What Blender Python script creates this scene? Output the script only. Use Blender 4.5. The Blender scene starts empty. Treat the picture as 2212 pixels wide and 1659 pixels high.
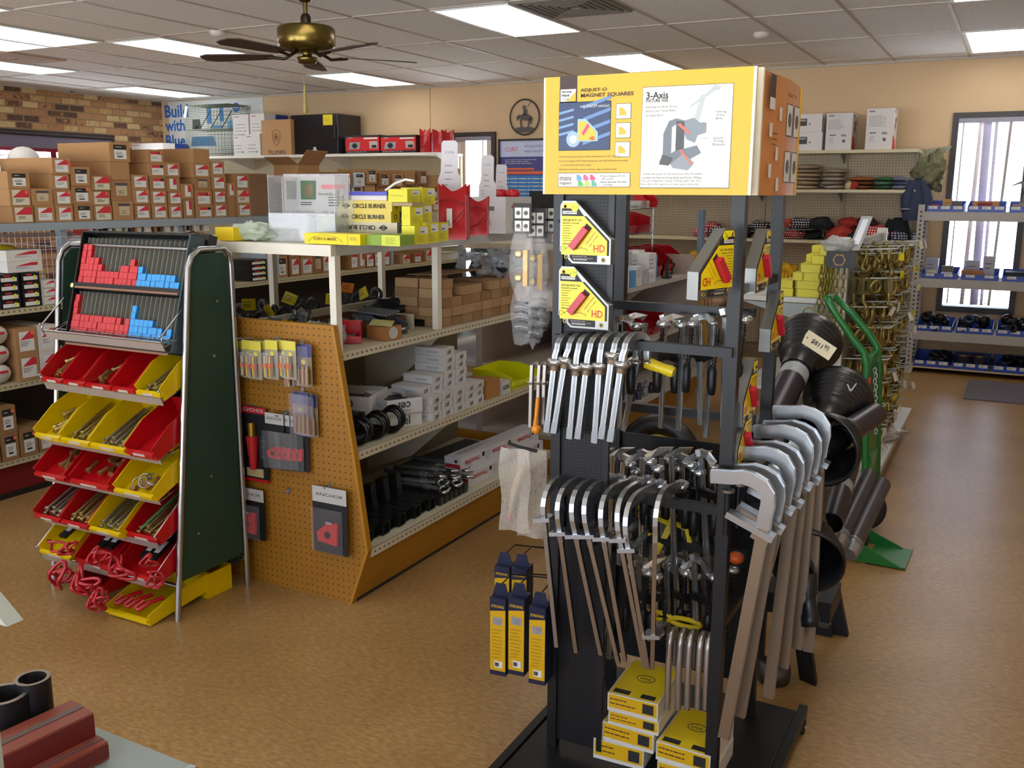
import bpy, math, random
from mathutils import Vector, Matrix
R_ = math.radians
SC = bpy.context.scene
COL = SC.collection
rnd = random.Random(7)

# ---------------------------------------------------------------- camera, world, exposure
CAM = Vector((3.5725, -5.5784, 1.55))
FPX = 2058.9
def _basis():
    yaw, pit, rol = R_(-27.705), R_(-11.395), R_(0.266)
    f = Vector((math.sin(yaw)*math.cos(pit), math.cos(yaw)*math.cos(pit), math.sin(pit)))
    r = Vector((math.cos(yaw), -math.sin(yaw), 0)); u = r.cross(f)
    return r*math.cos(rol)+u*math.sin(rol), u*math.cos(rol)-r*math.sin(rol), f
CR, CU, CF = _basis()
cd = bpy.data.cameras.new('camera'); cam = bpy.data.objects.new('camera', cd); COL.objects.link(cam)
cd.sensor_width = 36; cd.lens = FPX/2212*36; cd.clip_start = 0.05; cd.clip_end = 100
mw = Matrix((CR, CU, -CF)).transposed().to_4x4(); mw.translation = CAM
cam.matrix_world = mw; SC.camera = cam
w = bpy.data.worlds.new('daylight'); SC.world = w; w.use_nodes = True
_wn = w.node_tree.nodes; _bg = _wn['Background']
_wt = _wn.new('ShaderNodeTexCoord'); _ws = _wn.new('ShaderNodeSeparateXYZ'); _wr = _wn.new('ShaderNodeValToRGB'); _wl = w.node_tree.links
_wl.new(_wt.outputs['Generated'], _ws.inputs[0]); _wm = _wn.new('ShaderNodeMapRange'); _wm.inputs[1].default_value = -1; _wl.new(_ws.outputs[2], _wm.inputs[0])
_wl.new(_wm.outputs[0], _wr.inputs[0]); _e = _wr.color_ramp.elements      # sunlit pale ground below the horizon, softer sky above
_e[0].position = .47; _e[0].color = (.9, .95, 1.0, 1); _e[1].position = .53; _e[1].color = (.22, .26, .34, 1)
_wl.new(_wr.outputs[0], _bg.inputs[0]); _bg.inputs[1].default_value = 15.0
SC.view_settings.view_transform = 'Standard'; SC.view_settings.look = 'None'
SC.view_settings.exposure = -0.05; SC.view_settings.gamma = 1; SC.view_settings.use_curve_mapping = False
LAMP = 5.2          # radiance of the fluorescent diffusers
SC.cycles.max_bounces = 7; SC.cycles.transparent_max_bounces = 12
SC.cycles.sample_clamp_indirect = 6; SC.cycles.caustics_reflective = False; SC.cycles.caustics_refractive = False
SC.cycles.use_denoising = True

def ray(x, y): return (CR*((x-1106)/FPX) - CU*((y-829.5)/FPX) + CF)
def ZP(x, y, z): d = ray(x, y); return CAM + d*((z-CAM.z)/d.z)
def YP(x, y, Y): d = ray(x, y); return CAM + d*((Y-CAM.y)/d.y)
def XP(x, y, X): d = ray(x, y); return CAM + d*((X-CAM.x)/d.x)
def PP(x, y, O, N): d = ray(x, y); return CAM + d*((Vector(O)-CAM).dot(N)/d.dot(N))
def DP(x, y, dist): return CAM + ray(x, y)*dist

# ---------------------------------------------------------------- materials
def _lin(c): return c/12.92 if c <= .04045 else ((c+.055)/1.055)**2.4
def hexc(h):
    h = h.lstrip('#'); return tuple(_lin(int(h[i:i+2], 16)/255) for i in (0, 2, 4))+(1,)
_mats = {}
def mat(h, rough=.55, metal=0, var=.12, vs=9, bump=0, spec=.5, coat=0, stretch=None):
    key = (h, rough, metal, var, vs, bump, spec, coat, stretch)
    if key in _mats: return _mats[key]
    m = bpy.data.materials.new('m_'+h.strip('#')); m.use_nodes = True; nt = m.node_tree; b = nt.nodes['Principled BSDF']
    c = hexc(h); b.inputs['Base Color'].default_value = c; b.inputs['Roughness'].default_value = rough
    b.inputs['Metallic'].default_value = metal; b.inputs['Specular IOR Level'].default_value = spec
    b.inputs['Coat Weight'].default_value = coat
    if var or bump:
        tc = nt.nodes.new('ShaderNodeTexCoord'); n = nt.nodes.new('ShaderNodeTexNoise'); n.inputs['Scale'].default_value = vs
        n.inputs['Detail'].default_value = 3
        src = tc.outputs['Object']
        if stretch:
            mp = nt.nodes.new('ShaderNodeMapping'); mp.inputs['Scale'].default_value = stretch
            nt.links.new(src, mp.inputs[0]); src = mp.outputs[0]
        nt.links.new(src, n.inputs['Vector'])
        if var:
            mx = nt.nodes.new('ShaderNodeMix'); mx.data_type = 'RGBA'
            mx.inputs[6].default_value = tuple(v*(1-var) for v in c[:3])+(1,)
            mx.inputs[7].default_value = tuple(min(1, v*(1+var)) for v in c[:3])+(1,)
            nt.links.new(n.outputs[0], mx.inputs[0]); nt.links.new(mx.outputs[2], b.inputs['Base Color'])
        if bump:
            bp = nt.nodes.new('ShaderNodeBump'); bp.inputs['Strength'].default_value = bump; bp.inputs['Distance'].default_value = .01
            nt.links.new(n.outputs[0], bp.inputs['Height']); nt.links.new(bp.outputs[0], b.inputs['Normal'])
    _mats[key] = m; return m
def clear(h, a=.35, rough=.15):
    key = ('clear', h, a, rough)
    if key in _mats: return _mats[key]
    m = bpy.data.materials.new('clear_'+h.strip('#')); m.use_nodes = True; nt = m.node_tree; b = nt.nodes['Principled BSDF']
    b.inputs['Base Color'].default_value = hexc(h); b.inputs['Roughness'].default_value = rough
    t = nt.nodes.new('ShaderNodeBsdfTransparent'); mx = nt.nodes.new('ShaderNodeMixShader')
    n = nt.nodes.new('ShaderNodeTexNoise'); n.inputs['Scale'].default_value = 14
    mr = nt.nodes.new('ShaderNodeMapRange'); mr.inputs[3].default_value = a*.6; mr.inputs[4].default_value = min(1, a*1.4)
    nt.links.new(n.outputs[0], mr.inputs[0]); nt.links.new(mr.outputs[0], mx.inputs[0])
    nt.links.new(t.outputs[0], mx.inputs[1]); nt.links.new(b.outputs[0], mx.inputs[2])
    nt.links.new(mx.outputs[0], nt.nodes['Material Output'].inputs[0]); _mats[key] = m; return m
def emit(h, s):
    key = ('em', h, s)
    if key in _mats: return _mats[key]
    m = bpy.data.materials.new('glow'); m.use_nodes = True; b = m.node_tree.nodes['Principled BSDF']
    b.inputs['Emission Color'].default_value = hexc(h); b.inputs['Emission Strength'].default_value = s
    b.inputs['Base Color'].default_value = hexc('eeeeee'); _mats[key] = m; return m
def dots(base, dot, pitch, rad, axes='xz', rough=.6, metal=0, shift=.5):
    """regular round dots on a surface (pegboard holes, polka dots), in object space"""
    key = ('dots', base, dot, pitch, rad, axes, rough)
    if key in _mats: return _mats[key]
    m = bpy.data.materials.new('dots_'+base.strip('#')); m.use_nodes = True; nt = m.node_tree; b = nt.nodes['Principled BSDF']
    tc = nt.nodes.new('ShaderNodeTexCoord'); sp = nt.nodes.new('ShaderNodeSeparateXYZ'); nt.links.new(tc.outputs['Object'], sp.inputs[0])
    sq = []
    for a in axes:
        d = nt.nodes.new('ShaderNodeMath'); d.operation = 'DIVIDE'; d.inputs[1].default_value = pitch
        nt.links.new(sp.outputs['xyz'.index(a)], d.inputs[0])
        fr = nt.nodes.new('ShaderNodeMath'); fr.operation = 'FRACT'; nt.links.new(d.outputs[0], fr.inputs[0])
        s = nt.nodes.new('ShaderNodeMath'); s.operation = 'SUBTRACT'; s.inputs[1].default_value = shift; nt.links.new(fr.outputs[0], s.inputs[0])
        q = nt.nodes.new('ShaderNodeMath'); q.operation = 'MULTIPLY'; nt.links.new(s.outputs[0], q.inputs[0]); nt.links.new(s.outputs[0], q.inputs[1])
        sq.append(q)
    ad = nt.nodes.new('ShaderNodeMath'); ad.operation = 'ADD'; nt.links.new(sq[0].outputs[0], ad.inputs[0]); nt.links.new(sq[1].outputs[0], ad.inputs[1])
    lt = nt.nodes.new('ShaderNodeMath'); lt.operation = 'LESS_THAN'; lt.inputs[1].default_value = (rad/pitch)**2; nt.links.new(ad.outputs[0], lt.inputs[0])
    mx = nt.nodes.new('ShaderNodeMix'); mx.data_type = 'RGBA'; nt.links.new(lt.outputs[0], mx.inputs[0])
    n = nt.nodes.new('ShaderNodeTexNoise'); n.inputs['Scale'].default_value = 4; n.inputs['Detail'].default_value = 5; nt.links.new(tc.outputs['Object'], n.inputs['Vector'])
    m0 = nt.nodes.new('ShaderNodeMix'); m0.data_type = 'RGBA'; nt.links.new(n.outputs[0], m0.inputs[0]); c = hexc(base)
    m0.inputs[6].default_value = tuple(v*.8 for v in c[:3])+(1,); m0.inputs[7].default_value = tuple(min(1, v*1.15) for v in c[:3])+(1,)
    nt.links.new(m0.outputs[2], mx.inputs[6]); mx.inputs[7].default_value = hexc(dot)
    nt.links.new(mx.outputs[2], b.inputs['Base Color']); b.inputs['Roughness'].default_value = rough; b.inputs['Metallic'].default_value = metal
    _mats[key] = m; return m

# ---------------------------------------------------------------- mesh collector
_tc = {}
def textmesh(s):
    if s in _tc: return _tc[s]
    cu = bpy.data.curves.new('t', 'FONT'); cu.body = s.lstrip('*'); cu.size = 1; cu.resolution_u = 2; cu.offset = .022 if s.startswith('*') else 0; cu.align_x = 'LEFT'
    ob = bpy.data.objects.new('t', cu); me = ob.to_mesh()
    vs = [tuple(v.co)[:2] for v in me.vertices]; fs = [tuple(p.vertices) for p in me.polygons]
    ob.to_mesh_clear(); bpy.data.objects.remove(ob); bpy.data.curves.remove(cu)
    if vs:
        x0 = min(v[0] for v in vs); x1 = max(v[0] for v in vs); y0 = min(v[1] for v in vs); y1 = max(v[1] for v in vs)
    else: x0 = y0 = 0; x1 = y1 = 1
    _tc[s] = (vs, fs, x0, y0, x1-x0, y1-y0); return _tc[s]
from mathutils import noise as _nz
def blob(b, c, r, sc, m, amp=.25, seed=0, n=18, k=12, fq=1.6, flat=None):
    vs = []
    for i in range(k+1):
        th = math.pi*i/k
        for j in range(n):
            ph = 2*math.pi*j/n; d = Vector((math.sin(th)*math.cos(ph), math.sin(th)*math.sin(ph), -math.cos(th)))
            q = 1+amp*_nz.noise(d*fq+Vector((seed*3.1, seed*1.7, seed)))*2
            v = Vector((d.x*sc[0], d.y*sc[1], d.z*sc[2]))*r*q
            if flat is not None: v.z = max(v.z, flat)
            vs.append((c[0]+v.x, c[1]+v.y, c[2]+v.z))
    return b.add(vs, [(i*n+j, i*n+(j+1) % n, (i+1)*n+(j+1) % n, (i+1)*n+j) for i in range(k) for j in range(n)], m, True)
class MB:
    def __init__(s): s.v = []; s.f = []; s.m = []; s.sm = []; s.mats = []; s.M = Matrix()
    def mi(s, m):
        if m not in s.mats: s.mats.append(m)
        return s.mats.index(m)
    def add(s, vs, fs, m, smooth=False):
        o = len(s.v); k = s.mi(m); s.v += [tuple(s.M @ Vector(v)) for v in vs]
        s.f += [tuple(o+i for i in f) for f in fs]; s.m += [k]*len(fs); s.sm += [smooth]*len(fs); return s
    def at(s, loc=(0, 0, 0), rot=(0, 0, 0)):
        s.M = Matrix.Translation(Vector(loc)) @ Matrix.Rotation(rot[2], 4, 'Z') @ Matrix.Rotation(rot[1], 4, 'Y') @ Matrix.Rotation(rot[0], 4, 'X'); return s
    def bx(s, x0, x1, y0, y1, z0, z1, m, open_=''):
        vs = [(x0, y0, z0), (x1, y0, z0), (x1, y1, z0), (x0, y1, z0), (x0, y0, z1), (x1, y0, z1), (x1, y1, z1), (x0, y1, z1)]
        fs = {'b': (3, 2, 1, 0), 't': (4, 5, 6, 7), 'f': (0, 1, 5, 4), 'r': (1, 2, 6, 5), 'k': (2, 3, 7, 6), 'l': (3, 0, 4, 7)}
        return s.add(vs, [q for k, q in fs.items() if k not in open_], m)
    def box(s, c, d, m):
        return s.bx(c[0]-d[0]/2, c[0]+d[0]/2, c[1]-d[1]/2, c[1]+d[1]/2, c[2]-d[2]/2, c[2]+d[2]/2, m)
    def quad(s, a, b, c, d, m): return s.add([a, b, c, d], [(0, 1, 2, 3)], m)
    def slab(s, pts, n, m):
        """polygon of 3D points extruded by vector n"""
        k = len(pts); n = Vector(n); P = [Vector(p) for p in pts]
        vs = P+[p+n for p in P]
        return s.add(vs, [tuple(reversed(range(k))), tuple(range(k, 2*k))]+[(i, (i+1) % k, (i+1) % k+k, i+k) for i in range(k)], m)
    def tube(s, pts, r, m, n=8, closed=False, rad=None, smooth=True):
        P = [Vector(p) for p in pts]; k = len(P); vs = []; up = None
        for i, p in enumerate(P):
            a = P[(i-1) % k] if (closed or i > 0) else p; b = P[(i+1) % k] if (closed or i < k-1) else p
            t = (b-a); t = t.normalized() if t.length > 1e-9 else Vector((0, 0, 1))
            if up is None: up = Vector((0, 0, 1)) if abs(t.z) < .9 else Vector((0, 1, 0))
            x = up.cross(t)
            if x.length < 1e-6: x = Vector((1, 0, 0)).cross(t)
            x.normalize(); y = t.cross(x); up = y
            rr = rad[i] if rad else r
            vs += [p+x*math.cos(2*math.pi*j/n)*rr+y*math.sin(2*math.pi*j/n)*rr for j in range(n)]
        fs = []
        for i in range(k if closed else k-1):
            a, b = i*n, ((i+1) % k)*n
            fs += [(a+j, a+(j+1) % n, b+(j+1) % n, b+j) for j in range(n)]
        s.add(vs, fs, m, smooth)
        if not closed: s.add(vs, [tuple(reversed(range(n))), tuple(range((k-1)*n, k*n))], m)
        return s
    def strip(s, pts, w, h, m, side):
        """rectangular bar swept along pts; w along 'side' (fixed vector), h across"""
        P = [Vector(p) for p in pts]; side = Vector(side).normalized(); vs = []; k = len(P)
        for i, p in enumerate(P):
            t = (P[min(i+1, k-1)]-P[max(i-1, 0)]).normalized(); q = side.cross(t).normalized()
            vs += [p-side*w/2-q*h/2, p+side*w/2-q*h/2, p+side*w/2+q*h/2, p-side*w/2+q*h/2]
        fs = [(3, 2, 1, 0), tuple(4*(k-1)+j for j in range(4))]
        for i in range(k-1): fs += [(4*i+j, 4*i+(j+1) % 4, 4*i+4+(j+1) % 4, 4*i+4+j) for j in range(4)]
        return s.add(vs, fs, m, False)
    def lathe(s, prof, m, n=20, O=(0, 0, 0), A=(0, 0, 1), smooth=True, cap=True):
        A = Vector(A).normalized(); O = Vector(O); q = A.to_track_quat('Z', 'Y').to_matrix()
        vs = [O+q @ Vector((r*math.cos(2*math.pi*j/n), r*math.sin(2*math.pi*j/n), z)) for r, z in prof for j in range(n)]
        fs = [(i*n+j, i*n+(j+1) % n, (i+1)*n+(j+1) % n, (i+1)*n+j) for i in range(len(prof)-1) for j in range(n)]
        s.add(vs, fs, m, smooth)
        if cap: s.add(vs, [tuple(reversed(range(n))), tuple(range((len(prof)-1)*n, len(prof)*n))], m)
        return s
    def ball(s, c, r, m, n=10, k=6, sc=(1, 1, 1)):
        pr = [(math.sin(math.pi*i/k), -math.cos(math.pi*i/k)) for i in range(k+1)]
        vs = [(c[0]+r*a*math.cos(2*math.pi*j/n)*sc[0], c[1]+r*a*math.sin(2*math.pi*j/n)*sc[1], c[2]+r*b*sc[2]) for a, b in pr for j in range(n)]
        return s.add(vs, [(i*n+j, i*n+(j+1) % n, (i+1)*n+(j+1) % n, (i+1)*n+j) for i in range(k) for j in range(n)], m, True)
    def text(s, t, O, X, U, w, m, h=None, mid=True, flip=False):
        """text of width w along X (unit), upright U, centred on O (or starting at O)"""
        vs, fs, x0, y0, tw, th = textmesh(t); k = w/tw; ky = (h/th) if h else k
        X = Vector(X).normalized(); U = Vector(U).normalized(); O = Vector(O)
        if flip: X = -X; U = -U
        off = Vector((-tw/2, -th/2)) if mid else Vector((0, 0))
        return s.add([O+X*(x-x0+off.x)*k+U*(y-y0+off.y)*ky for x, y in vs], fs, m)
    def lines(s, O, X, U, w, n, gap, m, th=.0012, N=None, ragged=True):
        """n lines of unreadably small print as thin bars, top-left at O"""
        X = Vector(X); U = Vector(U); O = Vector(O); r = random.Random(int(n*31+w*1000))
        for i in range(n):
            x = 0; y = -i*gap; L = w*(r.uniform(.6, 1) if ragged else 1)
            while x < L-.001:
                e = min(L, x+w*r.uniform(.07, .2)); s.quad(O+X*x+U*(y-th), O+X*e+U*(y-th), O+X*e+U*y, O+X*x+U*y, m); x = e+w*.025
        return s
    def mesh(s, name, bevel=0):
        me = bpy.data.meshes.new(name); me.from_pydata(s.v, [], s.f)
        for m in s.mats: me.materials.append(m)
        me.polygons.foreach_set('material_index', s.m); me.polygons.foreach_set('use_smooth', s.sm); me.update(); return me
    def build(s, name, parent=None, loc=(0, 0, 0), rot=(0, 0, 0), bevel=0, seg=2):
        o = bpy.data.objects.new(name, s.mesh(name)); COL.objects.link(o); o.location = loc; o.rotation_euler = rot
        if parent: o.parent = parent
        if bevel:
            b = o.modifiers.new('bevel', 'BEVEL'); b.width = bevel; b.segments = seg; b.limit_method = 'ANGLE'; b.angle_limit = R_(40)
        return o

def tag(o, label=None, cat=None, group=None, kind=None):
    if label: o['label'] = label
    if cat: o['category'] = cat
    if group: o['group'] = group
    if kind: o['kind'] = kind
    return o
def thing(name, label, cat, loc=(0, 0, 0), rz=0, group=None):
    o = bpy.data.objects.new(name, None); COL.objects.link(o); o.location = loc; o.rotation_euler = (0, 0, rz); o.empty_display_size = .05
    return tag(o, label, cat, group)
def inst(src, loc, rot, label, group=None):
    """copy of a thing with its parts and sub-parts"""
    r = src.copy(); COL.objects.link(r); r.location = loc; r.rotation_euler = rot if not isinstance(rot, (int, float)) else (0, 0, rot)
    tag(r, label, None, group)
    for ch in src.children:
        c = ch.copy(); COL.objects.link(c); c.parent = r
        for g in ch.children:
            d = g.copy(); COL.objects.link(d); d.parent = c
    return r
def drop(o):
    for c in list(o.children_recursive)+[o]: bpy.data.objects.remove(c)
ORD = ('first second third fourth fifth sixth seventh eighth ninth tenth eleventh twelfth thirteenth fourteenth fifteenth sixteenth '
       'seventeenth eighteenth nineteenth twentieth twenty-first twenty-second twenty-third twenty-fourth twenty-fifth').split()
V = Vector
BLACK = mat('17181a', .45); CHROME = mat('b9bcc0', .22, .95, .05); STEEL = mat('8f9296', .35, .9, .12, 20); WHITE = mat('e2e0dc', .5)
BROWN = mat('a67c50', .8, 0, .14, 6); TAN = mat('c6a67a', .7); RED = mat('b8161f', .38, 0, .08); YEL = mat('e3c400', .38, 0, .08)
ZINC = mat('b3b5b8', .3, .85, .1, 25); BRASS = mat('b08d3e', .3, .9, .15, 30); CREAM = mat('d9d0b2', .45); DARK = mat('0e0f11', .5)
INK = mat('20201f', .6, 0, 0); LAB = mat('d8d8d2', .6, 0, .05); LRED = mat('c42a35', .6, 0, 0); LYEL = mat('ddd620', .6, 0, 0); SIGNY = mat('cfa510', .4, 0, .03)
GREY = mat('9aa0a2', .5); PURP = mat('3c2f6e', .6, 0, 0); BLUE = mat('1f3fae', .4); ORANGE = mat('e8641f', .5)
# ================================================================ ROOM SHELL
CH = 2.72; XL, XR, YF, YB = -6.75, 6.6, -8.6, 3.95
T2, T4 = .6096, 1.2192
def nodemat(name):
    m = bpy.data.materials.new(name); m.use_nodes = True; return m, m.node_tree, m.node_tree.nodes['Principled BSDF']
def floor_mat():
    m, nt, b = nodemat('vinyl_floor'); N = nt.nodes.new; L = nt.links.new
    tc = N('ShaderNodeTexCoord'); n1 = N('ShaderNodeTexNoise'); n1.inputs['Scale'].default_value = 2.2; n1.inputs['Detail'].default_value = 6
    mp = N('ShaderNodeMapping'); mp.inputs['Scale'].default_value = (38, 90, 1); mp.inputs['Rotation'].default_value = (0, 0, R_(-27))
    n2 = N('ShaderNodeTexNoise'); n2.inputs['Scale'].default_value = 1; n2.inputs['Detail'].default_value = 4
    L(tc.outputs['Object'], n1.inputs['Vector']); L(tc.outputs['Object'], mp.inputs[0]); L(mp.outputs[0], n2.inputs['Vector'])
    a = N('ShaderNodeMath'); a.operation = 'MULTIPLY_ADD'; a.inputs[1].default_value = .35; L(n1.outputs[0], a.inputs[0])
    q = N('ShaderNodeMath'); q.operation = 'MULTIPLY'; q.inputs[1].default_value = .65; L(n2.outputs[0], q.inputs[0]); L(q.outputs[0], a.inputs[2])
    r = N('ShaderNodeValToRGB'); e = r.color_ramp.elements; e[0].position = .3; e[0].color = hexc('80603a'); e[1].position = .68; e[1].color = hexc('b08f60')
    x = r.color_ramp.elements.new(.5); x.color = hexc('9a7848')
    L(a.outputs[0], r.inputs[0]); L(r.outputs[0], b.inputs['Base Color']); b.inputs['Roughness'].default_value = .33
    b.inputs['Specular IOR Level'].default_value = .45
    bp = N('ShaderNodeBump'); bp.inputs['Strength'].default_value = .12; bp.inputs['Distance'].default_value = .004
    L(n2.outputs[0], bp.inputs['Height']); L(bp.outputs[0], b.inputs['Normal']); return m
def tile_mat():
    m, nt, b = nodemat('ceiling_tile'); N = nt.nodes.new; L = nt.links.new
    tc = N('ShaderNodeTexCoord'); n = N('ShaderNodeTexNoise'); n.inputs['Scale'].default_value = 160; n.inputs['Detail'].default_value = 2
    L(tc.outputs['Object'], n.inputs['Vector']); r = N('ShaderNodeValToRGB'); e = r.color_ramp.elements
    e[0].position = .36; e[0].color = hexc('cbc8c6'); e[1].position = .5; e[1].color = hexc('f0eeec'); L(n.outputs[0], r.inputs[0])
    L(r.outputs[0], b.inputs['Base Color']); b.inputs['Roughness'].default_value = .95; return m
def brick_mat():
    m, nt, b = nodemat('brick'); N = nt.nodes.new; L = nt.links.new
    tc = N('ShaderNodeTexCoord'); sp = N('ShaderNodeSeparateXYZ'); cb = N('ShaderNodeCombineXYZ'); L(tc.outputs['Object'], sp.inputs[0])
    L(sp.outputs[1], cb.inputs[0]); L(sp.outputs[2], cb.inputs[1])
    br = N('ShaderNodeTexBrick'); br.inputs['Scale'].default_value = 1; br.inputs['Brick Width'].default_value = .21; br.inputs['Row Height'].default_value = .08
    br.inputs['Mortar Size'].default_value = .009; br.inputs['Color1'].default_value = (0, 0, 0, 1); br.inputs['Color2'].default_value = (1, 1, 1, 1); br.inputs['Mortar'].default_value = (.5, .5, .5, 1)
    br.inputs['Bias'].default_value = 0; L(cb.outputs[0], br.inputs['Vector'])
    n = N('ShaderNodeTexNoise'); n.inputs['Scale'].default_value = 26; n.inputs['Detail'].default_value = 5; L(cb.outputs[0], n.inputs['Vector'])
    ma = N('ShaderNodeMath'); ma.operation = 'MULTIPLY_ADD'; ma.inputs[1].default_value = .55; L(n.outputs[0], ma.inputs[0])
    mb_ = N('ShaderNodeMath'); mb_.operation = 'MULTIPLY_ADD'; mb_.inputs[1].default_value = .75; mb_.inputs[2].default_value = -.13; L(br.outputs['Color'], mb_.inputs[0]); L(mb_.outputs[0], ma.inputs[2])
    r = N('ShaderNodeValToRGB'); cr = r.color_ramp; cr.interpolation = 'LINEAR'; e = cr.elements; e[0].position = .12; e[0].color = hexc('4c3a30'); e[1].position = .95; e[1].color = hexc('cdb183')
    for p_, c_ in ((.3, '6b4c38'), (.36, 'a5754d'), (.55, 'a8805a'), (.7, 'b58d5c'), (.8, 'bda377')): x = cr.elements.new(p_); x.color = hexc(c_)
    L(ma.outputs[0], r.inputs[0]); mx = N('ShaderNodeMix'); mx.data_type = 'RGBA'; L(br.outputs['Fac'], mx.inputs[0]); L(r.outputs[0], mx.inputs[6]); mx.inputs[7].default_value = hexc('8f7355')
    L(mx.outputs[2], b.inputs['Base Color']); b.inputs['Roughness'].default_value = .9
    bp = N('ShaderNodeBump'); bp.inputs['Strength'].default_value = .6; bp.inputs['Distance'].default_value = .01; bp.invert = True; L(br.outputs['Fac'], bp.inputs['Height']); L(bp.outputs[0], b.inputs['Normal'])
    return m
WALLM = mat('cdb08a', .75, 0, .05, 3, .03); PANE = clear('cfe0ff', .06, .05); FRAMED = mat('2a2422', .45)
def struct(mb, name, **k): return tag(mb.build(name, **k), kind='structure')
b = MB(); b.bx(XL-.1, XR+.1, YF-.1, YB+.1, -.1, 0, floor_mat()); struct(b, 'floor')
b = MB(); b.bx(XL-.1, XR+.1, YF-.1, YB+.1, CH, CH+.1, tile_mat()); ceil = struct(b, 'ceiling')
b = MB(); gm = mat('b5aaa0', .5, 0, .2, 2)
x = math.floor(XL/T2)*T2
while x < XR:
    if x > XL: b.bx(x-.011, x+.011, YF, YB, CH-.006, CH, gm, 't')
    x += T2
y = math.ceil(YF/T4)*T4
while y < YB: b.bx(XL, XR, y-.011, y+.011, CH-.007, CH, gm, 't'); y += T4
b.bx(XL, XR, YB-.02, YB, CH-.02, CH, gm); b.bx(XL, XL+.02, YF, YB, CH-.02, CH, gm)
tag(b.build('grid', ceil), kind='structure')
def wall_holes(name, axis, at, th, lo, hi, holes, m):
    """wall slab with rectangular holes; holes (a0,a1,z0,z1) along the wall"""
    b = MB()
    def seg(a0, a1, z0, z1):
        if a1-a0 < 1e-4 or z1-z0 < 1e-4: return
        if axis == 'y': b.bx(a0, a1, at, at+th, z0, z1, m)
        else: b.bx(at-th, at, a0, a1, z0, z1, m)
    c = lo
    for a0, a1, z0, z1 in sorted(holes): seg(c, a0, 0, CH); seg(a0, a1, 0, z0); seg(a0, a1, z1, CH); c = a1
    seg(c, hi, 0, CH); return struct(b, name)
WR = (2.96, 3.6, .5, 2.25); WM = (-2.2, -1.64, .5, 2.2); WL = (1.2, 3.12, 1.5, 2.23)
wall_holes('wall_back', 'y', YB, .12, XL-.12, XR+.12, [WM, WR], WALLM)
wall_holes('wall_left', 'x', XL, .12, YF, YB, [WL], brick_mat())
b = MB(); b.bx(XR, XR+.12, YF, YB, 0, CH, WALLM); struct(b, 'wall_right')
wall_holes('wall_front', 'y', YF-.12, .12, XL-.12, XR+.12, [(-4.5, -1.7, .5, 2.3), (-1.2, 1.6, .5, 2.3), (2.2, 5.6, .5, 2.3)], WALLM)  # unseen window openings behind the camera, added as a daylight source
b = MB(); b.bx(XL, XR, YB-.012, YB, 0, .1, mat('3a2f2a', .5)); struct(b, 'baseboard_back')
b = MB(); b.bx(.0-.003, .003, YB-.004, YB, 0, CH, mat('a08a6a', .8)); b.M = Matrix.Translation((-2.5, 0, 0)); b.bx(-.004, .004, YB-.004, YB, 0, CH, mat('a08a6a', .8)); struct(b, 'trim_1')
def window(name, axis, a0, a1, z0, z1, bars=()):
    """frame mesh with a glass pane child"""
    b = MB(); f = .05
    def bb(p0, p1, q0, q1, d0, d1, m):
        if axis == 'y': b.bx(p0, p1, YB-.03+d0, YB+.1+d1, q0, q1, m)
        else: b.bx(XL-.1-d1, XL+.03-d0, p0, p1, q0, q1, m)
    bb(a0, a0+f, z0, z1, 0, 0, FRAMED); bb(a1-f, a1, z0, z1, 0, 0, FRAMED); bb(a0+f, a1-f, z1-f, z1, 0, 0, FRAMED); bb(a0+f, a1-f, z0, z0+f, 0, 0, FRAMED)
    for q in bars: bb(a0+f, a1-f, q-.02, q+.02, .04, -.03, FRAMED)
    o = struct(b, name); b = MB()
    if axis == 'y': b.bx(a0+f, a1-f, YB+.05, YB+.056, z0+f, z1-f, PANE)
    else: b.bx(XL-.056, XL-.05, a0+f, a1-f, z0+f, z1-f, PANE)
    tag(b.build('pane', o), kind='structure'); return o
window('window_1', 'x', *WL, bars=()); window('window_2', 'y', *WM); window('window_3', 'y', *WR)
# blinds
SLAT = mat('cfc4bb', .7); SLAT2 = mat('b9b4c8', .7)
def vblind(label, W, slats, head=True):
    t = thing('vertical_blind', label, 'window blind', (0, 0, 0))
    b = MB(); b.bx(W[0]+.05, W[1]-.05, YB-.035, YB+.0, W[3]-.09, W[3]-.052, mat('8d8a99', .5)); b.build('head_rail', t)
    for (xx, wd, an, m, bot) in slats:
        b = MB(); c, s = math.cos(an)*wd/2, math.sin(an)*wd/2
        b.slab([(xx-c, YB-.02-s, W[3]-.09), (xx+c, YB-.02+s, W[3]-.09), (xx+c+bot, YB-.02+s, W[2]+.07), (xx-c+bot, YB-.02-s, W[2]+.07)], (.001, -.0015, 0), m)
        b.build('slat', t)
vblind('half-open vertical blind in window behind beige tray shelving', (2.96, 3.6, .5, 2.25),
       [(3.05, .012, .2, SLAT, -.0), (3.19, .035, .3, SLAT, -.02), (3.24, .07, .4, SLAT2, .03), (3.31, .035, .8, SLAT2, .02), (3.36, .02, 1.2, SLAT, .0), (3.42, .035, .9, SLAT, -.03)])
vblind('cream vertical blind in narrow window beside blue poster', (-2.2, -1.64, .5, 2.2),
       [(-2.13, .07, .1, SLAT, 0), (-2.06, .07, .1, SLAT, 0), (-1.72, .06, .2, SLAT, 0), (-1.8, .02, 1.2, SLAT, 0)])
t = thing('roller_shade', 'grey-violet roller shade pulled partway down the brick wall window', 'window blind')
b = MB(); b.bx(XL+.03, XL+.036, 1.2, 3.07, 2.02, 2.18, mat('6d6678', .7)); b.build('fabric', t)
b = MB(); b.tube([(XL+.05, 1.2, 2.19), (XL+.05, 3.08, 2.19)], .022, mat('3c3238', .5)); b.build('roller', t)
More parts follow.
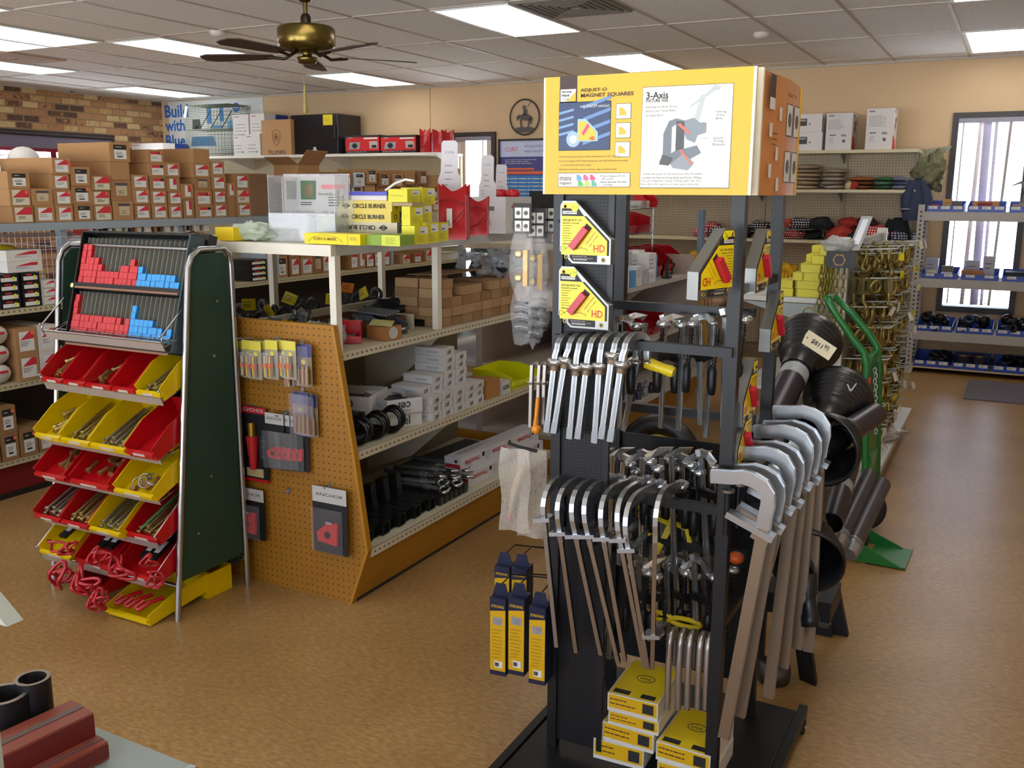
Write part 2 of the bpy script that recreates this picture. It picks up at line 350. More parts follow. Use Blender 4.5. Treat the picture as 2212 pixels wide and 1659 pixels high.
b = MB(); b.bx(XL+.026, XL+.04, 1.2, 3.07, 2.005, 2.02, mat('2d2830', .5)); b.build('hem_bar', t)
# ceiling fixtures
def troffer(i, j, label, glow=True):
    x0, x1 = -i*T2, -(i-1)*T2
    if x0 > x1: x0, x1 = x1, x0
    y0, y1 = j*T4, (j+1)*T4
    t = thing('ceiling_light', label, 'ceiling light', ((x0+x1)/2, (y0+y1)/2, CH), group='fluorescent ceiling panels')
    w, l = T2/2-.014, T4/2-.014; fr = mat('cfd3cf', .4)
    b = MB(); b.bx(-w, -w+.022, -l, l, -.014, -.001, fr); b.bx(w-.022, w, -l, l, -.014, -.001, fr); b.bx(-w+.022, w-.022, -l, -l+.022, -.014, -.001, fr); b.bx(-w+.022, w-.022, l-.022, l, -.014, -.001, fr); b.build('frame', t)
    b = MB(); b.bx(-w+.022, w-.022, -l+.022, l-.022, -.010, -.002, emit('fbf7f2', LAMP)); b.build('diffuser', t)
for i, j, lab in [(0, 0, 'lit ceiling panel directly beside the dark air vent, largest in view'), (0, 2, 'lit ceiling panel above the yellow tool display sign'),
                  (5, 0, 'lit ceiling panel just beyond the ceiling fan, toward the brick wall'), (5, 2, 'lit ceiling panel above the black mini fridge'),
                  (10, 2, 'lit ceiling panel above the welding poster, nearest the corner'), (-5, 2, 'lit ceiling panel above the tray shelving window'),
                  (6, -1, 'glaring ceiling panel cut off by frame edge, nearer the fan'), (7, -1, 'added ceiling panel standing in for glare at frame edge, nearer the brick wall'),  # second panel here is added, its glow imitates bloom on the ceiling
                  (9, 0, 'glaring ceiling panel beside the brownish ceiling vent'), (5, -2, 'ceiling panel barely showing in the top corner of view'),
                  (0, -2, 'ceiling panel overhead behind the clamp rack'), (-5, 0, 'ceiling panel above the right aisle'), (-5, -2, 'ceiling panel above the camera side'),
                  (0, -4, 'ceiling panel behind the camera'), (5, -4, 'ceiling panel at the counter side'), (-5, -4, 'ceiling panel near the entrance'), (10, -3, 'ceiling panel near brick wall end')]:
    troffer(i, j, lab)
def vent(x0, y0, label, h):
    t = thing('ceiling_vent', label, 'air vent', (x0+T2/2, y0+T2/2, CH), group='square ceiling vents'); m = mat(h, .7); d = mat('3c3832', .8)
    w = T2/2-.014
    b = MB(); b.bx(-w, w, -w, w, -.003, -.001, d); b.build('backing', t)
    b = MB()
    for k in range(6):
        q = w-k*.045; 
        if q < .04: break
        z0 = -.018-.0*k
        for (a0, a1, c0, c1) in ((-q, q, -q, -q+.026), (-q, q, q-.026, q), (-q, -q+.026, -q+.026, q-.026), (q-.026, q, -q+.026, q-.026)): b.bx(a0, a1, c0, c1, z0, -.003, m)
    b.build('louvre', t)
vent(T2, 0, 'dark grey square air vent beside the large ceiling light', '77736a'); vent(-8*T2, 0, 'dusty brownish air vent among glaring ceiling panels', 'b09078')
def detector(x, y, label):
    b = MB(); b.lathe([(.05, 0), (.062, -.012), (.05, -.035), (.02, -.045), (.001, -.046)], mat('cfc6bf', .5), 18); tag(b.build('smoke_detector', loc=(x, y, CH)), label, 'smoke detector', 'ceiling detectors')
P = ZP(470, 66, CH); detector(P.x, P.y, 'small white round ceiling detector beside the fan'); P = ZP(1645, 70, CH); detector(P.x, P.y, 'small white round ceiling detector above the tool sign')
b = MB(); b.bx(-.02, .0, -.035, .035, -.1, 0, WHITE); P = XP(153, 200, XL); tag(b.build('wall_sensor', loc=(XL+.02, P.y, P.z+.09), bevel=.008), 'small white motion sensor high on the brick wall', 'sensor')
# ceiling fan
P = ZP(655, -40, CH); fx, fy = P.x, P.y
def at_fan(y): return YP(660, y, fy).z
zt, zb = at_fan(58), at_fan(108); AB = mat('6b5a2c', .28, .9, .25, 3, stretch=(1, 1, .1))
t = thing('ceiling_fan', 'antique brass ceiling fan with dark blades hanging on a rod', 'ceiling fan', (fx, fy, CH))
C0 = YP(662, 85, fy); t.location = (C0.x, fy, CH); rm = .165
b = MB(); b.lathe([(.085, 0), (.085, -.02), (.05, -.09), (.03, -.11), (.014, -.115)], AB, 24); b.build('canopy', t)
b = MB(); b.tube([(0, 0, -.1), (0, 0, zt-CH+.01)], .0125, mat('5a4a28', .35, .8), 12); b.lathe([(.03, 0), (.03, .05), (.02, .07)], mat('2b2418', .4, .6), 14, (0, 0, zt-CH)); b.build('down_rod', t)
z0 = zb-CH; z1 = zt-CH
b = MB(); b.lathe([(.05, z1+.006), (.15, z1), (rm, z1-.015), (rm, z0+.03), (rm*.93, z0+.005), (.1, z0-.012), (.04, z0-.02)], AB, 40); b.build('motor_housing', t)
zs = at_fan(140)-CH
b = MB(); b.lathe([(.03, z0-.02), (.025, z0-.04), (.058, z0-.042), (.06, zs+.03), (.05, zs+.008), (.02, zs), (.001, zs)], AB, 28); b.build('switch_housing', t)
b = MB(); zc = at_fan(245)-CH; b.tube([(-.035, 0, zs+.01), (-.03, -.01, (zs+zc)/2+.08), (-.028, 0, zc+.16)], .0018, mat('8a7a55', .4, .5), 5)
b.lathe([(.004, zc+.16), (.008, zc+.12), (.016, zc+.01), (.012, zc)], mat('8d7c42', .5), 10, (-.028, 0, 0)); b.build('pull_chain', t)
for k, a in enumerate((8, 80, 152, 224, 296)):
    a = R_(a-27.7+15*0); b = MB(); c, s = math.cos(a), math.sin(a)
    def q(r, wv, z=0): return (r*c-wv*s, r*s+wv*c, z0-.035+z)
    b.slab([q(.2, -.045, -.006), q(.32, -.06, -.008), q(.6, -.07, -.01), q(.655, -.04, -.006), q(.66, 0), q(.655, .04, .006), q(.6, .07, .01), q(.32, .06, .008), q(.2, .045, .006)], (0, 0, .006), mat('3a2c24', .5, 0, .3, 10))
    bl = b.build('blade', t); b = MB(); b.tube([q(.08, 0, .02), q(.14, 0, -.012), q(.19, 0, -.006), q(.24, 0, 0)], .009, mat('2e2618', .4, .7), 8); b.build('blade_iron', bl)
# storefront openings in wall_front are unseen, added to let in daylight fill
# ================================================================ CARTONS
def carton_mesh(w, d, h, style, bodyc='a67c50', seed=0):
    """box, front toward -Y, origin at bottom centre of the front edge; printed end label per style"""
    b = MB(); body = mat(bodyc, .8, 0, .14, 6); b.bx(-w/2, w/2, 0, d, 0, h, body); e = -.0012; r = random.Random(seed)
    def patch(x0, x1, z0, z1, m, y=e): b.quad((x0, y, z0), (x1, y, z0), (x1, y, z1), (x0, y, z1), m)
    X = (1, 0, 0); U = (0, 0, 1)
    if style in 'RW':      # white label with red wedge
        x0, x1, z0, z1 = -w*.34, w*.36, h*.12, h*.86
        patch(x0, x1, z0, z1, LAB)
        if style == 'R': b.add([(x0+w*.04, e*1.6, z0+(z1-z0)*.58), (x1, e*1.6, z0+(z1-z0)*.62), (x1, e*1.6, z1), (x1-w*.2, e*1.6, z1)], [(0, 1, 2, 3)], LRED)
        else: patch(x0, x1, z1-h*.22, z1, LRED, e*1.6); patch(x1-w*.2, x1, z1-h*.2, z1, INK, e*2)
        b.lines((x0+w*.06, e*1.8, z0+h*.36), X, U, w*.5, 3, h*.07, INK, h*.02)
    elif style == 'Q':     # big red-topped label
        x0, x1, z0, z1 = -w*.38, w*.42, h*.06, h*.92
        patch(x0, x1, z0, z1, mat('cfc9b0', .6, 0, .05)); b.add([(x0, e*1.6, z0+(z1-z0)*.5), (x1, e*1.6, z0+(z1-z0)*.5), (x1, e*1.6, z1), (x1-w*.35, e*1.6, z1)], [(0, 1, 2, 3)], LRED)
        b.lines((x0+w*.15, e*1.8, z0+h*.34), X, U, w*.45, 3, h*.07, INK, h*.03)
    elif style == 'K':     # black header, white lower label
        x0, x1 = -w*.3, w*.34
        patch(x0, x1, h*.64, h*.88, INK); patch(x0+w*.02, x1-w*.02, h*.14, h*.62, LAB); b.lines((x0+w*.1, e*1.8, h*.78), X, U, w*.3, 1, .01, LAB, h*.03)
        b.lines((x0+w*.1, e*1.8, h*.5), X, U, w*.42, 3, h*.06, INK, h*.02); b.lines((x0+w*.16, e*1.8, h*.3), X, U, w*.28, 1, .01, INK, h*.07, ragged=False)
    elif style == 'T':     # tan label
        patch(-w*.26, w*.28, h*.25, h*.72, mat('bfae8e', .6)); patch(-w*.3, w*.32, h*.74, h*.86, mat('4a4550', .6)); b.lines((-w*.15, e*1.8, h*.5), X, U, w*.3, 3, h*.07, INK, h*.02)
    elif style == 'N':     # narrow label turned upright
        patch(-w*.25, w*.25, h*.15, h*.88, LAB); patch(0, w*.25, h*.45, h*.88, LRED, e*1.6)
    if r.random() < .6 and style in 'RWKQN':
        cx, cz = w*.3, h*.8; q = min(w, h)*.11
        b.add([(cx+q*math.cos(a*.7854), e*2.5, cz+q*math.sin(a*.7854)) for a in range(8)], [tuple(range(8))], LYEL if r.random() < .8 else mat('e86a50', .6))
    return b
_cm = {}
def carton(style, w, d, h, loc, rz, label, group, bodyc='a67c50', cat='box', name='carton', seed=0):
    key = (style, round(w, 2), round(d, 2), round(h, 3), bodyc, seed % 3)
    if key not in _cm: _cm[key] = carton_mesh(w, d, h, style, bodyc, seed % 3).mesh('carton')
    o = bpy.data.objects.new(name, _cm[key]); COL.objects.link(o); o.location = loc; o.rotation_euler = (0, 0, rz)
    o.scale = (w/round(w, 2) if w > .02 else 1, 1, 1); return tag(o, label, cat, group)
LOOK = {'R': 'white label with red wedge', 'W': 'red and black striped label', 'Q': 'large red-topped label', 'K': 'black-headed white label', 'T': 'tan label', 'N': 'narrow upright label', '-': 'no label', 'P': 'no label'}

# ================================================================ GONDOLA A (long grey-topped shelving run on the left)
PEGA = mat('4a1218', .6)
AX = -.86; AY0, AY1 = -3.6, 2.62
LG = mat('8f9ba1', .45, 0, .08, 5); SHC = mat('b9ae8c', .5)
def edge_profile(b, x, y0, y1, z, m, th=.03, side=1):
    """pricing edge of a shelf, with the row of slots as geometry-thin marks"""
    b.bx(x-.004, x, y0, y1, z-th, z, m) if side > 0 else b.bx(x, x+.004, y0, y1, z-th, z, m)
    y = y0+.02; mk = mat('6d6650', .7)
    while y < y1-.02:
        xx = x+.0008*side; b.quad((xx, y, z-th*.62), (xx, y+.012, z-th*.62), (xx, y+.012, z-th*.38), (xx, y, z-th*.38), mk); y += .03
t = thing('gondola_shelving', 'long gondola shelving with dark red base and pale blue-grey top frame piled with brown cartons', 'shelving', (0, 0, 0))
b = MB(); b.bx(-1.74, AX-.02, AY0, AY1, 0, .17, mat('6e0f18', .45, 0, .1, 3)); b.bx(-1.73, AX-.015, AY0+.01, AY1-.01, 0, .03, BLACK); b.build('kick_base', t)
b = MB(); b.bx(-1.33, -1.29, AY0, AY1, .17, .95, mat('3a3430', .8)); b.build('back_panel', t)
for z, xf in ((.2, AX), (.59, AX), (.965, AX)):
    for s in (1, -1):
        xo = xf if s > 0 else -2.62-xf
        b = MB(); b.bx(min(xo, -1.29 if s > 0 else -1.33), max(xo, -1.29 if s > 0 else -1.33), AY0, AY1, z-.03, z, SHC); edge_profile(b, xo+.001*s, AY0, AY1, z, SHC, .032, s); b.build('shelf', t)
b = MB(); b.bx(AX-.02, AX+.02, AY0, .1, 1.345, 1.385, LG); b.bx(-1.78, -1.74, AY0, .1, 1.345, 1.385, LG); b.bx(-1.74, AX-.02, AY0, .1, 1.37, 1.384, LG); b.build('top_frame', t)
for y in (-2.2, -1.4, .08):
    for xx in (AX-.02, -1.76):
        b = MB(); b.bx(xx-.018, xx+.018, y-.018, y+.018, .965, 1.345, LG); b.build('post', t)
for y in (-.65, .8, 1.9): b = MB(); b.bx(AX-.04, AX-.01, y-.02, y+.02, .965, 1.33, LG); b.build('divider_post', t)
b = MB(); b.bx(AX-.01, AX+.02, .1, AY1, 1.345, 1.385, SHC); b.bx(-1.74, AX-.01, .1, AY1, 1.365, 1.382, SHC); b.build('rear_top_shelf', t)
# stacks on the top: (left px, right px, [heights in px], styles, body colours)
TOP = 1.386; XA = AX+.005
def ypx(px, py=470, X=XA): return XP(px, py, X).y
stacks = [(28, 75, [36, 37, 36], 'QQK', 1), (77, 121, [36, 36], 'RT', 0), (122, 160, [35, 33, 33, 34], 'RRRR', 1), (161, 204, [37, 38, 40], 'KKK', 0), (206, 246, [33, 31, 31], 'QQQ', 0),
          (248, 291, [41, 44, 38, 40], 'TT-K', 1), (293, 329, [33, 32, 30], 'RRR', 0), (331, 365, [31, 31, 28, 28, 28], 'RRWWW', 0), (367, 397, [29, 29, 30, 30], 'RRNR', 0), (399, 424, [41, 32], 'NN', 0),
          (426, 462, [26, 32, 27, 30, 30], 'WWTRP', 0), (464, 494, [29, 29, 30, 30], 'RRRR', 0), (496, 512, [42, 30], 'PN', 0), (514, 545, [28, 30, 32], 'RQR', 0)]
for si, (p0, p1, hs, st, big) in enumerate(stacks):
    y0, y1 = ypx(p0), ypx(p1); z = TOP; sc = ((V((XA, (y0+y1)/2, 1.4))-CAM).dot(CF))/FPX
    for k, hp in enumerate(hs):
        h = hp*sc; dep = .3+.12*(big and k == len(hs)-1); jy = rnd.uniform(-.006, .006) if k else 0; wf = (y1-y0)*(.98 if k % 2 else .95)
        carton(st[k], wf, dep, h-.001, (XA-rnd.uniform(0, .012), (y0+y1)/2+jy, z), R_(90), f"carton with {LOOK[st[k]]}, {ORD[k]} up in {ORD[si]} stack on grey-topped shelving",
               'brown cartons on the grey-topped run', 'a67c50' if (si+k) % 3 else '9a7046', seed=si*3+k); z += h
# extra loose cartons behind the front row, lying side-on
def open_carton(w, d, h, loc, rz, label, col='a67c50', flaps=(.6, -.5, .9, .4), group=None, parent=None):
    t = thing('open_carton', label, 'box', loc, rz, group); m = mat(col, .8, 0, .14, 6); q = .004
    b = MB(); b.bx(-w/2, w/2, -d/2, d/2, 0, q, m); b.bx(-w/2, w/2, -d/2, -d/2+q, q, h, m); b.bx(-w/2, w/2, d/2-q, d/2, q, h, m); b.bx(-w/2, -w/2+q, -d/2+q, d/2-q, q, h, m); b.bx(w/2-q, w/2, -d/2+q, d/2-q, q, h, m); b.build('body', t)
    L = d*.45
    for k, a in enumerate(flaps):
        if a is None: continue
        b = MB(); s = -1 if k % 2 else 1; c, sn = math.cos(a), math.sin(a)
        if k < 2: y = s*(d/2-.002); b.slab([(-w/2, y, h), (w/2, y, h), (w/2, y+s*L*c, h+L*sn), (-w/2, y+s*L*c, h+L*sn)], (0, -.002*s*sn, .003), m)
        else: x = s*(w/2-.002); b.slab([(x, -d/2, h), (x, d/2, h), (x+s*L*c, d/2, h+L*sn), (x+s*L*c, -d/2, h+L*sn)], (-.002*s*sn, 0, .003), m)
        b.build('flap', t)
    return t
for px, py, w, d, h, lab in [(70, 470, .28, .3, .2, 'open-topped brown box behind the front stacks, nearest the frame edge'), (262, 470, .24, .3, .17, 'open brown box wedged behind the black-headed label stack'),
                             (505, 470, .34, .26, .22, 'large open brown carton behind the end of the front stacks')]:
    open_carton(w, d, h, (XA-.56, ypx(px)+.25, TOP), R_(4), lab, flaps=(.5, .9, .3, .7))
plast = clear('d8d2c8', .14, .12)
for k, (px, w, h) in enumerate([(545, .2, .28), (600, .24, .26), (645, .18, .2)]):
    y = ypx(px, 470, XA-.35); o = carton('P', w, .3, h, (XA-.3-.03*k, y, TOP), R_(84+4*k), f'{("tall","wide","squat")[k]} brown film-wrapped carton beyond the front stacks on grey-topped shelving', 'film-wrapped cartons', '9c7244')
    b = MB(); b.bx(-w/2-.006, w/2+.006, -.008, .3, -.0, h*.96, plast); tag(b.build('film', o))
# cartons on the far part of the run, seen over the near gondola
far = [(-.12, 'KK', .13, .11), (.05, '-K', .15, .12), (.21, 'KPK', .14, .1), (.37, 'KKK', .13, .1), (.53, 'K-K', .13, .11), (.7, 'P-K', .14, .1), (.88, 'RRK', .13, .1), (1.06, 'KK-', .13, .11), (1.25, 'KRK', .12, .11), (1.45, 'RKP', .13, .1), (1.65, 'PR', .13, .1)]
for si, (y, st, w, h) in enumerate(far):
    z = 1.387
    for k, c in enumerate(st):
        body = 'c9ced2' if si == 3 else ('a67c50', '93693f', 'b08a5c')[(si+k) % 3]
        carton(c, w, .28, h, (XA-.02*(k % 2), y, z), R_(90), f"{'white' if si == 3 else 'brown'} carton with {LOOK[c]}, {ORD[k]} up in {ORD[si]} distant stack", 'cartons on the far part of the long run', body, seed=si+k); z += h
open_carton(.2, .28, .12, (XA-.2, -.1, 1.387+.222), R_(8), 'opened brown carton topping the far stacks beside acrylic display', flaps=(None, .4, .9, None))
# shelf z=.965 : black boxes near, cartons behind near gondola
zs = .965
blk = mat('141416', .4); 
def blackbox(w, d, h, loc, rz, label, group):
    if 'bb' not in _cm:
        b = MB(); b.bx(-.065, .065, 0, .2, 0, .04, blk); b.quad((-.05, -.001, .006), (.05, -.001, .006), (.05, -.001, .024), (-.05, -.001, .024), LAB)
        b.quad((-.03, -.001, .029), (.01, -.001, .029), (.01, -.001, .036), (-.03, -.001, .036), LRED); b.add([(.03+.01*math.cos(a*.7854), -.002, .02+.01*math.sin(a*.7854)) for a in range(8)], [tuple(range(8))], LYEL); _cm['bb'] = b.mesh('bb')
    o = bpy.data.objects.new('electrode_box', _cm['bb']); COL.objects.link(o); o.location = loc; o.rotation_euler = (0, 0, rz); o.scale = (w/.13, d/.2, h/.04); return tag(o, label, 'box', group)
for si, (p0, p1, n) in enumerate([(0, 48, 4), (50, 92, 4), (93, 126, 3)]):
    y0, y1 = ypx(p0, 660), ypx(p1, 660)
    for k in range(n):
        if si < 2: blackbox((y1-y0)*.94, .2, .042, (XA, (y0+y1)/2, zs+.043*k), R_(90), f'flat black box with white strip label, {ORD[k]} up, {ORD[si]} pile from frame edge', 'flat black boxes on the left shelf')
        else: carton('R', (y1-y0)*.94, .2, .042, (XA, (y0+y1)/2, zs+.043*k), R_(90), f'flat grey-white box beside black boxes, {ORD[k]} level up', 'flat pale boxes on the left shelf', 'bdb8ad')
for k in range(4): blackbox(.16, .2, .034, (XA, ypx(560, 600), zs+.035*k), R_(90), f'flat black box, {ORD[k]} up in pile glimpsed behind the white corner post', 'flat black boxes behind the corner post')
mid = [(612, 'KK', .11, .15), (640, 'RQ', .1, .14), (666, 'RR', .13, .13), (690, 'TT', .1, .15), (708, 'RR', .1, .14), (768, 'W', .1, .15), (785, 'N', .1, .16), (802, 'RR', .12, .12), (820, 'RR', .12, .12), (836, 'RN', .12, .13), (880, 'Q', .12, .08), (905, 'W', .12, .08), (930, 'Q', .12, .1)]
for si, (px, st, w, h) in enumerate(mid):
    z = zs; y = ypx(px, 580)
    for k, c in enumerate(st):
        carton(c, w, .25, h, (XA-.01, y, z), R_(90), f"carton with {LOOK[c]}, {ORD[k]} up in {ORD[si]} column on inner shelf", 'cartons on the inner shelf', ('a67c50', '93693f')[(si+k) % 2], seed=si*2+k); z += h
for k, px in enumerate((578, 592)):
    y = ypx(px, 580); b = MB(); b.bx(-.012, .012, 0, .2, 0, .33, mat('a9b3b6', .5)); tag(b.build('flat_carton', loc=(XA-.005, y+.04*k, zs), rot=(0, R_(3*k), R_(90))), f'thin pale grey sleeve standing upright on the inner shelf, {("nearer","farther")[k]} of two', 'box')
# shelf .59: white padded packs and cartons ; deck: cartons
for k in range(3):
    for j in range(2):
        y0 = ypx(8+36*j*0-4*j, 820)+(.0 if j == 0 else -.16); b = MB(); b.lathe([(.002, 0), (.045, .004), (.058, .02), (.058, .15), (.045, .166), (.002, .17)], mat('c9c4ba', .6, 0, .1), 12, A=(-1, 0, 0)); b.bx(.001, .0025, -.02, .03, .005, .02, LRED)
        o = b.build('foil_pack', loc=(XA-.01, y0, .59+.052+.098*k), rot=(0, 0, 0)); o.scale = (1, 1.15, .86); tag(o, f'white rounded foil pack, {ORD[k]} up, {("second","first")[j]} column from frame edge', 'package', 'white foil packs on the lower left shelf')
for si, (p0, p1, st) in enumerate([(42, 88, 'RR'), (90, 130, 'RR'), (131, 168, 'Q')]):
    y0, y1 = ypx(p0, 820), ypx(p1, 820); z = .59
    for k, c in enumerate(st): carton(c, (y1-y0)*.96, .3, .135, (XA, (y0+y1)/2, z), R_(90), f'carton with {LOOK[c]}, {ORD[k]} up in {ORD[si]} column beside foil packs', 'cartons on the lower left shelf', 'a67c50' if si == 0 else 'cfc9c0', seed=k); z += .136
for si, (p0, p1, st) in enumerate([(-40, 2, 'KK'), (4, 44, 'KK'), (46, 84, 'K'), (86, 120, 'R')]):
    y0, y1 = ypx(p0, 980), ypx(p1, 980); z = .2
    for k, c in enumerate(st): carton(c, (y1-y0)*.96, .3, .14, (XA, (y0+y1)/2, z), R_(90), f'carton with {LOOK[c]}, {ORD[k]} up in {ORD[si]} column on bottom deck', 'cartons on the bottom deck', '8d6a42', seed=1); z += .141
# clutter on the inner side under the grey frame
for k, (px, py, s, c, lab) in enumerate([(8, 560, .1, 'e3c400', 'bright yellow bag slumped at frame edge under grey top'), (40, 560, .08, 'e3c400', 'yellow soft pack beside the clear sleeves')]):
    P = XP(px, py, -1.05); b = MB(); b.ball((0, 0, s*.7), s, mat(c, .4), 14, 8, (1, 1.1, .7)); tag(b.build('yellow_bag', loc=(P.x, P.y, 1.14 if 0 else zs+.17), rot=(0, 0, .3)), lab, 'bag')
for k in range(2): carton('R', .2, .2, .055, (AX-.02, ypx(60, 560), zs+.175+.056*k), R_(92), f'flat white box with yellow dot under the grey frame, {("lower","upper")[k]} one', 'flat white boxes under grey frame', 'd8d4cb')
b = MB(); b.bx(-.35, .35, -.12, .12, 0, .004, clear('cfd4dc', .35)); b.slab([(-.3, -.1, .02), (.3, -.12, .07), (.32, .12, .09), (-.28, .12, .03)], (0, 0, .003), clear('cfd4dc', .4)); tag(b.build('plastic_sleeve', loc=(AX-.1, ypx(105, 540), zs+.3), rot=(0, .1, R_(80))), 'clear plastic sleeves lying across boxes under the grey frame', 'plastic sheet')
# top of the black display: twin row of small tags boxes (seen above the wire stand)
small = ['e2ded2', 'd8442c', 'b98f5f', 'c9c0aa', 'd8d4c6', '2a2a2a', 'e0dccf', 'd8cfb5', 'e2ded2', 'cfc8b5', 'dcd8ca', 'b88b63', 'e6e2d8']
for k in range(26):
    px = 190+10.5*k; row = k % 2; y = ypx(px, 505); z = zs+.29-.0*row+(.052 if row else 0)
    b = MB(); c = mat(small[k % 13], .6); b.bx(-.017, .017, 0, .12, 0, .04, c); b.bx(-.013, .013, -.001, 0, .006, .034, mat('e6e2d2', .6) if k % 3 else INK)
    tag(b.build('tip_box', loc=(AX-.01, y, z)), f'small tip box end in the {("lower","upper")[row]} row above the wire stand, {ORD[k//2]} along', 'box', 'small tip boxes behind the wire stand').rotation_euler = (0, 0, R_(90))
b = MB(); b.bx(-.14, .0, 0, 1.0, 0, .005, mat('4a4a4a', .5)); b.bx(-.003, .0, 0, 1.0, .005, .02, LG); b.bx(-.14, -.003, .0, .004, -.28, 0, LG); b.bx(-.14, -.003, .996, 1.0, -.28, 0, LG); tag(b.build('riser_shelf', loc=(AX-.005, ypx(185, 505), zs+.283)), 'narrow riser shelf holding small tip boxes under the grey top frame', 'shelf')
# ================================================================ BACK WALL: tall shelf C with boxes, poster, fridge
CY = 3.35
t = thing('wall_shelving', 'white wall shelving along the back wall carrying the mini fridge and boxes', 'shelving')
b = MB(); b.bx(-6.6, -2.05, CY, YB-.03, 1.935, 1.965, mat('e4e0d4', .45)); b.build('top_shelf', t)
b = MB(); b.bx(-6.6, -2.05, YB-.09, YB-.03, .1, 1.93, dots('b9a988', '5a4c38', .0254, .004)); b.build('pegboard', t)
b = MB(); b.bx(-6.6, -2.05, CY+.05, YB-.09, 0, .1, mat('5e1018', .5)); b.build('kick_base', t)
for z in (.5, .95, 1.45): b = MB(); b.bx(-6.6, -2.05, CY+.1, YB-.09, z, z+.025, mat('c9c4b4', .5)); b.build('shelf', t)
for x in (-6.58, -5.1, -3.6, -2.08): b = MB(); b.slab([(x, CY+.02, 1.93), (x, YB-.09, 1.93), (x, YB-.09, 1.8)], (.02, 0, 0), WHITE); b.build('bracket', t)
SZ = 1.966
def wbox(px0, px1, py0, py1, Y, dep, label, body='dcdad6', group=None, deco=None, z=None, name='white_carton'):
    A = YP(px0, py1, Y); B = YP(px1, py1, Y); T = YP(px0, py0, Y); z = SZ if z is None else z; w = B.x-A.x; h = T.z-A.z
    b = MB(); b.bx(-w/2, w/2, 0, dep, 0, h, mat(body, .6, 0, .05))
    if deco: deco(b, w, h)
    return tag(b.build(name, loc=((A.x+B.x)/2, Y, z)), label, 'box', group), w, h
def d_print(b, w, h):
    b.lines((-w*.4, -.001, h*.9), (1, 0, 0), (0, 0, 1), w*.4, 1, .01, mat('9a3a30', .6), h*.04); b.lines((-w*.35, -.001, h*.5), (1, 0, 0), (0, 0, 1), w*.7, 3, h*.16, INK, h*.02); b.lines((w*.18, -.001, h*.2), (1, 0, 0), (0, 0, 1), w*.2, 2, h*.05, INK, h*.02)
    b.bx(w/2, w/2+.001, .25*0+.2, .42, 0, h, mat('223a8c', .5)) if h > .15 else None
Yc = CY+.03
wbox(268, 352, 292, 322, CY+.06, .2, 'long white carton lying flat on the back shelf beside the brick wall', deco=d_print)
wbox(318, 372, 290, 318, CY+.3, .2, 'white carton with grey end label behind the flat long one on back shelf', deco=d_print)
o, w_, h_ = wbox(532, 563, 286, 332, Yc, .4, 'lower white carton of pair directly beside the wire cage', deco=d_print, group='white cartons on the back shelf')
o, w2, h2 = wbox(506, 532, 286, 330, Yc, .4, 'white carton tucked half behind the wire cage', deco=d_print, group='white cartons on the back shelf')
wbox(566, 600, 286, 332, Yc+.1, .4, 'lower white carton partly behind the brown paper sack box', deco=d_print, group='white cartons on the back shelf')
wbox(504, 538, 243, 286, Yc+.02, .4, 'upper white carton nearest the wire cage, top of its stack', deco=d_print, group='white cartons on the back shelf', z=SZ+h_)
wbox(541, 572, 242, 286, Yc+.02, .42, 'upper white carton with blue stripe on its side, over the brown sack box', deco=d_print, group='white cartons on the back shelf', z=SZ+h_)
# wire cage (animal-trap like mesh box)
A = YP(404, 333, Yc); B = YP(498, 333, Yc); T = YP(404, 228, Yc); wd = B.x-A.x; ht = T.z-SZ; m = mat('5f6a5c', .5, .6)
t = thing('wire_cage', 'tall green-grey wire mesh cage standing in front of the poster', 'cage', (A.x, Yc, SZ))
def grid(O, X, U, w, h, n, k):
    b = MB(); O = V(O); X = V(X); U = V(U)
    for i in range(n+1): b.tube([O+X*w*i/n, O+X*w*i/n+U*h], .0022, m, 4, smooth=False)
    for i in range(k+1): b.tube([O+U*h*i/k, O+U*h*i/k+X*w], .0022, m, 4, smooth=False)
    return b
grid((0, 0, 0), (1, 0, 0), (0, 0, 1), wd, ht, 26, 26).build('front_mesh', t); grid((0, .38, 0), (1, 0, 0), (0, 0, 1), wd, ht, 13, 13).build('rear_mesh', t)
grid((wd, 0, 0), (0, 1, 0), (0, 0, 1), .38, ht, 16, 26).build('side_mesh', t); grid((0, 0, ht), (1, 0, 0), (0, 1, 0), wd, .38, 13, 8).build('top_mesh', t)
b = MB(); b.bx(0, wd, 0, .38, ht*.52, ht*.53, mat('a8ac9c', .5)); b.build('inner_shelf', t)
b = MB()
for q in (.2, .45, .7): b.tube([(wd*q, .1, ht*.55), (wd*(q+.12), .2, ht*.9)], .006, DARK, 6)
b.build('inner_rod', t)
b = MB(); b.bx(-.02, .02, -.002, .002, -.07, .07, WHITE); P = YP(401, 242, Yc-.03); tag(b.build('hanging_tag', loc=(P.x, P.y, P.z), rot=(0, .3, 0)), 'blank white tag hanging off the wire cage edge', 'tag')
# clear/white tray and plastic beside cage
b = MB(); b.ball((0, 0, .045), .13, clear('e6e6da', .5), 14, 8, (1.3, .7, .4)); P = YP(358, 326, CY+.06); tag(b.build('plastic_bundle', loc=(P.x+.05, CY+.16, SZ-.01)), 'crumpled translucent plastic bundle at the foot of the poster', 'plastic bag')
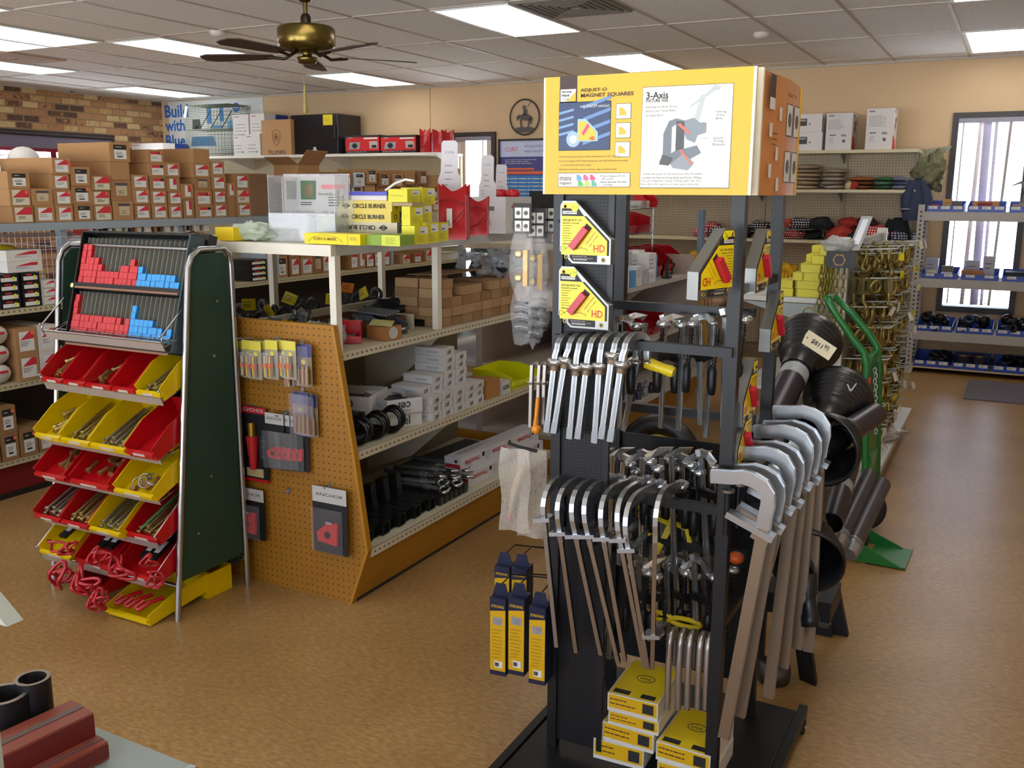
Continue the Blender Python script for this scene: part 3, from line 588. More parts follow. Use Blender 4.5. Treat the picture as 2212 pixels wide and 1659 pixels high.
# poster
A = YP(345, 216, YB-.006); B = YP(567, 211, YB-.006); z1 = 2.70; z0 = 2.0; PB = mat('1f63b8', .5, 0, 0)
b = MB(); x0, x1 = A.x+.1, B.x; x0 = max(x0, -6.62); b.bx(x0, x1, YB-.006, YB-.001, z0, z1, mat('d2d6d4', .5, 0, .03)); e = YB-.0075
def ptxt(t_, px, py, w, m=PB): P = YP(px, py, e); b.text(t_, P, (1, 0, 0), (0, 0, 1), w, m)
ptxt('*Build', 381, 240, .43); ptxt('*with', 378, 271, .36); ptxt('*Blue.', 382, 304, .4)
P = YP(510, 232, e); b.lathe([(.06, 0), (.06, .001)], PB, 24, P, (0, -1, 0)); b.text('Miller', (P.x, e-.002, P.z), (1, 0, 0), (0, 0, 1), .09, LAB); ptxt('Miller', 532, 233, .16, INK)
for (px, py, w, h, c) in [(452, 250, .09, .2, '2f7fc4'), (478, 245, .07, .2, '2f7fc4'), (470, 275, .2, .06, '5a93c4'), (440, 305, .45, .12, '4c7fae'), (425, 270, .16, .14, '3b3f45'), (500, 268, .14, .1, '7db4dc'), (425, 276, .06, .05, 'a83a34')]:
    P = YP(px, py, e-.0004*(1+(px % 5))); b.quad((P.x-w/2, P.y, P.z-h/2), (P.x+w/2, P.y, P.z-h/2), (P.x+w/2*.8, P.y, P.z+h/2), (P.x-w/2*.9, P.y, P.z+h/2), mat(c, .5, 0, .3, 12))
tag(b.build('wall_poster'), 'white welding poster with big blue words beside the brick wall', 'poster')
# brown paper sack box
def d_sack(b, w, h):
    X = (1, 0, 0); U = (0, 0, 1); k = mat('6e4d2a', .7, 0, 0)
    b.text('TILLMAN', (0, -.002, h*.07), X, U, w*.6, INK); b.lathe([(.0, 0), (.01, 0)], k, 8, (0, -.002, h*.5), (0, -1, 0))
    b.tube([(-.06, -.003, h*.66), (0, -.003, h*.72), (.06, -.003, h*.66), (.05, -.003, h*.4), (0, -.003, h*.25), (-.05, -.003, h*.4)], .0022, k, 4, closed=True)
    b.tube([(0.03*math.cos(a), -.003, h*.5+.045*math.sin(a)) for a in [i*.524 for i in range(12)]], .0018, k, 4, closed=True); b.tube([(-.02, -.003, h*.42), (0, -.003, h*.56), (.02, -.003, h*.42)], .0018, k, 4)
o, _, _ = wbox(567, 630, 258, 333, Yc-.06, .28, 'brown paper-wrapped sack box with shield emblem beside the mini fridge', 'b98c5a', deco=d_sack, name='paper_sack_box')
# mini fridge
A = YP(631, 333, Yc); B = YP(731, 333, Yc); T = YP(631, 249, Yc); w_ = B.x-A.x; h_ = T.z-SZ
t = thing('mini_fridge', 'black mini fridge with yellow paper note on its door', 'fridge', (A.x, Yc, SZ)); m = mat('15151a', .25, 0, .1, 3)
b = MB(); b.bx(0, w_, .05, .44, 0, h_, m); b.build('cabinet', t, bevel=.006)
b = MB(); b.bx(0, w_, 0, .044, .004, h_, mat('1b1a20', .18, 0, .1, 3)); dr = b.build('door', t, bevel=.006)
b = MB(); b.bx(w_*.93, w_*.97, -.018, -.001, h_*.4, h_*.7, DARK); b.build('handle', dr)
b = MB(); b.bx(w_*.7, w_*.9, -.003, -.001, h_*.72, h_*.98, mat('e6d21a', .6)); b.lines((w_*.73, -.0035, h_*.88), (1, 0, 0), (0, 0, 1), w_*.12, 2, .02, mat('a08c14', .6), .004); tag(b.build('paper_note', loc=(A.x, Yc, SZ)), 'yellow sticky paper note on the black mini fridge door', 'note')
b = MB(); b.lathe([(.035, 0), (.035, .05), (.02, .065), (.03, .075), (.0, .09)], clear('e8e4d8', .7), 14); P = YP(679, 318, 2.9); tag(b.build('glass_jar', loc=(YP(679, 330, CY+.02).x, CY+.045, SZ)), 'small clear jar with lid in front of the black fridge', 'jar')
# winch boxes
def winch(px0, px1, label):
    A = YP(px0, 333, Yc); B = YP(px1, 333, Yc); w = B.x-A.x; h = YP(px0, 293, Yc).z-SZ; X = (1, 0, 0); U = (0, 0, 1)
    t = thing('winch_box', label, 'box', (A.x, Yc, SZ), group='red winch boxes')
    b = MB(); b.bx(0, w, 0, .3, 0, h, mat('1a181a', .4)); e = -.0015
    b.quad((.0, e, h*.14), (w, e, h*.14), (w, e, h*.88), (.0, e, h*.88), mat('c01c24', .4, 0, .1)); b.quad((0, e*.9, h*.88), (w, e*.9, h*.88), (w, e*.9, h), (0, e*.9, h), mat('2a2628', .4))
    b.text('WARN', (w*.15, e*2, h*.86), X, U, w*.13, LAB); b.text('2000 DC', (w*.4, e*2, h*.84), X, U, w*.3, LRED); b.quad((w*.55, e*2, h*.78), (w*.95, e*2, h*.78), (w*.95, e*2, h*.86), (w*.55, e*2, h*.86), LAB)
    b.slab([(w*.1, e*2, h*.22), (w*.42, e*2, h*.25), (w*.44, e*2, h*.62), (w*.14, e*2, h*.62)], (0, -.001, 0), mat('8f9296', .5)); b.lathe([(.03, 0), (.03, .002)], DARK, 12, (w*.28, e*3, h*.42), (0, -1, 0)); b.bx(w*.2, w*.36, e*4.2, e*3.8, h*.36, h*.48, DARK)
    b.quad((w*.72, e*2, h*.26), (w*.96, e*2, h*.26), (w*.94, e*2, h*.66), (w*.7, e*2, h*.66), mat('a9a19a', .5, 0, .4, 30)); b.quad((w*.78, e*3, h*.3), (w*.92, e*3, h*.3), (w*.92, e*3, h*.45), (w*.78, e*3, h*.45), DARK)
    b.lines((w*.05, e*2, h*.1), X, U, w*.9, 1, .01, mat('8a8a88', .6), h*.04); b.build('printed_carton', t)
winch(747, 820, 'red and black winch box beside the mini fridge'); winch(823, 899, 'red and black winch box farther from the fridge, next to red jugs')
def scoop(loc, rz, h, label, group, s=1):
    """curved red plastic holder with wavy top"""
    t = thing('red_plastic_holder', label, 'holder', loc, rz, group); b = MB(); n = 10; w = h*.5; d = h*.35
    for k, f in enumerate((-1, 1)):
        vs = []; 
        for i in range(n+1):
            a = -1+2*i/n; y = f*d*.5-f*.04*h*math.cos(a*1.5); zt = h*(.86+.14*abs(a)**1.5) if k == 0 else h*(.8+.2*abs(a))
            vs += [(a*w*.5, y, 0), (a*w*.5*1.05, y, zt)]
        b.add(vs+[(x, y+.003, z) for x, y, z in vs], [(2*i, 2*i+2, 2*i+3, 2*i+1) for i in range(n)]+[(2*i+1+2*n+2, 2*i+3+2*n+2, 2*i+2+2*n+2, 2*i+2*n+2) for i in range(n)]+[(2*i+1, 2*i+3, 2*i+3+2*n+2, 2*i+1+2*n+2) for i in range(n)], RED, True)
    b.bx(-w*.5, -w*.5+.003, -d*.5, d*.5, 0, h*.8, RED); b.bx(w*.5-.003, w*.5, -d*.5, d*.5, 0, h*.8, RED); b.bx(-w*.5, w*.5, -d*.5, d*.5, 0, .004, RED)
    b.build('shell', t); b = MB(); y = -d*.5+.04*h*0-.012
    b.tube([(-w*.45, -d*.5-.004, h*.2), (0, -d*.5-.004, h*.3), (w*.45, -d*.5-.004, h*.55)], .0025, mat('8e0f18', .4), 5); b.tube([(-w*.45, -d*.5-.004, h*.7), (0, -d*.5-.004, h*.72), (w*.45, -d*.5-.004, h*.62)], .0025, mat('8e0f18', .4), 5); b.build('rib', t); return t
for k, px in enumerate((910, 937, 955)):
    P = YP(px, 333, Yc); scoop((P.x, Yc+.12, SZ), .2*k, .26-.01*k, f'upright red plastic holder on the back shelf, {ORD[k]} from the winch boxes', 'red holders on the back shelf')
# art ring, blue guide poster
P = YP(1133, 253, YB-.03); R0 = .185
t = thing('wall_ornament', 'round dark metal wall ornament with a horse and rider silhouette', 'wall ornament', (P.x, P.y, P.z))
b = MB(); b.tube([(R0*.96*math.cos(a*.2618), 0, R0*math.sin(a*.2618)) for a in range(24)], .009, mat('4a4645', .6, .3), 6, closed=True); b.build('ring', t)
b = MB(); m = mat('57524f', .6, .3); D_ = (0, .006, 0)
def sil(pts): b.slab([(x*.01, -.003, z*.01) for x, z in pts], D_, m)
sil([(-7, -1), (-6, 2), (-2, 3), (3, 3), (7, 1), (8, -3), (5, -4), (-4, -3)]); sil([(-9, -4), (-10, 0), (-7, 3), (-5, 1)]); sil([(-6, -3), (-4, -3), (-3, -11), (-4.5, -11)]); sil([(5, -3), (7, -2), (5, -11), (3.5, -11)])
sil([(-2, 2), (2, 2), (3, 8), (-1, 9)]); sil([(-2.5, 9), (.5, 8.5), (1, 12), (-2, 12.5)]); sil([(8, 0), (9, -1), (8, -8), (7, -7)]); sil([(-13, -12), (-8, -10.5), (0, -10.5), (8, -10.5), (13, -12), (8, -16), (-8, -16)]); sil([(3, 10), (3.6, 10), (8, 16), (7.4, 16.3)])
b.build('rider_silhouette', t)
A = YP(1081, 305, YB-.02); B = YP(1190, 305, YB-.02); z1 = A.z; z0 = 1.36; w_ = B.x-A.x
t = thing('framed_poster', 'framed blue hitch selection guide poster beside the narrow window', 'poster', (A.x, YB-.02, 0)); e = -.003
b = MB(); b.bx(0, w_, -.002, .0, z0, z1, mat('3f3f86', .4, 0, .05)); b.quad((0, e, z1-.17), (w_, e, z1-.17), (w_, e, z1), (0, e, z1), mat('c3cdea', .4, 0, .1)); b.text('CURT', (.14, e-.001, z1-.09), (1, 0, 0), (0, 0, 1), .16, mat('d8442c', .5, 0, 0))
b.text('HITCH SELECTION GUIDE', (.44, e-.001, z1-.06), (1, 0, 0), (0, 0, 1), .28, PURP, h=.022); b.text('WEIGHT CAPACITY GUIDE', (.44, e-.001, z1-.115), (1, 0, 0), (0, 0, 1), .28, PURP, h=.022)
b.quad((.06, e, z1-.31), (.42, e, z1-.31), (.42, e, z1-.29), (.06, e, z1-.29), ORANGE); b.quad((.06, e, z1-.355), (w_-.04, e, z1-.355), (w_-.04, e, z1-.325), (.06, e, z1-.325), ORANGE); b.quad((.04, e, z0+.06), (w_-.03, e, z0+.06), (w_-.03, e, z1-.37), (.04, e, z1-.37), mat('2f7cc4', .4, 0, .1))
b.lines((.06, e-.001, z1-.2), (1, 0, 0), (0, 0, 1), .4, 3, .02, LAB, .005)
for r_ in range(6): b.lines((.07, e-.001, z1-.4-.04*r_), (1, 0, 0), (0, 0, 1), w_-.13, 1, .01, LAB, .01, ragged=False)
b.build('print', t); b = MB()
for q in ((-.02, 0, z0-.02, z1+.02), (w_, w_+.02, z0-.02, z1+.02), (0, w_, z0-.02, z0), (0, w_, z1, z1+.02)): b.bx(q[0], q[1], -.02, .0, q[2], q[3], DARK)
b.build('frame', t)
# monitor edge and desk clutter under poster
P = YP(1168, 430, 3.2); t = thing('monitor', 'dark computer monitor barely showing beside the tool display', 'monitor', (P.x, 3.2, 0)); b = MB(); b.bx(-.12, .3, -.02, .02, 1.28, 1.56, DARK); b.build('screen', t); b = MB(); b.bx(.05, .1, 0, .05, 1.05, 1.28, DARK); b.bx(-.05, .2, -.06, .12, 1.04, 1.05, DARK); b.build('stand', t)
t = thing('service_counter', 'pale counter standing under the blue guide poster', 'counter', (-1.5, 3.0, 0)); b = MB(); b.bx(0, 1.3, 0, .7, .98, 1.04, mat('cdbfa2', .5)); b.build('worktop', t); b = MB(); b.bx(.05, 1.25, .05, .65, 0, .98, mat('4f8078', .6)); b.build('body', t)
# second gondola beyond A: red mesh-backed displays near brick wall
t = thing('wire_display', 'dark red wire-mesh display rack below the brick wall window', 'display rack', (-4.6, 0, 0)); rm_ = mat('6e1226', .5)
b = MB(); b.bx(-.02, .02, -.2, 2.3, 1.9, 1.93, rm_); b.bx(-.02, .02, -.2, 2.3, .1, .14, rm_)
for y in (-.2, .6, 1.45, 2.27): b.bx(-.02, .02, y, y+.03, 0, 1.9, rm_)
b.build('frame', t); b = MB()
for i in range(40): y = -.17+i*.061; b.tube([(0, y, .14), (0, y, 1.9)], .003, mat('b9a0a8', .4, .5), 4, smooth=False)
for i in range(24): z = .2+i*.072; b.tube([(0, -.17, z), (0, 2.27, z)], .003, mat('b9a0a8', .4, .5), 4, smooth=False)
b.build('mesh_panel', t); b = MB(); b.bx(-.3, .3, -.2, 2.3, 0, .1, rm_); b.build('base', t)
for k, (y, z, c, lab) in enumerate([(.2, 1.62, 'cfccc6', 'pale grey helmet bag lying on the red mesh display'), (.75, 1.66, 'e8502c', 'orange-red cap shape hanging on the red mesh display'), (1.2, 1.55, 'b9b4b0', 'light shirt pack hanging on the red mesh display')]):
    b = MB(); b.ball((0, 0, 0), .14, mat(c, .7), 12, 8, (.6, 1.1, .8)); tag(b.build('hanging_pack', loc=(-4.46, y, z+.2)), lab, 'package')
# ================================================================ WALL SHELVING D (beige pegboard, right of centre)
PEGB = dots('b7a688', '4e4232', .0254, .0042); SHB = mat('c9bd98', .5, 0, .08)
DX0, DX1, DY = -.1, 2.74, 3.5
t = thing('pegboard_shelving', 'beige pegboard wall shelving with folded workwear and polka-dot caps', 'shelving')
b = MB(); b.bx(DX0, DX1, YB-.1, YB-.04, .1, 1.94, PEGB); b.build('pegboard', t)
for z, l in ((1.93, 'top'), (1.585, 'mid'), (1.13, 'low'), (.72, 'l')):
    b = MB(); b.bx(DX0, DX1, DY, YB-.1, z-.028, z, SHB); b.build('shelf', t)
    for x in (DX0+.05, 1.35, 2.08, DX1-.03):
        b = MB(); b.slab([(x, DY+.08, z-.028), (x, YB-.1, z-.028), (x, YB-.1, z-.12)], (.006, 0, 0), mat('8f8a76', .5)); b.build('bracket', t)
b = MB(); b.bx(DX0, DX1, DY+.02, YB-.04, 0, .1, mat('6b5f4a', .6)); b.build('kick_base', t)
for x in (DX0, 1.35, 2.08, DX1-.02): b = MB(); b.bx(x, x+.03, YB-.115, YB-.1, .1, 1.94, mat('9d937c', .5)); b.build('upright', t)
b = MB(); b.slab([(DX1+.012, YB-.2, 1.93), (DX1+.24, YB-.23, 1.96), (DX1+.24, YB-.23, 1.945), (DX1+.08, YB-.2, 1.8)], (0, .008, 0), mat('8f937c', .5)); b.build('loose_bracket', t)
zt = 1.931
def tall_print(b, w, h):
    X = (1, 0, 0); U = (0, 0, 1)
    b.lines((-w*.42, -.001, h*.95), X, U, w*.3, 1, .01, mat('6b6266', .6), h*.035); b.lines((-w*.42, -.001, h*.82), X, U, w*.7, 8, h*.035, mat('8f8b8b', .6), h*.012)
    b.lines((-w*.35, -.001, h*.42), X, U, w*.25, 1, .01, INK, h*.03); b.lines((w*.1, -.001, h*.42), X, U, w*.25, 2, h*.03, INK, h*.02); b.lines((-w*.35, -.001, h*.33), X, U, w*.2, 4, h*.04, mat('8f8b8b', .6), h*.012); b.bx(w*.15, w*.26, -.001, 0, h*.2, h*.28, mat('5a5a58', .6))
    b.slab([(w/2+.001, .02, 0)]+[(w/2+.001, .02+.2*math.cos(a*.2618), .12*math.sin(a*.2618)) for a in range(7)], (.001, 0, 0), mat('c8372c', .5))
    for q in ((.1, .5), (.14, .56), (.12, .66), (.18, .7)): b.bx(w/2, w/2+.001, q[0], q[0]+.04, h*q[1], h*q[1]+.04, mat('7a2a2a', .5))
    b.bx(w/2, w/2+.001, .05, .12, h*.9, h*.96, mat('4a6ab8', .5))
def thumb(b, w, h): b.bx(-w*.42, -w*.05, -.001, 0, h*.35, h*.75, mat('3b3a3e', .6)); b.bx(-w*.38, -w*.1, -.0015, 0, h*.6, h*.7, mat('9a9a98', .6)); b.bx(w*.02, w*.08, -.001, 0, h*.4, h*.5, mat('6a6a68', .6))
for k in range(2): wbox(1716, 1775, 279-39*k, 318-39*k, DY+.04, .3, f"white carton with dark photo patch, {('lower','upper')[k]} one of the stacked pair above brown bundles", 'd9d3cf', 'white cartons on the top pegboard shelf', thumb, z=zt+.2*k if 0 else zt+k*(YP(1716, 279, DY+.04).z-YP(1716, 318, DY+.04).z+.001))
wbox(1782, 1838, 238, 317, DY+.04, .3, 'tall printed white carton between the photo-patch pair and the end carton', 'd2ccc8', 'white cartons on the top pegboard shelf', tall_print, z=zt)
wbox(1868, 1926, 228, 316, DY+.04, .3, 'tall printed white carton with red arc standing at the shelf end', 'd6d0cc', 'white cartons on the top pegboard shelf', tall_print, z=zt)
def heap(px, py, Y, z, r, sc, h, label, name, cat, amp=.25, seed=0, m=None, rough=.8, group=None, extra=None):
    P = YP(px, py, Y); b = MB(); blob(b, (0, 0, r*sc[2]*.85), r, sc, m or mat(h, rough, 0, .25, 18), amp, seed, fq=2)
    vs = b.v; b.v = [(x, y, max(z_, 0)) for x, y, z_ in vs]
    if extra: extra(b, r)
    return tag(b.build(name, loc=(P.x, Y, z+.001)), label, cat, group)
def fold_stack(px, n, w, d, z, cols, label, group=None, film=True, name='folded_pack', Y=DY+.2):
    x = YP(px, 400, Y).x
    for k in range(n):
        b = MB(); blob(b, (0, 0, .018), 1, (w/2, d/2, .02), mat(cols[k % len(cols)], .7, 0, .2, 25), .1, k+px, 16, 8, 2.5)
        if film: blob(b, (0, 0, .019), 1.02, (w/2, d/2, .022), clear('d8d4c8', .2), .1, k+px, 16, 8, 2.5)
        tag(b.build(name, loc=(x+rnd.uniform(-.02, .02), Y+rnd.uniform(-.02, .02), z+.002+.036*k), rot=(0, 0, rnd.uniform(-.1, .1))), f'{label}, {ORD[k]} up in its pile', 'package', group)
fold_stack(1742, 6, .26, .3, 1.586, ['b5946a', '9c7a50', 'a88b6c'], 'tan leather glove pack under the photo-patch cartons', 'tan glove packs'); fold_stack(1800, 5, .2, .28, 1.586, ['a89078', '8f7a66'], 'film-wrapped grey-tan pack beside the leather pile', 'grey-tan packs')
fold_stack(1858, 3, .26, .28, 1.586, ['8a4f2a', '6e3c22', 'a05a2c'], 'rust brown suede pack on the middle pegboard shelf', 'rust suede packs', False); fold_stack(1915, 3, .2, .26, 1.586, ['2f5a3c', '56735a', '3c6b45'], 'green work shirt pack on the middle pegboard shelf', 'green shirt packs', False)
fold_stack(1948, 3, .15, .26, 1.586, ['6b6f80', '4c5470', '737788'], 'grey-blue shirt pack at the end of the middle shelf', 'grey-blue shirt packs', False)
for k, (px, c) in enumerate([(1833, 'c9b084'), (1845, 'a82a22')]): heap(px, 405, DY+.02, 1.586, .03, (1, .8, 1.2), c, ('small pale tag bundle hanging at the shelf lip below rust packs', 'small red wrapped pack at the shelf lip below rust packs')[k], 'small_pack', 'package')
# caps
PD = {k: dots(a, c, .022, .0065, 'xz', .8) for k, a, c in (('b', '16181e', 'd8d8d8'), ('r', 'b01c22', 'e6dcd8'), ('n', '1e2a4a', 'd8d8d8'))}
PD['k'] = mat('17171c', .85, 0, .2, 30); PD['o'] = mat('b0382a', .8, 0, .5, 30); PD['m'] = mat('4a1c28', .85, 0, .2, 20); PD['d'] = mat('2b2b30', .85, 0, .3, 20)
caps = [(1518, 500, 'r', .085), (1540, 488, 'r', .08), (1555, 512, 'b', .09), (1575, 495, 'o', .07), (1600, 512, 'k', .1), (1640, 488, 'b', .1), (1650, 508, 'r', .08), (1668, 500, 'k', .1), (1705, 480, 'o', .07), (1722, 500, 'r', .1), (1735, 482, 'b', .11), (1755, 508, 'd', .08), (1770, 480, 'k', .11), (1800, 505, 'b', .08), (1815, 492, 'o', .11), (1835, 480, 'o', .09), (1850, 505, 'k', .08), (1872, 478, 'm', .09), (1890, 498, 'r', .13), (1925, 505, 'k', .12), (1950, 500, 'n', .1)]
cn = {'r': 'red polka-dot', 'b': 'black polka-dot', 'o': 'orange patterned', 'k': 'plain black', 'd': 'charcoal', 'm': 'maroon', 'n': 'navy polka-dot'}
zc = 1.131; cnt = {}
for k, (px, py, c, r) in enumerate(caps):
    Y = DY+.12+.1*(k % 2); zz = max(zc, YP(px, py, Y).z-r*.6) if py < 490 else zc; cnt[c] = cnt.get(c, -1)+1
    P = YP(px, py, Y); b = MB(); n = 18; blob(b, (0, 0, r*.45), r, (1.15, 1, .62), PD[c], .22, k); b.v = [(x, y, max(z_, 0)) for x, y, z_ in b.v]
    b.slab([(r*1.0*math.cos(a*.35), -r*.75-r*.55*math.sin(a*.35), .01) for a in range(10)], (0, -.004, .008), PD[c])
    tag(b.build('welding_cap', loc=(P.x, Y, zz), rot=(0, 0, rnd.uniform(-.5, .5))), f'{cn[c]} welding cap on low pegboard shelf, {ORD[cnt[c]]} of its pattern', 'cap', 'welding caps on the low pegboard shelf')
# yellow glove bundles on the lowest shelf
for k, (px, py, c, r) in enumerate([(1515, 555, 'd9a41c', .1), (1535, 590, 'e0652a', .1), (1555, 575, 'cfcab0', .09), (1530, 630, 'b98a6a', .11), (1545, 650, 'cdb89a', .1), (1700, 585, 'e0b01c', .09)]):
    P = YP(px, py, DY+.1); b = MB(); blob(b, (0, 0, 0), r, (1, .7, .8), mat(c, .8, 0, .3, 20), .3, k)
    for q in range(4): b.tube([(-.05+.03*q, -.05, -.02), (-.06+.035*q, -.09, -.1), (-.06+.036*q, -.08, -.14)], .014, mat(c, .8, 0, .3, 20), 7)
    tag(b.build('glove_bundle', loc=P), ('yellow', 'orange-cuffed', 'cream', 'tan', 'pale tan', 'golden')[k]+' work glove bundle hanging on the pegboard below the caps', 'gloves', 'glove bundles')
# jackets hanging at the end of the shelving
def jacket(px, py, Y, w, h, m, label, seed):
    P = YP(px, py, Y); t = thing('hanging_jacket', label, 'jacket', P)
    b = MB(); n = 14; k = 10; vs = []
    for i in range(k+1):
        f = i/k; ww = w*(.25+.75*min(1, f*2.2))*(1+.06*math.sin(f*9+seed)); dd = .07*(.5+f)
        for j in range(n): a = 2*math.pi*j/n; vs.append((ww/2*math.cos(a)*(1+.1*math.sin(3*a+seed)), dd*math.sin(a)*(1+.25*math.sin(5*a)), -h*f))
    b.add(vs, [(i*n+j, i*n+(j+1) % n, (i+1)*n+(j+1) % n, (i+1)*n+j) for i in range(k) for j in range(n)]+[tuple(range(n))], m, True); b.build('body', t)
    for s in (-1, 1):
        b = MB(); b.tube([(s*w*.16, 0, -h*.08), (s*w*.34, -.035, -h*.5), (s*w*.33, -.06, -h*(.9+.12*s))], .05, m, 12, rad=[.045, .05, .04]); b.lathe([(.042, 0), (.042, .008)], mat('9aa0aa', .5), 12, (s*w*.33, -.058, -h*(.86+.12*s))); b.build('sleeve', t)
    return t
jacket(1985, 385, DY+.05, .24, .36, mat('26304a', .75, 0, .2, 12), 'navy jacket with reflective cuffs hanging off the shelving end', 1)
jacket(1940, 470, DY+.12, .26, .34, mat('12141a', .85, 0, .2, 12), 'black jacket bulging at the shelving end below the navy one', 3)
P = YP(2005, 370, DY+.1); t = thing('camo_cap', 'camouflage cap hanging at the shelving end above the navy jacket', 'cap', P)
b = MB(); blob(b, (.01, 0, -.01), .13, (.95, .7, 1.1), mat('6b6a4c', .9, 0, .9, 22), .35, 5, 24, 16, 3); b.build('crown', t); b = MB(); b.tube([(.07, -.02, -.1), (.12, -.03, -.12), (.12, -.03, -.17), (.08, -.02, -.16)], .006, DARK, 6); b.build('strap', t)

# ================================================================ INDUSTRIAL TRAY SHELVING E
EX0, EX1, EY = 2.785, 4.75, 3.42; EM = mat('aaa59c', .5, 0, .06, 5)
t = thing('boltless_shelving', 'beige-grey slotted-post shelving with blue trays in front of the window', 'shelving')
slot = mat('33302c', .6)
for x in (EX0, EX1-.05):
    for y in (EY, YB-.09):
        b = MB(); b.bx(x, x+.052, y, y+.004, 0, 1.46, EM); b.bx(x, x+.004, y+.004, y+.04, 0, 1.46, EM)
        z = .06
        while z < 1.42: b.quad((x+.018, y-.001, z), (x+.034, y-.001, z), (x+.032, y-.001, z+.018), (x+.02, y-.001, z+.018), slot); z += .038
        b.build('post', t)
for z in (.055, .37, .83, 1.4):
    b = MB()
    if z > .1: b.bx(EX0+.052, EX1-.052, EY+.004, EY+.02, z-.075, z, EM); b.bx(EX0+.052, EX1-.052, YB-.09, YB-.074, z-.075, z, EM); b.build('beam', t); b = MB()
    b.bx(EX0+.005, EX1-.005, EY+.02, YB-.09, z-.012, z-.0, mat('c9b489', .6)); b.build('deck', t)
TB = mat('1c3fa0', .35, 0, .06)
def tray(x0, x1, y0, y1, z, h, label, tags=3, group='blue shelf trays'):
    t = thing('blue_tray', label, 'tray', ((x0+x1)/2, y0, z), group=group); w = x1-x0; d = y1-y0; q = .004
    b = MB(); b.bx(-w/2, w/2, 0, d, 0, q, TB); b.bx(-w/2, w/2, 0, q, q, h, TB); b.bx(-w/2, w/2, d-q, d, q, h*1.8, TB)
    for s in (-1, 1): b.slab([(s*(w/2-q*(s > 0)), q, q), (s*(w/2-q*(s > 0)), d-q, q), (s*(w/2-q*(s > 0)), d-q, h*1.8), (s*(w/2-q*(s > 0)), q, h)], (q if s > 0 else q, 0, 0), TB)
    b.build('body', t)
    for k in range(tags):
        b = MB(); xx = -w/2+w*(k+.5)/tags; b.bx(xx-.034, xx+.034, -.0015, -.0002, h*.45, h*.95, LAB); b.lines((xx-.025, -.002, h*.8), (1, 0, 0), (0, 0, 1), .045, 2, h*.18, INK, h*.05); b.build('label_strip', t)
    return t
nm = ('nearest the pegboard', 'second from the pegboard', 'third from the pegboard', 'fourth from the pegboard', 'farthest from the pegboard'); lv = ('floor', 'second', 'third', 'top')
for li, z in enumerate((.056, .371, .831, 1.401)):
    for k in range(5):
        x0 = 2.85+.315*k; tray(x0, x0+.29, EY+.03, EY+.42, z, (.055, .05, .045, .05)[li], f'blue tray on the {lv[li]} level of the slotted-post shelving, {nm[k]}', 3 if li != 2 or k == 9 else 2)
        r = random.Random(li*7+k)
        if li == 1 or (li == 0 and k in (0, 2, 3, 4)):
            for q in range(9 if li else 5):
                xx, yy = x0+.145+r.uniform(-.1, .1), EY+.2+r.uniform(-.13, .12); rr = r.uniform(.032, .05)*(1.3 if li == 0 else 1); mm = (mat('1b1c20', .4, .3), mat('2a2622', .4, .4), mat('1e2a44', .4))[r.randrange(3)]
                b = MB(); b.lathe([(rr*.45, 0), (rr, .003), (rr, .04), (rr*.8, .055), (rr*.5, .05), (rr*.45, .0)], mm, 14, cap=False)
                tag(b.build('machine_fitting', loc=(xx, yy, z+.008+.042*(q % 3 if li else q % 2)), rot=(r.uniform(-.9, .9), r.uniform(-.9, .9), 0)), f'dark round fitting heaped in the blue tray, {lv[li]} level, {nm[k]}', 'fitting', f'dark fittings {lv[li]} level {nm[k]}')
        if li == 0 and k == 1:
            for q in range(2):
                b = MB(); b.lathe([(.052, 0), (.055, .004), (.055, .1), (.058, .102), (.058, .112), (.05, .113), (.048, .08), (.001, .08)], mat('8d8578', .3, .8, .1), 20); tag(b.build('metal_can', loc=(x0+.085+.12*q, EY+.14, z+.005)), f"open shiny metal can in the floor-level blue tray, {('nearer','farther from')[q]} the pegboard", 'can', 'metal cans')
def sbox(x, y, z, w, d, h, c, label, rz=0, name='small_box', deco=None):
    b = MB(); b.bx(-w/2, w/2, -d/2, d/2, 0, h, mat(c, .65, 0, .1)); b.lines((-w*.35, -d/2-.001, h*.7), (1, 0, 0), (0, 0, 1), w*.6, 2, h*.2, mat('5a5248', .6), h*.05)
    if deco: deco(b, w, d, h)
    return tag(b.build(name, loc=(x, y, z), rot=(0, 0, rz)), label, 'box')
z = .836
sbox(2.92, EY+.2, z, .1, .12, .16, '9a9cae', 'grey-lilac box in the nearest third-level blue tray'); sbox(2.93, EY+.1, z, .08, .06, .06, 'c9c2a4', 'small cream box with yellow patch in the nearest third-level tray'); sbox(3.05, EY+.15, z, .09, .12, .1, '5d5a4c', 'drab flat parts box in the nearest third-level tray'); sbox(3.05, EY+.07, z, .09, .04, .05, 'cdd2e0', 'small white card box at the front of the nearest third-level tray')
sbox(3.25, EY+.08, z, .17, .07, .075, '9c6636', 'orange-brown carton in the second third-level blue tray'); sbox(3.24, EY+.22, z, .11, .1, .15, 'a6a4b4', 'grey-white box behind the orange-brown carton'); sbox(3.37, EY+.22, z, .09, .1, .19, 'b0aeba', 'taller grey-white box behind the orange-brown carton')
for k in range(3): sbox(3.62+.31*k, EY+.17, z, .24, .2, .07, '14161e', f'flat black parts box in the {("third","fourth","fifth")[k]} third-level blue tray')
z = 1.406
sbox(2.9, EY+.12, z, .1, .08, .055, 'b8332c', 'small red box in the nearest top-level blue tray'); sbox(3.0, EY+.16, z, .07, .08, .1, 'b98a52', 'small upright brown box in the nearest top-level tray'); sbox(3.075, EY+.14, z, .07, .1, .08, '5a5448', 'dark small box in the nearest top-level tray')
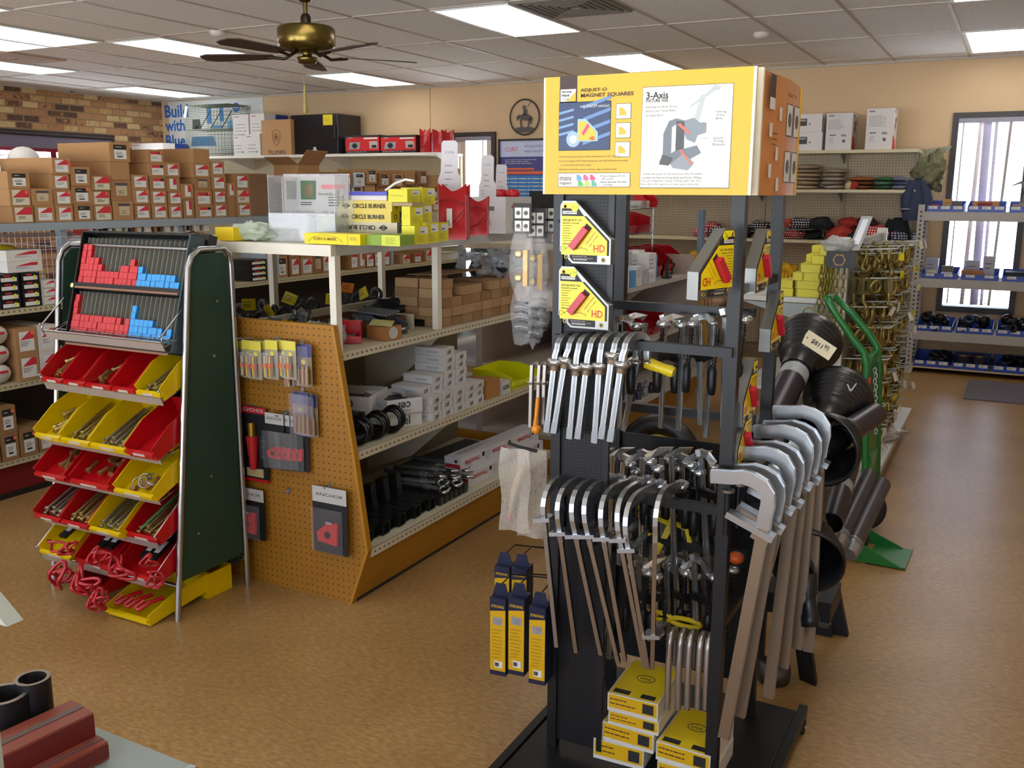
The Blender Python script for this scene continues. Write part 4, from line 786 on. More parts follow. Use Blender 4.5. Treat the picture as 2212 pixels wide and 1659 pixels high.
sbox(3.3, EY+.12, z, .2, .12, .085, 'b27a44', 'brown carton with red print in the second top-level tray', deco=lambda b, w, d, h: b.bx(-w*.3, w*.25, -d/2-.001, -d/2, h*.1, h*.9, mat('8e3226', .6)))
for k in range(7):
    r = random.Random(k); b = MB(); blob(b, (0, 0, .02), .035, (1.1, .9, .8), mat('8a7a60', .6, .3, .3, 20), .3, k); tag(b.build('cast_fitting', loc=(3.5+r.uniform(0, .22), EY+.1+.03*k, z+.01)), 'tan cast fitting heaped in the third top-level blue tray', 'fitting', 'tan cast fittings')
b = MB(); m = mat('6e6252', .6); b.tube([(0, 0, 0), (.02, 0, .12), (-.03, 0, .2), (-.1, 0, .17)], .012, m, 8, rad=[.03, .02, .014, .004]); b.tube([(.02, 0, .12), (.08, 0, .2), (.1, 0, .27)], .01, m, 8, rad=[.02, .012, .004]); b.lathe([(.05, 0), (.04, .02), (.02, .03)], m, 12)
tag(b.build('antler_ornament', loc=(3.58, EY+.2, 1.45)), 'horn-shaped tan ornament standing in the third top-level tray', 'ornament')
P = ZP(2080, 862, 0); b = MB(); b.bx(3.31, 4.6, 2.4, 3.26, .0, .008, mat('615d66', .9, 0, .15, 40)); tag(b.build('floor_mat'), 'grey rubber-backed floor mat before the tray shelving', 'mat')
# ================================================================ GONDOLA B (mustard pegboard end, white top frame)
BX, BY0, BY1 = .93, -2.84, -1.22
MUST = dots('9a6810', '3c2806', .0254, .0032); MUSTK = mat('a87512', .5, 0, .15, 5); SHW = mat('c4bda4', .5, 0, .08)
t = thing('gondola_unit', 'gondola unit with mustard pegboard end panel and white top frame', 'shelving')
prof = [(.598, .225), (.547, .6), (.47, 1.07), (-.47, 1.07), (-.547, .6), (-.598, .225), (-.515, 0), (.515, 0)]
b = MB(); b.slab([(BX+x, BY0, z) for x, z in prof], (0, .02, 0), MUST); b.build('end_panel', t)
b = MB(); b.slab([(BX+x*1.004, BY0-.003, z*1.001) for x, z in [(.598, .225), (.515, 0), (.505, 0), (.586, .225), (.535, .6), (.46, 1.06), (.47, 1.07), (.547, .6)]], (0, .026, 0), MUSTK); b.build('panel_edge', t)
b = MB(); b.slab([(BX+.515, BY0+.02, 0), (BX+.585, BY0+.02, .2), (BX-.585, BY0+.02, .2), (BX-.515, BY0+.02, 0)], (0, BY1-BY0-.02, 0), MUSTK); b.bx(BX-.52, BX+.52, BY0+.03, BY1-.02, 0, .02, BLACK); b.build('kick_base', t)
b = MB(); b.bx(BX-.02, BX+.02, BY0+.02, BY1, .2, .94, mat('7b735c', .7)); b.build('back_panel', t)
for z, hx in ((.228, .596), (.6, .547), (.965, .47)):
    for s in (1, -1):
        b = MB(); a0, a1 = (BX+.02, BX+hx) if s > 0 else (BX-hx, BX-.02)
        b.bx(a0, a1, BY0+.021, BY1, z-.028, z, SHW); edge_profile(b, BX+s*hx+.001*s, BY0+.021, BY1, z, SHW, .032, s); b.build('shelf', t)
for y in (-2.05,):
    for z, hx in ((.56, .5), (.93, .43)):
        b = MB(); b.slab([(BX+.02, y, z), (BX+hx, y, z), (BX+.02+hx*.5, y, z-.2), (BX+.02, y, z-.3)], (0, .004, 0), SHW); b.build('bracket', t)
ZT = 1.362
b = MB()
WH = mat('d8d3c2', .45, 0, .06)
b.bx(BX-.47, BX+.47, BY0, BY0+.03, ZT-.042, ZT-.002, WH); b.bx(BX+.44, BX+.47, BY0+.03, BY1, ZT-.042, ZT-.002, mat('b9bdbb', .45)); b.bx(BX-.47, BX-.44, BY0+.03, BY1, ZT-.042, ZT-.002, WH); b.bx(BX-.44, BX+.44, BY0+.03, BY1, ZT-.01, ZT-.002, WH); b.build('top_frame', t)
for x, y in ((BX+.455, BY0+.038), (BX+.455, -2.11), (BX+.455, BY1-.016), (BX-.455, BY0+.038), (BX-.455, -2.11), (BX-.455, BY1-.016)):
    b = MB(); b.bx(x-.014, x+.014, y-.016, y+.016, .966, ZT-.042, WH); b.build('post', t)
b = MB(); b.bx(BX-.012, BX+.012, BY0+.03, BY1, .966, 1.05, SHW); b.build('divider', t)
b = MB(); b.bx(BX+.013, BX+.36, -2.16, -2.145, .966, 1.03, SHW); b.build('divider', t)

def placed(px0, px1, py0, py1, Y, dep, z):
    """front-face rectangle seen in the photo at depth Y, standing on z -> centre x, width, height"""
    A = YP(px0, py1, Y); B = YP(px1, py1, Y); T = YP(px0, py0, Y); return (A.x+B.x)/2, B.x-A.x, T.z-A.z
def fbox(px0, px1, py0, py1, Y, dep, label, col, cat='box', name='product_box', z=None, deco=None, group=None, rz=0, zb=ZT):
    x, w_, h_ = placed(px0, px1, py0, py1, Y, dep, zb); z = zb if z is None else z
    b = MB(); b.bx(-w_/2, w_/2, 0, dep, 0, h_, mat(col, .5, 0, .06))
    if deco: deco(b, w_, dep, h_)
    return tag(b.build(name, loc=(x, Y, z+.0005), rot=(0, 0, rz)), label, cat, group), x, w_, h_
X1, U1 = (1, 0, 0), (0, 0, 1)
fbox(466, 505, 492, 520, BY0+.01, .16, 'bright yellow box at the wire stand end of the white top shelf', 'e8c800')
fbox(524, 565, 479, 503, BY0+.2, .2, 'cream carton behind the crumpled bag on the white top shelf', 'd8cfa6')
P = YP(545, 515, BY0+.06); b = MB(); blob(b, (0, 0, .028), .065, (1.35, .8, .6), clear('c4d4c0', .75, .25), .35, 3, 24, 14, 3); b.v = [(x, y, max(z, .001)) for x, y, z in b.v]; tag(b.build('plastic_bag', loc=(P.x-.01, BY0+.09, ZT)), 'crumpled pale green plastic bag on the white top shelf', 'bag')
# acrylic display with card inserts
x0 = YP(585, 520, BY0+.1).x; x1 = YP(722, 520, BY0+.1).x; wd = x1-x0; ht = YP(585, 375, BY0+.1).z-ZT
t = thing('acrylic_display', 'clear acrylic countertop dispenser with printed insert on the white top shelf', 'display', ((x0+x1)/2, BY0+.1, ZT), R_(3))
ac = clear('dfe3e8', .28, .08); b = MB(); q = .003
b.bx(-wd/2, wd/2, 0, q, 0, ht*.42, ac); b.bx(-wd/2, wd/2, .1, .103, 0, ht, ac); b.bx(-wd/2, -wd/2+q, .003, .1, 0, ht*.98, ac); b.bx(wd/2-q, wd/2, .003, .1, 0, ht*.98, ac); b.bx(-wd/2+q, wd/2-q, .003, .1, 0, q, ac); b.bx(-wd*.28, -wd*.27, .003, .1, q, ht*.95, ac); b.build('shell', t)
b = MB(); b.quad((-wd*.49, .095, ht*.45), (wd*.49, .095, ht*.45), (wd*.49, .098, ht*.97), (-wd*.49, .098, ht*.97), mat('aaa9a6', .5, 0, .05))
for (a, c, e_, f_, h) in [(-.44, -.3, .62, .9, '5c6058'), (-.22, 0, .62, .9, '3e5f3a'), (-.17, -.04, .66, .84, '8a7a5c'), (.1, .44, .78, .84, 'c07078')]: b.quad((wd*a, .093, ht*e_), (wd*c, .093, ht*e_), (wd*c, .093, ht*f_), (wd*a, .093, ht*f_), mat(h, .5, 0, .3, 30))
b.text('Second Quality', (wd*.2, .092, ht*.7), X1, U1, wd*.3, mat('6b7560', .6)); b.lines((-wd*.22, .092, ht*.58), X1, U1, wd*.2, 2, .008, INK, .003); b.lines((wd*.2, .092, ht*.66), X1, U1, wd*.24, 4, .01, INK, .003)
for k in range(5): b.bx(wd*.33+.022*(k % 2), wd*.35+.022*(k % 2), .091, .093, ht*(.55+.08*(k//2)), ht*(.6+.08*(k//2)), mat('6e7468', .6))
b.build('insert_card', t)
b = MB(); b.quad((-wd*.05, .05, .004), (wd*.46, .05, .004), (wd*.46, .055, ht*.38), (-wd*.05, .055, ht*.38), mat('7d8c62', .5, 0, .3, 10)); b.bx(.02*wd, .1*wd, .04, .05, .0, ht*.4, mat('3a4a3c', .6)); b.bx(.28*wd, .45*wd, .03, .045, .004, ht*.26, mat('5a7078', .5, 0, .3, 20)); b.build('lower_insert', t)
# long circle-burner cartons
def burner(py0, py1, z, px0, px1, yellow, flip, lab):
    Y = BY0+.2; x, w_, h_ = placed(px0, px1, py0, py1, Y, .1, ZT); c = 'dcc226' if yellow else 'b9b292'
    b = MB(); b.bx(-w_/2, w_/2, 0, .1, 0, h_, mat(c if yellow != 1 else 'd0b84c', .45, 0, .05))
    if yellow: b.quad((-w_/2, -.0008, 0), (-w_*.2, -.0008, 0), (-w_*.2, -.0008, h_), (-w_/2, -.0008, h_), mat('c4bd92', .5))
    b.text('*CIRCLE BURNER' if not flip else '*CIRCLE BURNER', (w_*.08 if not flip else -w_*.16, -.0016, h_*.5), X1, U1, w_*.62, INK, h=h_*.42, flip=flip); ex = -w_*.36 if not flip else w_*.28
    b.tube([(ex+.012*math.cos(a*.524), -.0012, h_*.5+.008*math.sin(a*.524)) for a in range(12)], .0018, INK, 4, closed=True); b.bx(ex-.018, ex+.018, -.0016, -.0006, h_*.42, h_*.58, INK)
    s = w_/2; ec = mat('c9b52a' if not flip else '6f7478', .5); b.quad((s+.0006, 0, 0), (s+.0006, .055, 0), (s+.0006, .055, h_), (s+.0006, 0, h_), ec); b.quad((s+.0006, .055, 0), (s+.0006, .1, 0), (s+.0006, .1, h_), (s+.0006, .055, h_), INK)
    b.quad((s+.0012, .062, h_*.1), (s+.0012, .095, h_*.1), (s+.0012, .095, h_*.5), (s+.0012, .062, h_*.5), LAB); b.tube([(s+.0012, .027+.009*math.cos(a*.785), h_*.5+.009*math.sin(a*.785)) for a in range(8)], .0015, INK, 4, closed=True)
    tag(b.build('long_carton', loc=(x, Y, z)), lab, 'box', 'long circle burner cartons'); return h_
z = ZT; Y_ = BY0+.2
x, w_, h0 = placed(735, 868, 503, 524, Y_, .1, ZT); b = MB(); b.bx(-w_/2, w_/2, 0, .1, 0, h0, mat('a9a284', .5)); b.bx(w_/2, w_/2+.001, .05, .1, 0, h0, INK); tag(b.build('long_carton', loc=(x, Y_, z)), 'lowest long carton under the circle burner stack, mostly hidden by lime box', 'box'); z += h0
z += burner(481, 503, z, 728, 858, 0, True, 'grey upside-down circle burner carton, third from top of stack')
z += burner(458, 481, z, 730, 845, 1, False, 'yellow circle burner carton in the middle of the stack'); z += burner(435, 458, z, 732, 847, 1, False, 'yellow circle burner carton at the top of the stack')
t = thing('lidded_tray', 'white plastic tub with bright blue lid rim on the circle burner stack', 'container', (YP(787, 430, Y_).x-.005, Y_+.06, z)); b = MB(); b.bx(-.1, .095, -.045, .045, 0, .018, mat('cfcbc4', .5)); b.build('body', t); b = MB(); b.bx(-.105, .1, -.05, .05, .018, .032, mat('2a2ea8', .35)); b.build('lid', t)
b = MB(); pts = [(.0, 0, .034), (.03, .02, .06), (.07, .03, .075), (.11, .03, .07)]; b.tube(pts, .0045, WHITE, 8); tag(b.build('white_hose', loc=(YP(815, 410, Y_).x, Y_+.05, z+.002)), 'short curved white hose on the blue-lidded tub', 'hose')
def curv(b, w, d, h):
    b.text('*CURV-O-MARK', (-w*.12, -.001, h*.5), X1, U1, w*.42, mat('6e5a10', .5)); b.tube([(-w*.12+w*.3*math.cos(a*.314), -.0012, h*.15+h*.7*math.sin(a*.314)) for a in range(11)], .0006, mat('8a7418', .5), 3)
    b.bx(w*.28, w*.285, -.001, 0, 0, h, mat('a89410', .5)); b.lines((w*.32, -.001, h*.7), X1, U1, w*.15, 2, h*.18, mat('6e5a10', .5), h*.06)
fbox(658, 778, 503, 526, BY0+.01, .09, 'yellow centering head box lying at the front corner of the white top shelf', 'e6cf00', deco=curv)
def lime(b, w, d, h): b.bx(w*.05, w/2+.0005, -.001, 0, 0, h, mat('c9d23a', .5)); b.lines((w*.15, -.0016, h*.75), X1, U1, w*.3, 4, h*.17, mat('8a9420', .5), h*.06)
fbox(778, 864, 502, 525, BY0+.04, .09, 'green and lime box beside the yellow centering head box', '7d9c28', deco=lime)
# yellow cartons with end labels
YB_ = 'd6cf22'
def ylab(b, w, d, h):
    s = w/2+.0008; b.quad((s, d*.4, h*.55), (s, d*.95, h*.55), (s, d*.95, h*.92), (s, d*.4, h*.92), LAB); b.lines((s+.0004, d*.45, h*.7), (0, 1, 0), U1, d*.4, 1, .01, INK, h*.07); b.lines((s+.0004, d*.15, h*.42), (0, 1, 0), U1, d*.7, 4, h*.09, mat('8f8a18', .5), h*.025); b.lathe([(.007, 0), (.007, .0008)], LYEL, 10, (s, d*.3, h*.8), X1)
    b.text('WRAP-A-ROUND', (-w*.05, -.001, h*.5), X1, U1, w*.6, mat('a09a20', .5))
g = 'yellow end-labelled cartons'
_, _, _, hA = fbox(868, 896, 482, 522, BY0+.16, .09, 'bottom yellow carton touching the circle burner stack', YB_, deco=ylab, group=g)
_, _, _, hB = fbox(912, 920, 475, 519, BY0+.25, .09, 'bottom yellow carton in the middle of the labelled yellow stack', YB_, deco=ylab, group=g)
fbox(938, 942, 474, 515, BY0+.37, .09, 'bottom yellow carton nearest the red holder', YB_, deco=ylab, group=g)
fbox(868, 886, 441, 482, BY0+.18, .085, 'middle yellow carton beside the circle burner stack', YB_, deco=ylab, group=g, z=ZT+hA)
_, _, _, hC = fbox(880, 905, 436, 475, BY0+.275, .09, 'middle yellow carton farther back in the labelled yellow stack', YB_, deco=ylab, group=g, z=ZT+hB)
fbox(866, 912, 400, 436, BY0+.29, .09, 'topmost yellow carton, farther back in the labelled yellow stack', YB_, deco=ylab, group=g, z=ZT+hB+hC)
fbox(839, 880, 408, 436, BY0+.19, .085, 'upper yellow carton with blank side, above the burner ends', YB_, deco=ylab, group=g, z=ZT+hA*1.0+.083)
x, w_, h_ = placed(866, 886, 436, 443, BY0+.18, .08, ZT); b = MB(); b.bx(-.045, .04, 0, .08, 0, .012, mat('a3906a', .7)); tag(b.build('flat_carton', loc=(x-.015, BY0+.185, ZT+hA+.07)), 'thin tan flat box sandwiched between yellow cartons', 'box')
# red holders, white cards, carton
P = YP(968, 515, BY0+.55); scoop((P.x-.0, BY0+.6, ZT), R_(20), .22, 'large red plastic holder with barcode strip on the white top shelf', 'red holders on the white top shelf')
b = MB(); b.bx(-.011, .011, -.001, 0, 0, .075, LAB); b.lines((-.006, -.0015, .03), X1, U1, .012, 6, .004, INK, .002); tag(b.build('barcode_label', loc=YP(971, 492, BY0+.52), rot=(0, 0, R_(20))), 'white barcode strip stuck on the large red holder', 'label')
P = YP(1022, 512, BY0+.9); scoop((P.x, BY0+.95, ZT), R_(25), .17, 'smaller red plastic holder between the large one and white carton', 'red holders on the white top shelf')
def tallcard(px, py0, py1, Y, w, label, z=ZT):
    x = YP(px, 430, Y).x; h = YP(px, py0, Y).z-z; b = MB(); b.slab([(-w/2, 0, 0), (w/2, 0, 0), (w/2, 0, h*.62), (w*.35, 0, h*.68), (w*.35, 0, h*.97), (w*.25, 0, h), (-w*.28, 0, h), (-w*.35, 0, h*.97), (-w*.38, 0, h*.68), (-w/2, 0, h*.6)], (0, .003, 0), mat('c8c4c6', .5, 0, .04))
    k = mat('8a8488', .6); b.text('*2 1/2 lb', (0, -.001, h*.88), X1, U1, w*.4, k); b.lines((-w*.2, -.001, h*.75), X1, U1, w*.4, 3, h*.07, k, h*.012); b.lines((-w*.35, -.001, h*.55), X1, U1, w*.3, 5, h*.04, k, h*.01); b.bx(w*.12, w*.22, -.001, 0, h*.15, h*.45, mat('a85a60', .5)); b.lathe([(w*.05, 0), (w*.05, .001)], mat('a85a60', .5), 8, (w*.17, 0, h*.45), (0, -1, 0))
    tag(b.build('header_card', loc=(x, Y, z), rot=(R_(-2), 0, R_(14))), label, 'sign card', 'white header cards')
tallcard(970, 303, 430, BY0+.72, .1, 'tallest white header card rising behind the large red holder'); tallcard(1052, 335, 430, BY0+1.22, .085, 'white header card over the white carton, nearer the tall one'); tallcard(1082, 355, 430, BY0+1.35, .075, 'white header card over the white carton, nearer the blue poster')
def sidepic(b, w, d, h):
    b.bx(-w*.1, w*.2, -.001, 0, h*.62, h*.74, mat('6b6a68', .6)); b.lines((w*.0, -.001, h*.35), X1, U1, w*.15, 3, h*.05, mat('8d8a88', .6), h*.02); s = w/2+.001
    b.slab([(s, d*.2, h*.7), (s, d*.75, h*.62), (s, d*.3, h*.85)], (.0006, 0, 0), mat('b8222a', .5)); b.bx(s, s+.0006, d*.3, d*.5, h*.35, h*.62, mat('8c9094', .5)); b.lines((s+.0008, d*.2, h*.28), (0, 1, 0), U1, d*.5, 3, h*.06, mat('8d8a98', .6), h*.02)
_, xw, ww, hw = fbox(1012, 1092, 433, 511, BY0+1.14, .26, 'large white carton with red knife picture on the white top shelf', 'c9c8c6', deco=sidepic)
P = YP(1045, 430, BY0+1.2)
for k in range(5):
    b = MB(); b.lathe([(.02, 0), (.028, .012), (.022, .028), (.008, .034)], RED, 12); tag(b.build('red_handle_knob', loc=(xw-.06+.035*k, BY0+1.26+.02*(k % 2), ZT+hw+.001)), f'glossy red plastic cap on the large white carton, {ORD[k]} from the header cards', 'cap', 'red caps on the white carton')
# ---- tray level z=.965
Z3 = .967
IRON = mat('3a3b3e', .45, .55, .2, 25); IRON2 = mat('23252a', .4, .4, .2, 25); GALV = mat('7c868a', .42, .75, .15, 30)
def ringpart(R, r, m): 
    b = MB(); b.tube([(R*math.cos(a*.3927), 0, R*math.sin(a*.3927)+R+r) for a in range(16)], r, m, 8, closed=True); b.bx(-R*.35, R*.35, -r*.9, r*.9, -R*.4, r*1.2, m); b.bx(-R*.6, R*.6, -r*1.6, r*1.6, -R*.5, -R*.38, m); return b.mesh('ring')
rA = ringpart(.028, .010, IRON); rB = ringpart(.02, .008, IRON2)
cnt = 0
for row, (yy, xs) in enumerate([(-2.55, (.5, .57, .64, .72, .8)), (-2.4, (.52, .6, .69, .77, .86)), (-2.2, (.5, .58, .67, .75, .83)), (-2.0, (.55, .64, .73, .82)), (-1.75, (.6, .7, .8)), (-1.5, (.62, .75))]):
    for k, xx in enumerate(xs):
        o = bpy.data.objects.new('eye_coupler', rA if (k+row) % 3 else rB); COL.objects.link(o); o.location = (xx+rnd.uniform(-.01, .01), yy+rnd.uniform(-.02, .02), Z3+.018); o.rotation_euler = (rnd.uniform(-.4, .2), rnd.uniform(-.2, .2), rnd.uniform(-.5, .9)); tag(o, f'cast iron eye coupler, row {("one","two","three","four","five","six")[row]} from the mustard panel, {ORD[k]} toward the aisle', 'coupling', 'cast eye couplers on the open tray')
for k, (x, y, z, rz) in enumerate([(.56, -2.7, 0, .2), (.68, -2.68, 0, -.1), (.78, -2.7, 0, .1)]):
    b = MB(); b.bx(-.05, .05, -.04, .04, 0, .045, mat('15171a', .4)); b.quad((-.03, -.041, .01), (.03, -.041, .01), (.03, -.041, .034), (-.03, -.041, .034), mat('a8a69a', .5) if k == 2 else IRON2); tag(b.build('parts_tray', loc=(x, y, Z3), rot=(0, 0, rz)), f'small black parts tray behind the mustard panel, {ORD[k]} from the wire stand', 'tray', 'small black parts trays')
for k, (x, y, z, c) in enumerate([(.63, -2.45, .07, 'e0cf10'), (.72, -2.3, .09, 'd8c81a'), (.85, -2.15, .08, 'e0cf10'), (.8, -2.5, .06, 'd9c70e'), (.88, -1.95, .09, 'd9c70e'), (.7, -1.85, .1, 'e07a20')]):
    b = MB(); b.slab([(-.03, 0, 0), (.03, .004, 0), (.032, .0, .05), (-.026, .01, .05)], (0, .0015, .001), mat(c, .5)); b.lines((-.02, -.003, .04), X1, U1, .035, 3, .01, INK, .003); tag(b.build('parts_tag', loc=(x, y, Z3+z), rot=(rnd.uniform(-.5, .5), rnd.uniform(-.5, .5), rnd.uniform(-.4, .8))), f'{"orange" if k == 5 else "yellow"} price tag tied on the eye couplers, {ORD[k]} from the wire stand', 'tag', 'yellow tags on couplers')
b = MB(); b.tube([(0, 0, 0), (-.02, 0, .05), (-.06, .01, .09), (-.07, .02, .12)], .004, GALV, 6); b.tube([(.03, 0, 0), (.03, 0, .06), (.02, .01, .09)], .004, GALV, 6); b.bx(-.03, .06, -.02, .02, -.01, .004, GALV); tag(b.build('spring_clip', loc=(.62, -2.74, Z3+.055)), 'bent galvanized spring clip sticking up behind the mustard panel', 'clip')
# bell-shaped clevis castings farther back
for k, (x, y, s) in enumerate([(1.12, -1.96, 1), (1.22, -1.85, .8), (1.1, -1.6, 1.2), (1.2, -1.5, 1)]):
    b = MB(); m = IRON2 if k % 2 else IRON; b.lathe([(.03*s, 0), (.032*s, .02), (.022*s, .035), (.024*s, .06), (.02*s, .075)], m, 14); b.tube([(.016*s*math.cos(a*.524), 0, .09*s+.016*s*math.sin(a*.524)) for a in range(12)], .007*s, m, 6, closed=True); tag(b.build('pintle_casting', loc=(x, y, Z3+.001), rot=(rnd.uniform(-.2, .2), 0, rnd.uniform(-1, 1))), f'dark bell-shaped pintle casting on the tray level, {ORD[k]} past the middle post', 'casting', 'bell-shaped castings')
b = MB(); b.bx(-.05, .05, -.03, .03, 0, .012, IRON2); b.slab([(-.035, -.01, .012), (.035, -.01, .012), (.02, -.01, .11), (-.02, -.01, .11)], (0, .02, 0), IRON2); b.tube([(.018*math.cos(a*.524), 0, .125+.018*math.sin(a*.524)) for a in range(12)], .008, IRON2, 6, closed=True)
tag(b.build('lunette_plate', loc=(1.15, -1.36, Z3+.05)), 'black upright tow-eye plate standing beyond the brown cartons', 'tow eye')
P0 = b
b = MB(); b.bx(-.09, .09, -.05, .05, 0, .03, mat('121316', .35)); tag(b.build('parts_tray', loc=(1.2, -2.02, Z3+.0)), 'black flat tray with orange-marked fittings beside the middle post', 'tray')
# heap of long zinc bolts and clamps near the corner post
for k in range(22):
    r = random.Random(k+40); L = r.uniform(.09, .15); b = MB(); b.tube([(0, 0, 0), (L, 0, 0)], .0065, GALV, 8); b.lathe([(.013, 0), (.013, .009)], GALV, 6, (L, 0, 0), X1); b.lathe([(.011, 0), (.011, .008)], GALV, 6, (L*.25, 0, 0), X1)
    lay = k//8; tag(b.build('zinc_bolt', loc=(1.02+r.uniform(0, .13), -2.55+r.uniform(-.02, .3), Z3+.016+.024*lay), rot=(0, r.uniform(-.1, .45), r.uniform(-1.3, .5))), f'long zinc bolt in the heap behind the corner post, layer {("one","two","three")[lay]}', 'bolt', 'zinc bolts heap layer '+('one', 'two', 'three')[lay])
for k in range(10):
    r = random.Random(k+90); b = MB(); blob(b, (0, 0, .014), .028, (1.2, .8, .6), mat('5a6064', .5, .6, .2, 30), .4, k); b.slab([(-.03, -.003, .01), (.03, -.003, .01), (.02, -.003, .05), (-.02, -.003, .05)], (0, .006, 0), GALV); tag(b.build('zinc_bracket', loc=(.98+r.uniform(0, .12), -2.78+r.uniform(0, .28), Z3+.03+.018*(k % 3)), rot=(r.uniform(-.6, .6), r.uniform(-.6, .6), r.uniform(0, 3))), f'dull zinc bracket in the loose pile near the yellow tray, {ORD[k]} from the panel', 'bracket', 'dull zinc brackets')
def bin_(w, d, h, m, fh=.55):
    """hopper bin: low front lip, sloping sides"""
    b = MB(); q = .003; b.bx(-w/2, w/2, 0, d, 0, q, m); b.bx(-w/2+q, w/2-q, d-q, d, q, h, m); b.bx(-w/2+q, w/2-q, -.0, q, q, h*.38, m); b.bx(-w/2+q, w/2-q, -.012, .0, h*.22, h*.38, m)
    for s in (-1, 1):
        x = s*w/2-(q if s > 0 else 0); b.slab([(x, 0, q), (x, d, q), (x, d, h), (x, d*.42, h), (x, -.004, h*fh), (x, 0, h*.38)], (q, 0, 0), m)
    return b
b = MB(); m = mat('dcc800', .4); b.bx(-.11, .11, 0, .14, 0, .003, m); b.slab([(-.11, .0, .003), (.11, .0, .003), (.115, -.005, .06), (-.115, -.005, .06)], (0, .003, 0), m); b.bx(-.11, .11, .137, .14, 0, .06, m); b.bx(-.11, -.107, 0, .137, 0, .06, m); b.bx(.107, .11, 0, .137, 0, .06, m)
tag(b.build('yellow_tray', loc=(1.09, -2.78, Z3+.03), rot=(R_(-6), 0, 0)), 'shallow bright yellow tray just behind the mustard end panel', 'tray')
o = bin_(.095, .13, .075, RED).build('hopper_bin', loc=(1.3, -2.62, Z3), rot=(0, 0, R_(35))); tag(o, 'red hopper bin facing the aisle under the white corner post', 'bin')
for k, (x, y) in enumerate(((1.26, -2.76), (1.3, -2.71), (1.33, -2.74))):
    b = MB(); blob(b, (0, 0, .045), .05, (.7, .7, 1), clear('b9c0c0', .45, .15), .35, k, 18, 12, 3); b.v = [(x_, y_, max(z_, .001)) for x_, y_, z_ in b.v]
    for q in range(3): b.tube([(-.015+.015*q, 0, .02), (-.01+.012*q, .005, .08)], .005, GALV, 6)
    tag(b.build('bagged_hardware', loc=(x, y, Z3)), f'clear bag of zinc hardware at the foot of the corner post, {ORD[k]} of three', 'bag', 'clear hardware bags')
_t = open_carton(.09, .11, .055, (1.34, -2.44, Z3), R_(75), 'small worn brown box with pale sticker beside the red hopper bin', '9a6a34', flaps=(None, None, None, None)); b = MB(); b.lathe([(.024, 0), (.024, .001)], mat('a8aaa4', .6), 12, (0, -.0565, .028), (0, -1, 0)); b.build('sticker', _t); _t.location.z += .0
b = MB(); b.bx(-.045, .045, -.06, .06, 0, .0015, mat('cfd08c', .6)); b.lines((-.03, -.04, .002), X1, (0, 1, 0), .06, 4, .015, INK, .003); tag(b.build('instruction_sheet', loc=(1.33, -2.44, Z3+.062), rot=(.05, .08, .5)), 'folded white and yellow instruction sheet on the small brown box', 'paper')
m = mat('4f565c', .5); t = thing('grey_bin', 'grey open bin with label and steel rods beside the middle post', 'bin', (1.33, -2.33, Z3), R_(80)); bin_(.12, .2, .075, m).build('body', t); b = MB(); b.bx(-.03, .03, -.0145, -.0125, .02, .028, LAB); b.build('label_strip', t)
for k in range(5): b = MB(); b.tube([(0, 0, 0), (-.15, .0, .01)], .006, STEEL if k % 2 else GALV, 8); tag(b.build('steel_rod', loc=(1.31, -2.375+.022*k, Z3+.082+.002*k), rot=(0, 0, .05*k)), f'short steel rod laid across the grey bin, {ORD[k]} from the panel', 'rod', 'steel rods on the grey bin')
o = open_carton(.3, .26, .06, (1.12, -2.31, Z3), 0, 'dark brown shallow tray carton with black rags between dividers', '5c3a20', flaps=(None, None, None, None))
b = MB(); blob(b, (0, 0, .06), .1, (1.2, 1, .5), mat('15161a', .5, 0, .3, 20), .35, 4); tag(b.build('black_rag_pile', loc=(1.1, -2.02, Z3+.01)), 'black crumpled rag pile behind the divider', 'rag')
# small brown cartons, stacked on the far half
g = 'small brown cartons on the tray level'
col = [(-2.02, (5, 5)), (-1.93, (4, 5)), (-1.84, (4, 5)), (-1.75, (4, 4)), (-1.66, (4, 4)), (-1.57, (4, 4)), (-1.48, (4, 4)), (-1.39, (4, 4)), (-1.3, (3, 4))]
for ci, (y, ns) in enumerate(col):
    for d_, n in enumerate(ns):
        for k in range(n):
            b_ = ('9c7a52', 'a5835a', '8f6d47', 'aa8a62')[(k*3+ci*2+d_) % 4]; h = .042
            if k == n-1 and ci % 3 == 1: continue
            o = carton('-', .082, .12, h-.0015, (BX+.455-.0-.125*d_-rnd.uniform(0, .012), y+rnd.uniform(-.003, .003), Z3+h*k), R_(90+rnd.uniform(-2.5, 2.5)), f'small brown carton, {ORD[k]} up, column {ORD[ci]} past middle post, {("aisle row","back row")[d_]}', g, b_)
b = MB(); b.slab([(-.12, -.16, 0), (.1, -.17, .01), (.12, .15, .015), (-.12, .16, 0)], (0, 0, .003), mat('8f6c44', .8)); tag(b.build('carton_flap_sheet', loc=(BX+.34, -1.83, Z3+.215)), 'loose brown cardboard sheet lying on the small cartons', 'cardboard')
for k, (x, y) in enumerate([(1.17, -1.42), (1.25, -1.3)]):
    b = MB(); blob(b, (0, 0, .06), .07, (1.1, 1, .9), clear('c8ccd4', .5, .12), .4, 7+k, 22, 14, 3); b.lathe([(.03, 0), (.035, .06), (.015, .07)], mat('2a3038', .3), 14, (0, 0, .03), (.6, -.6, .3)); tag(b.build('bagged_coupler', loc=(x, y, Z3+.17)), f'dark fitting in a clear plastic bag atop the small cartons, {("nearer","farther")[k]} one', 'bag', 'bagged fittings')
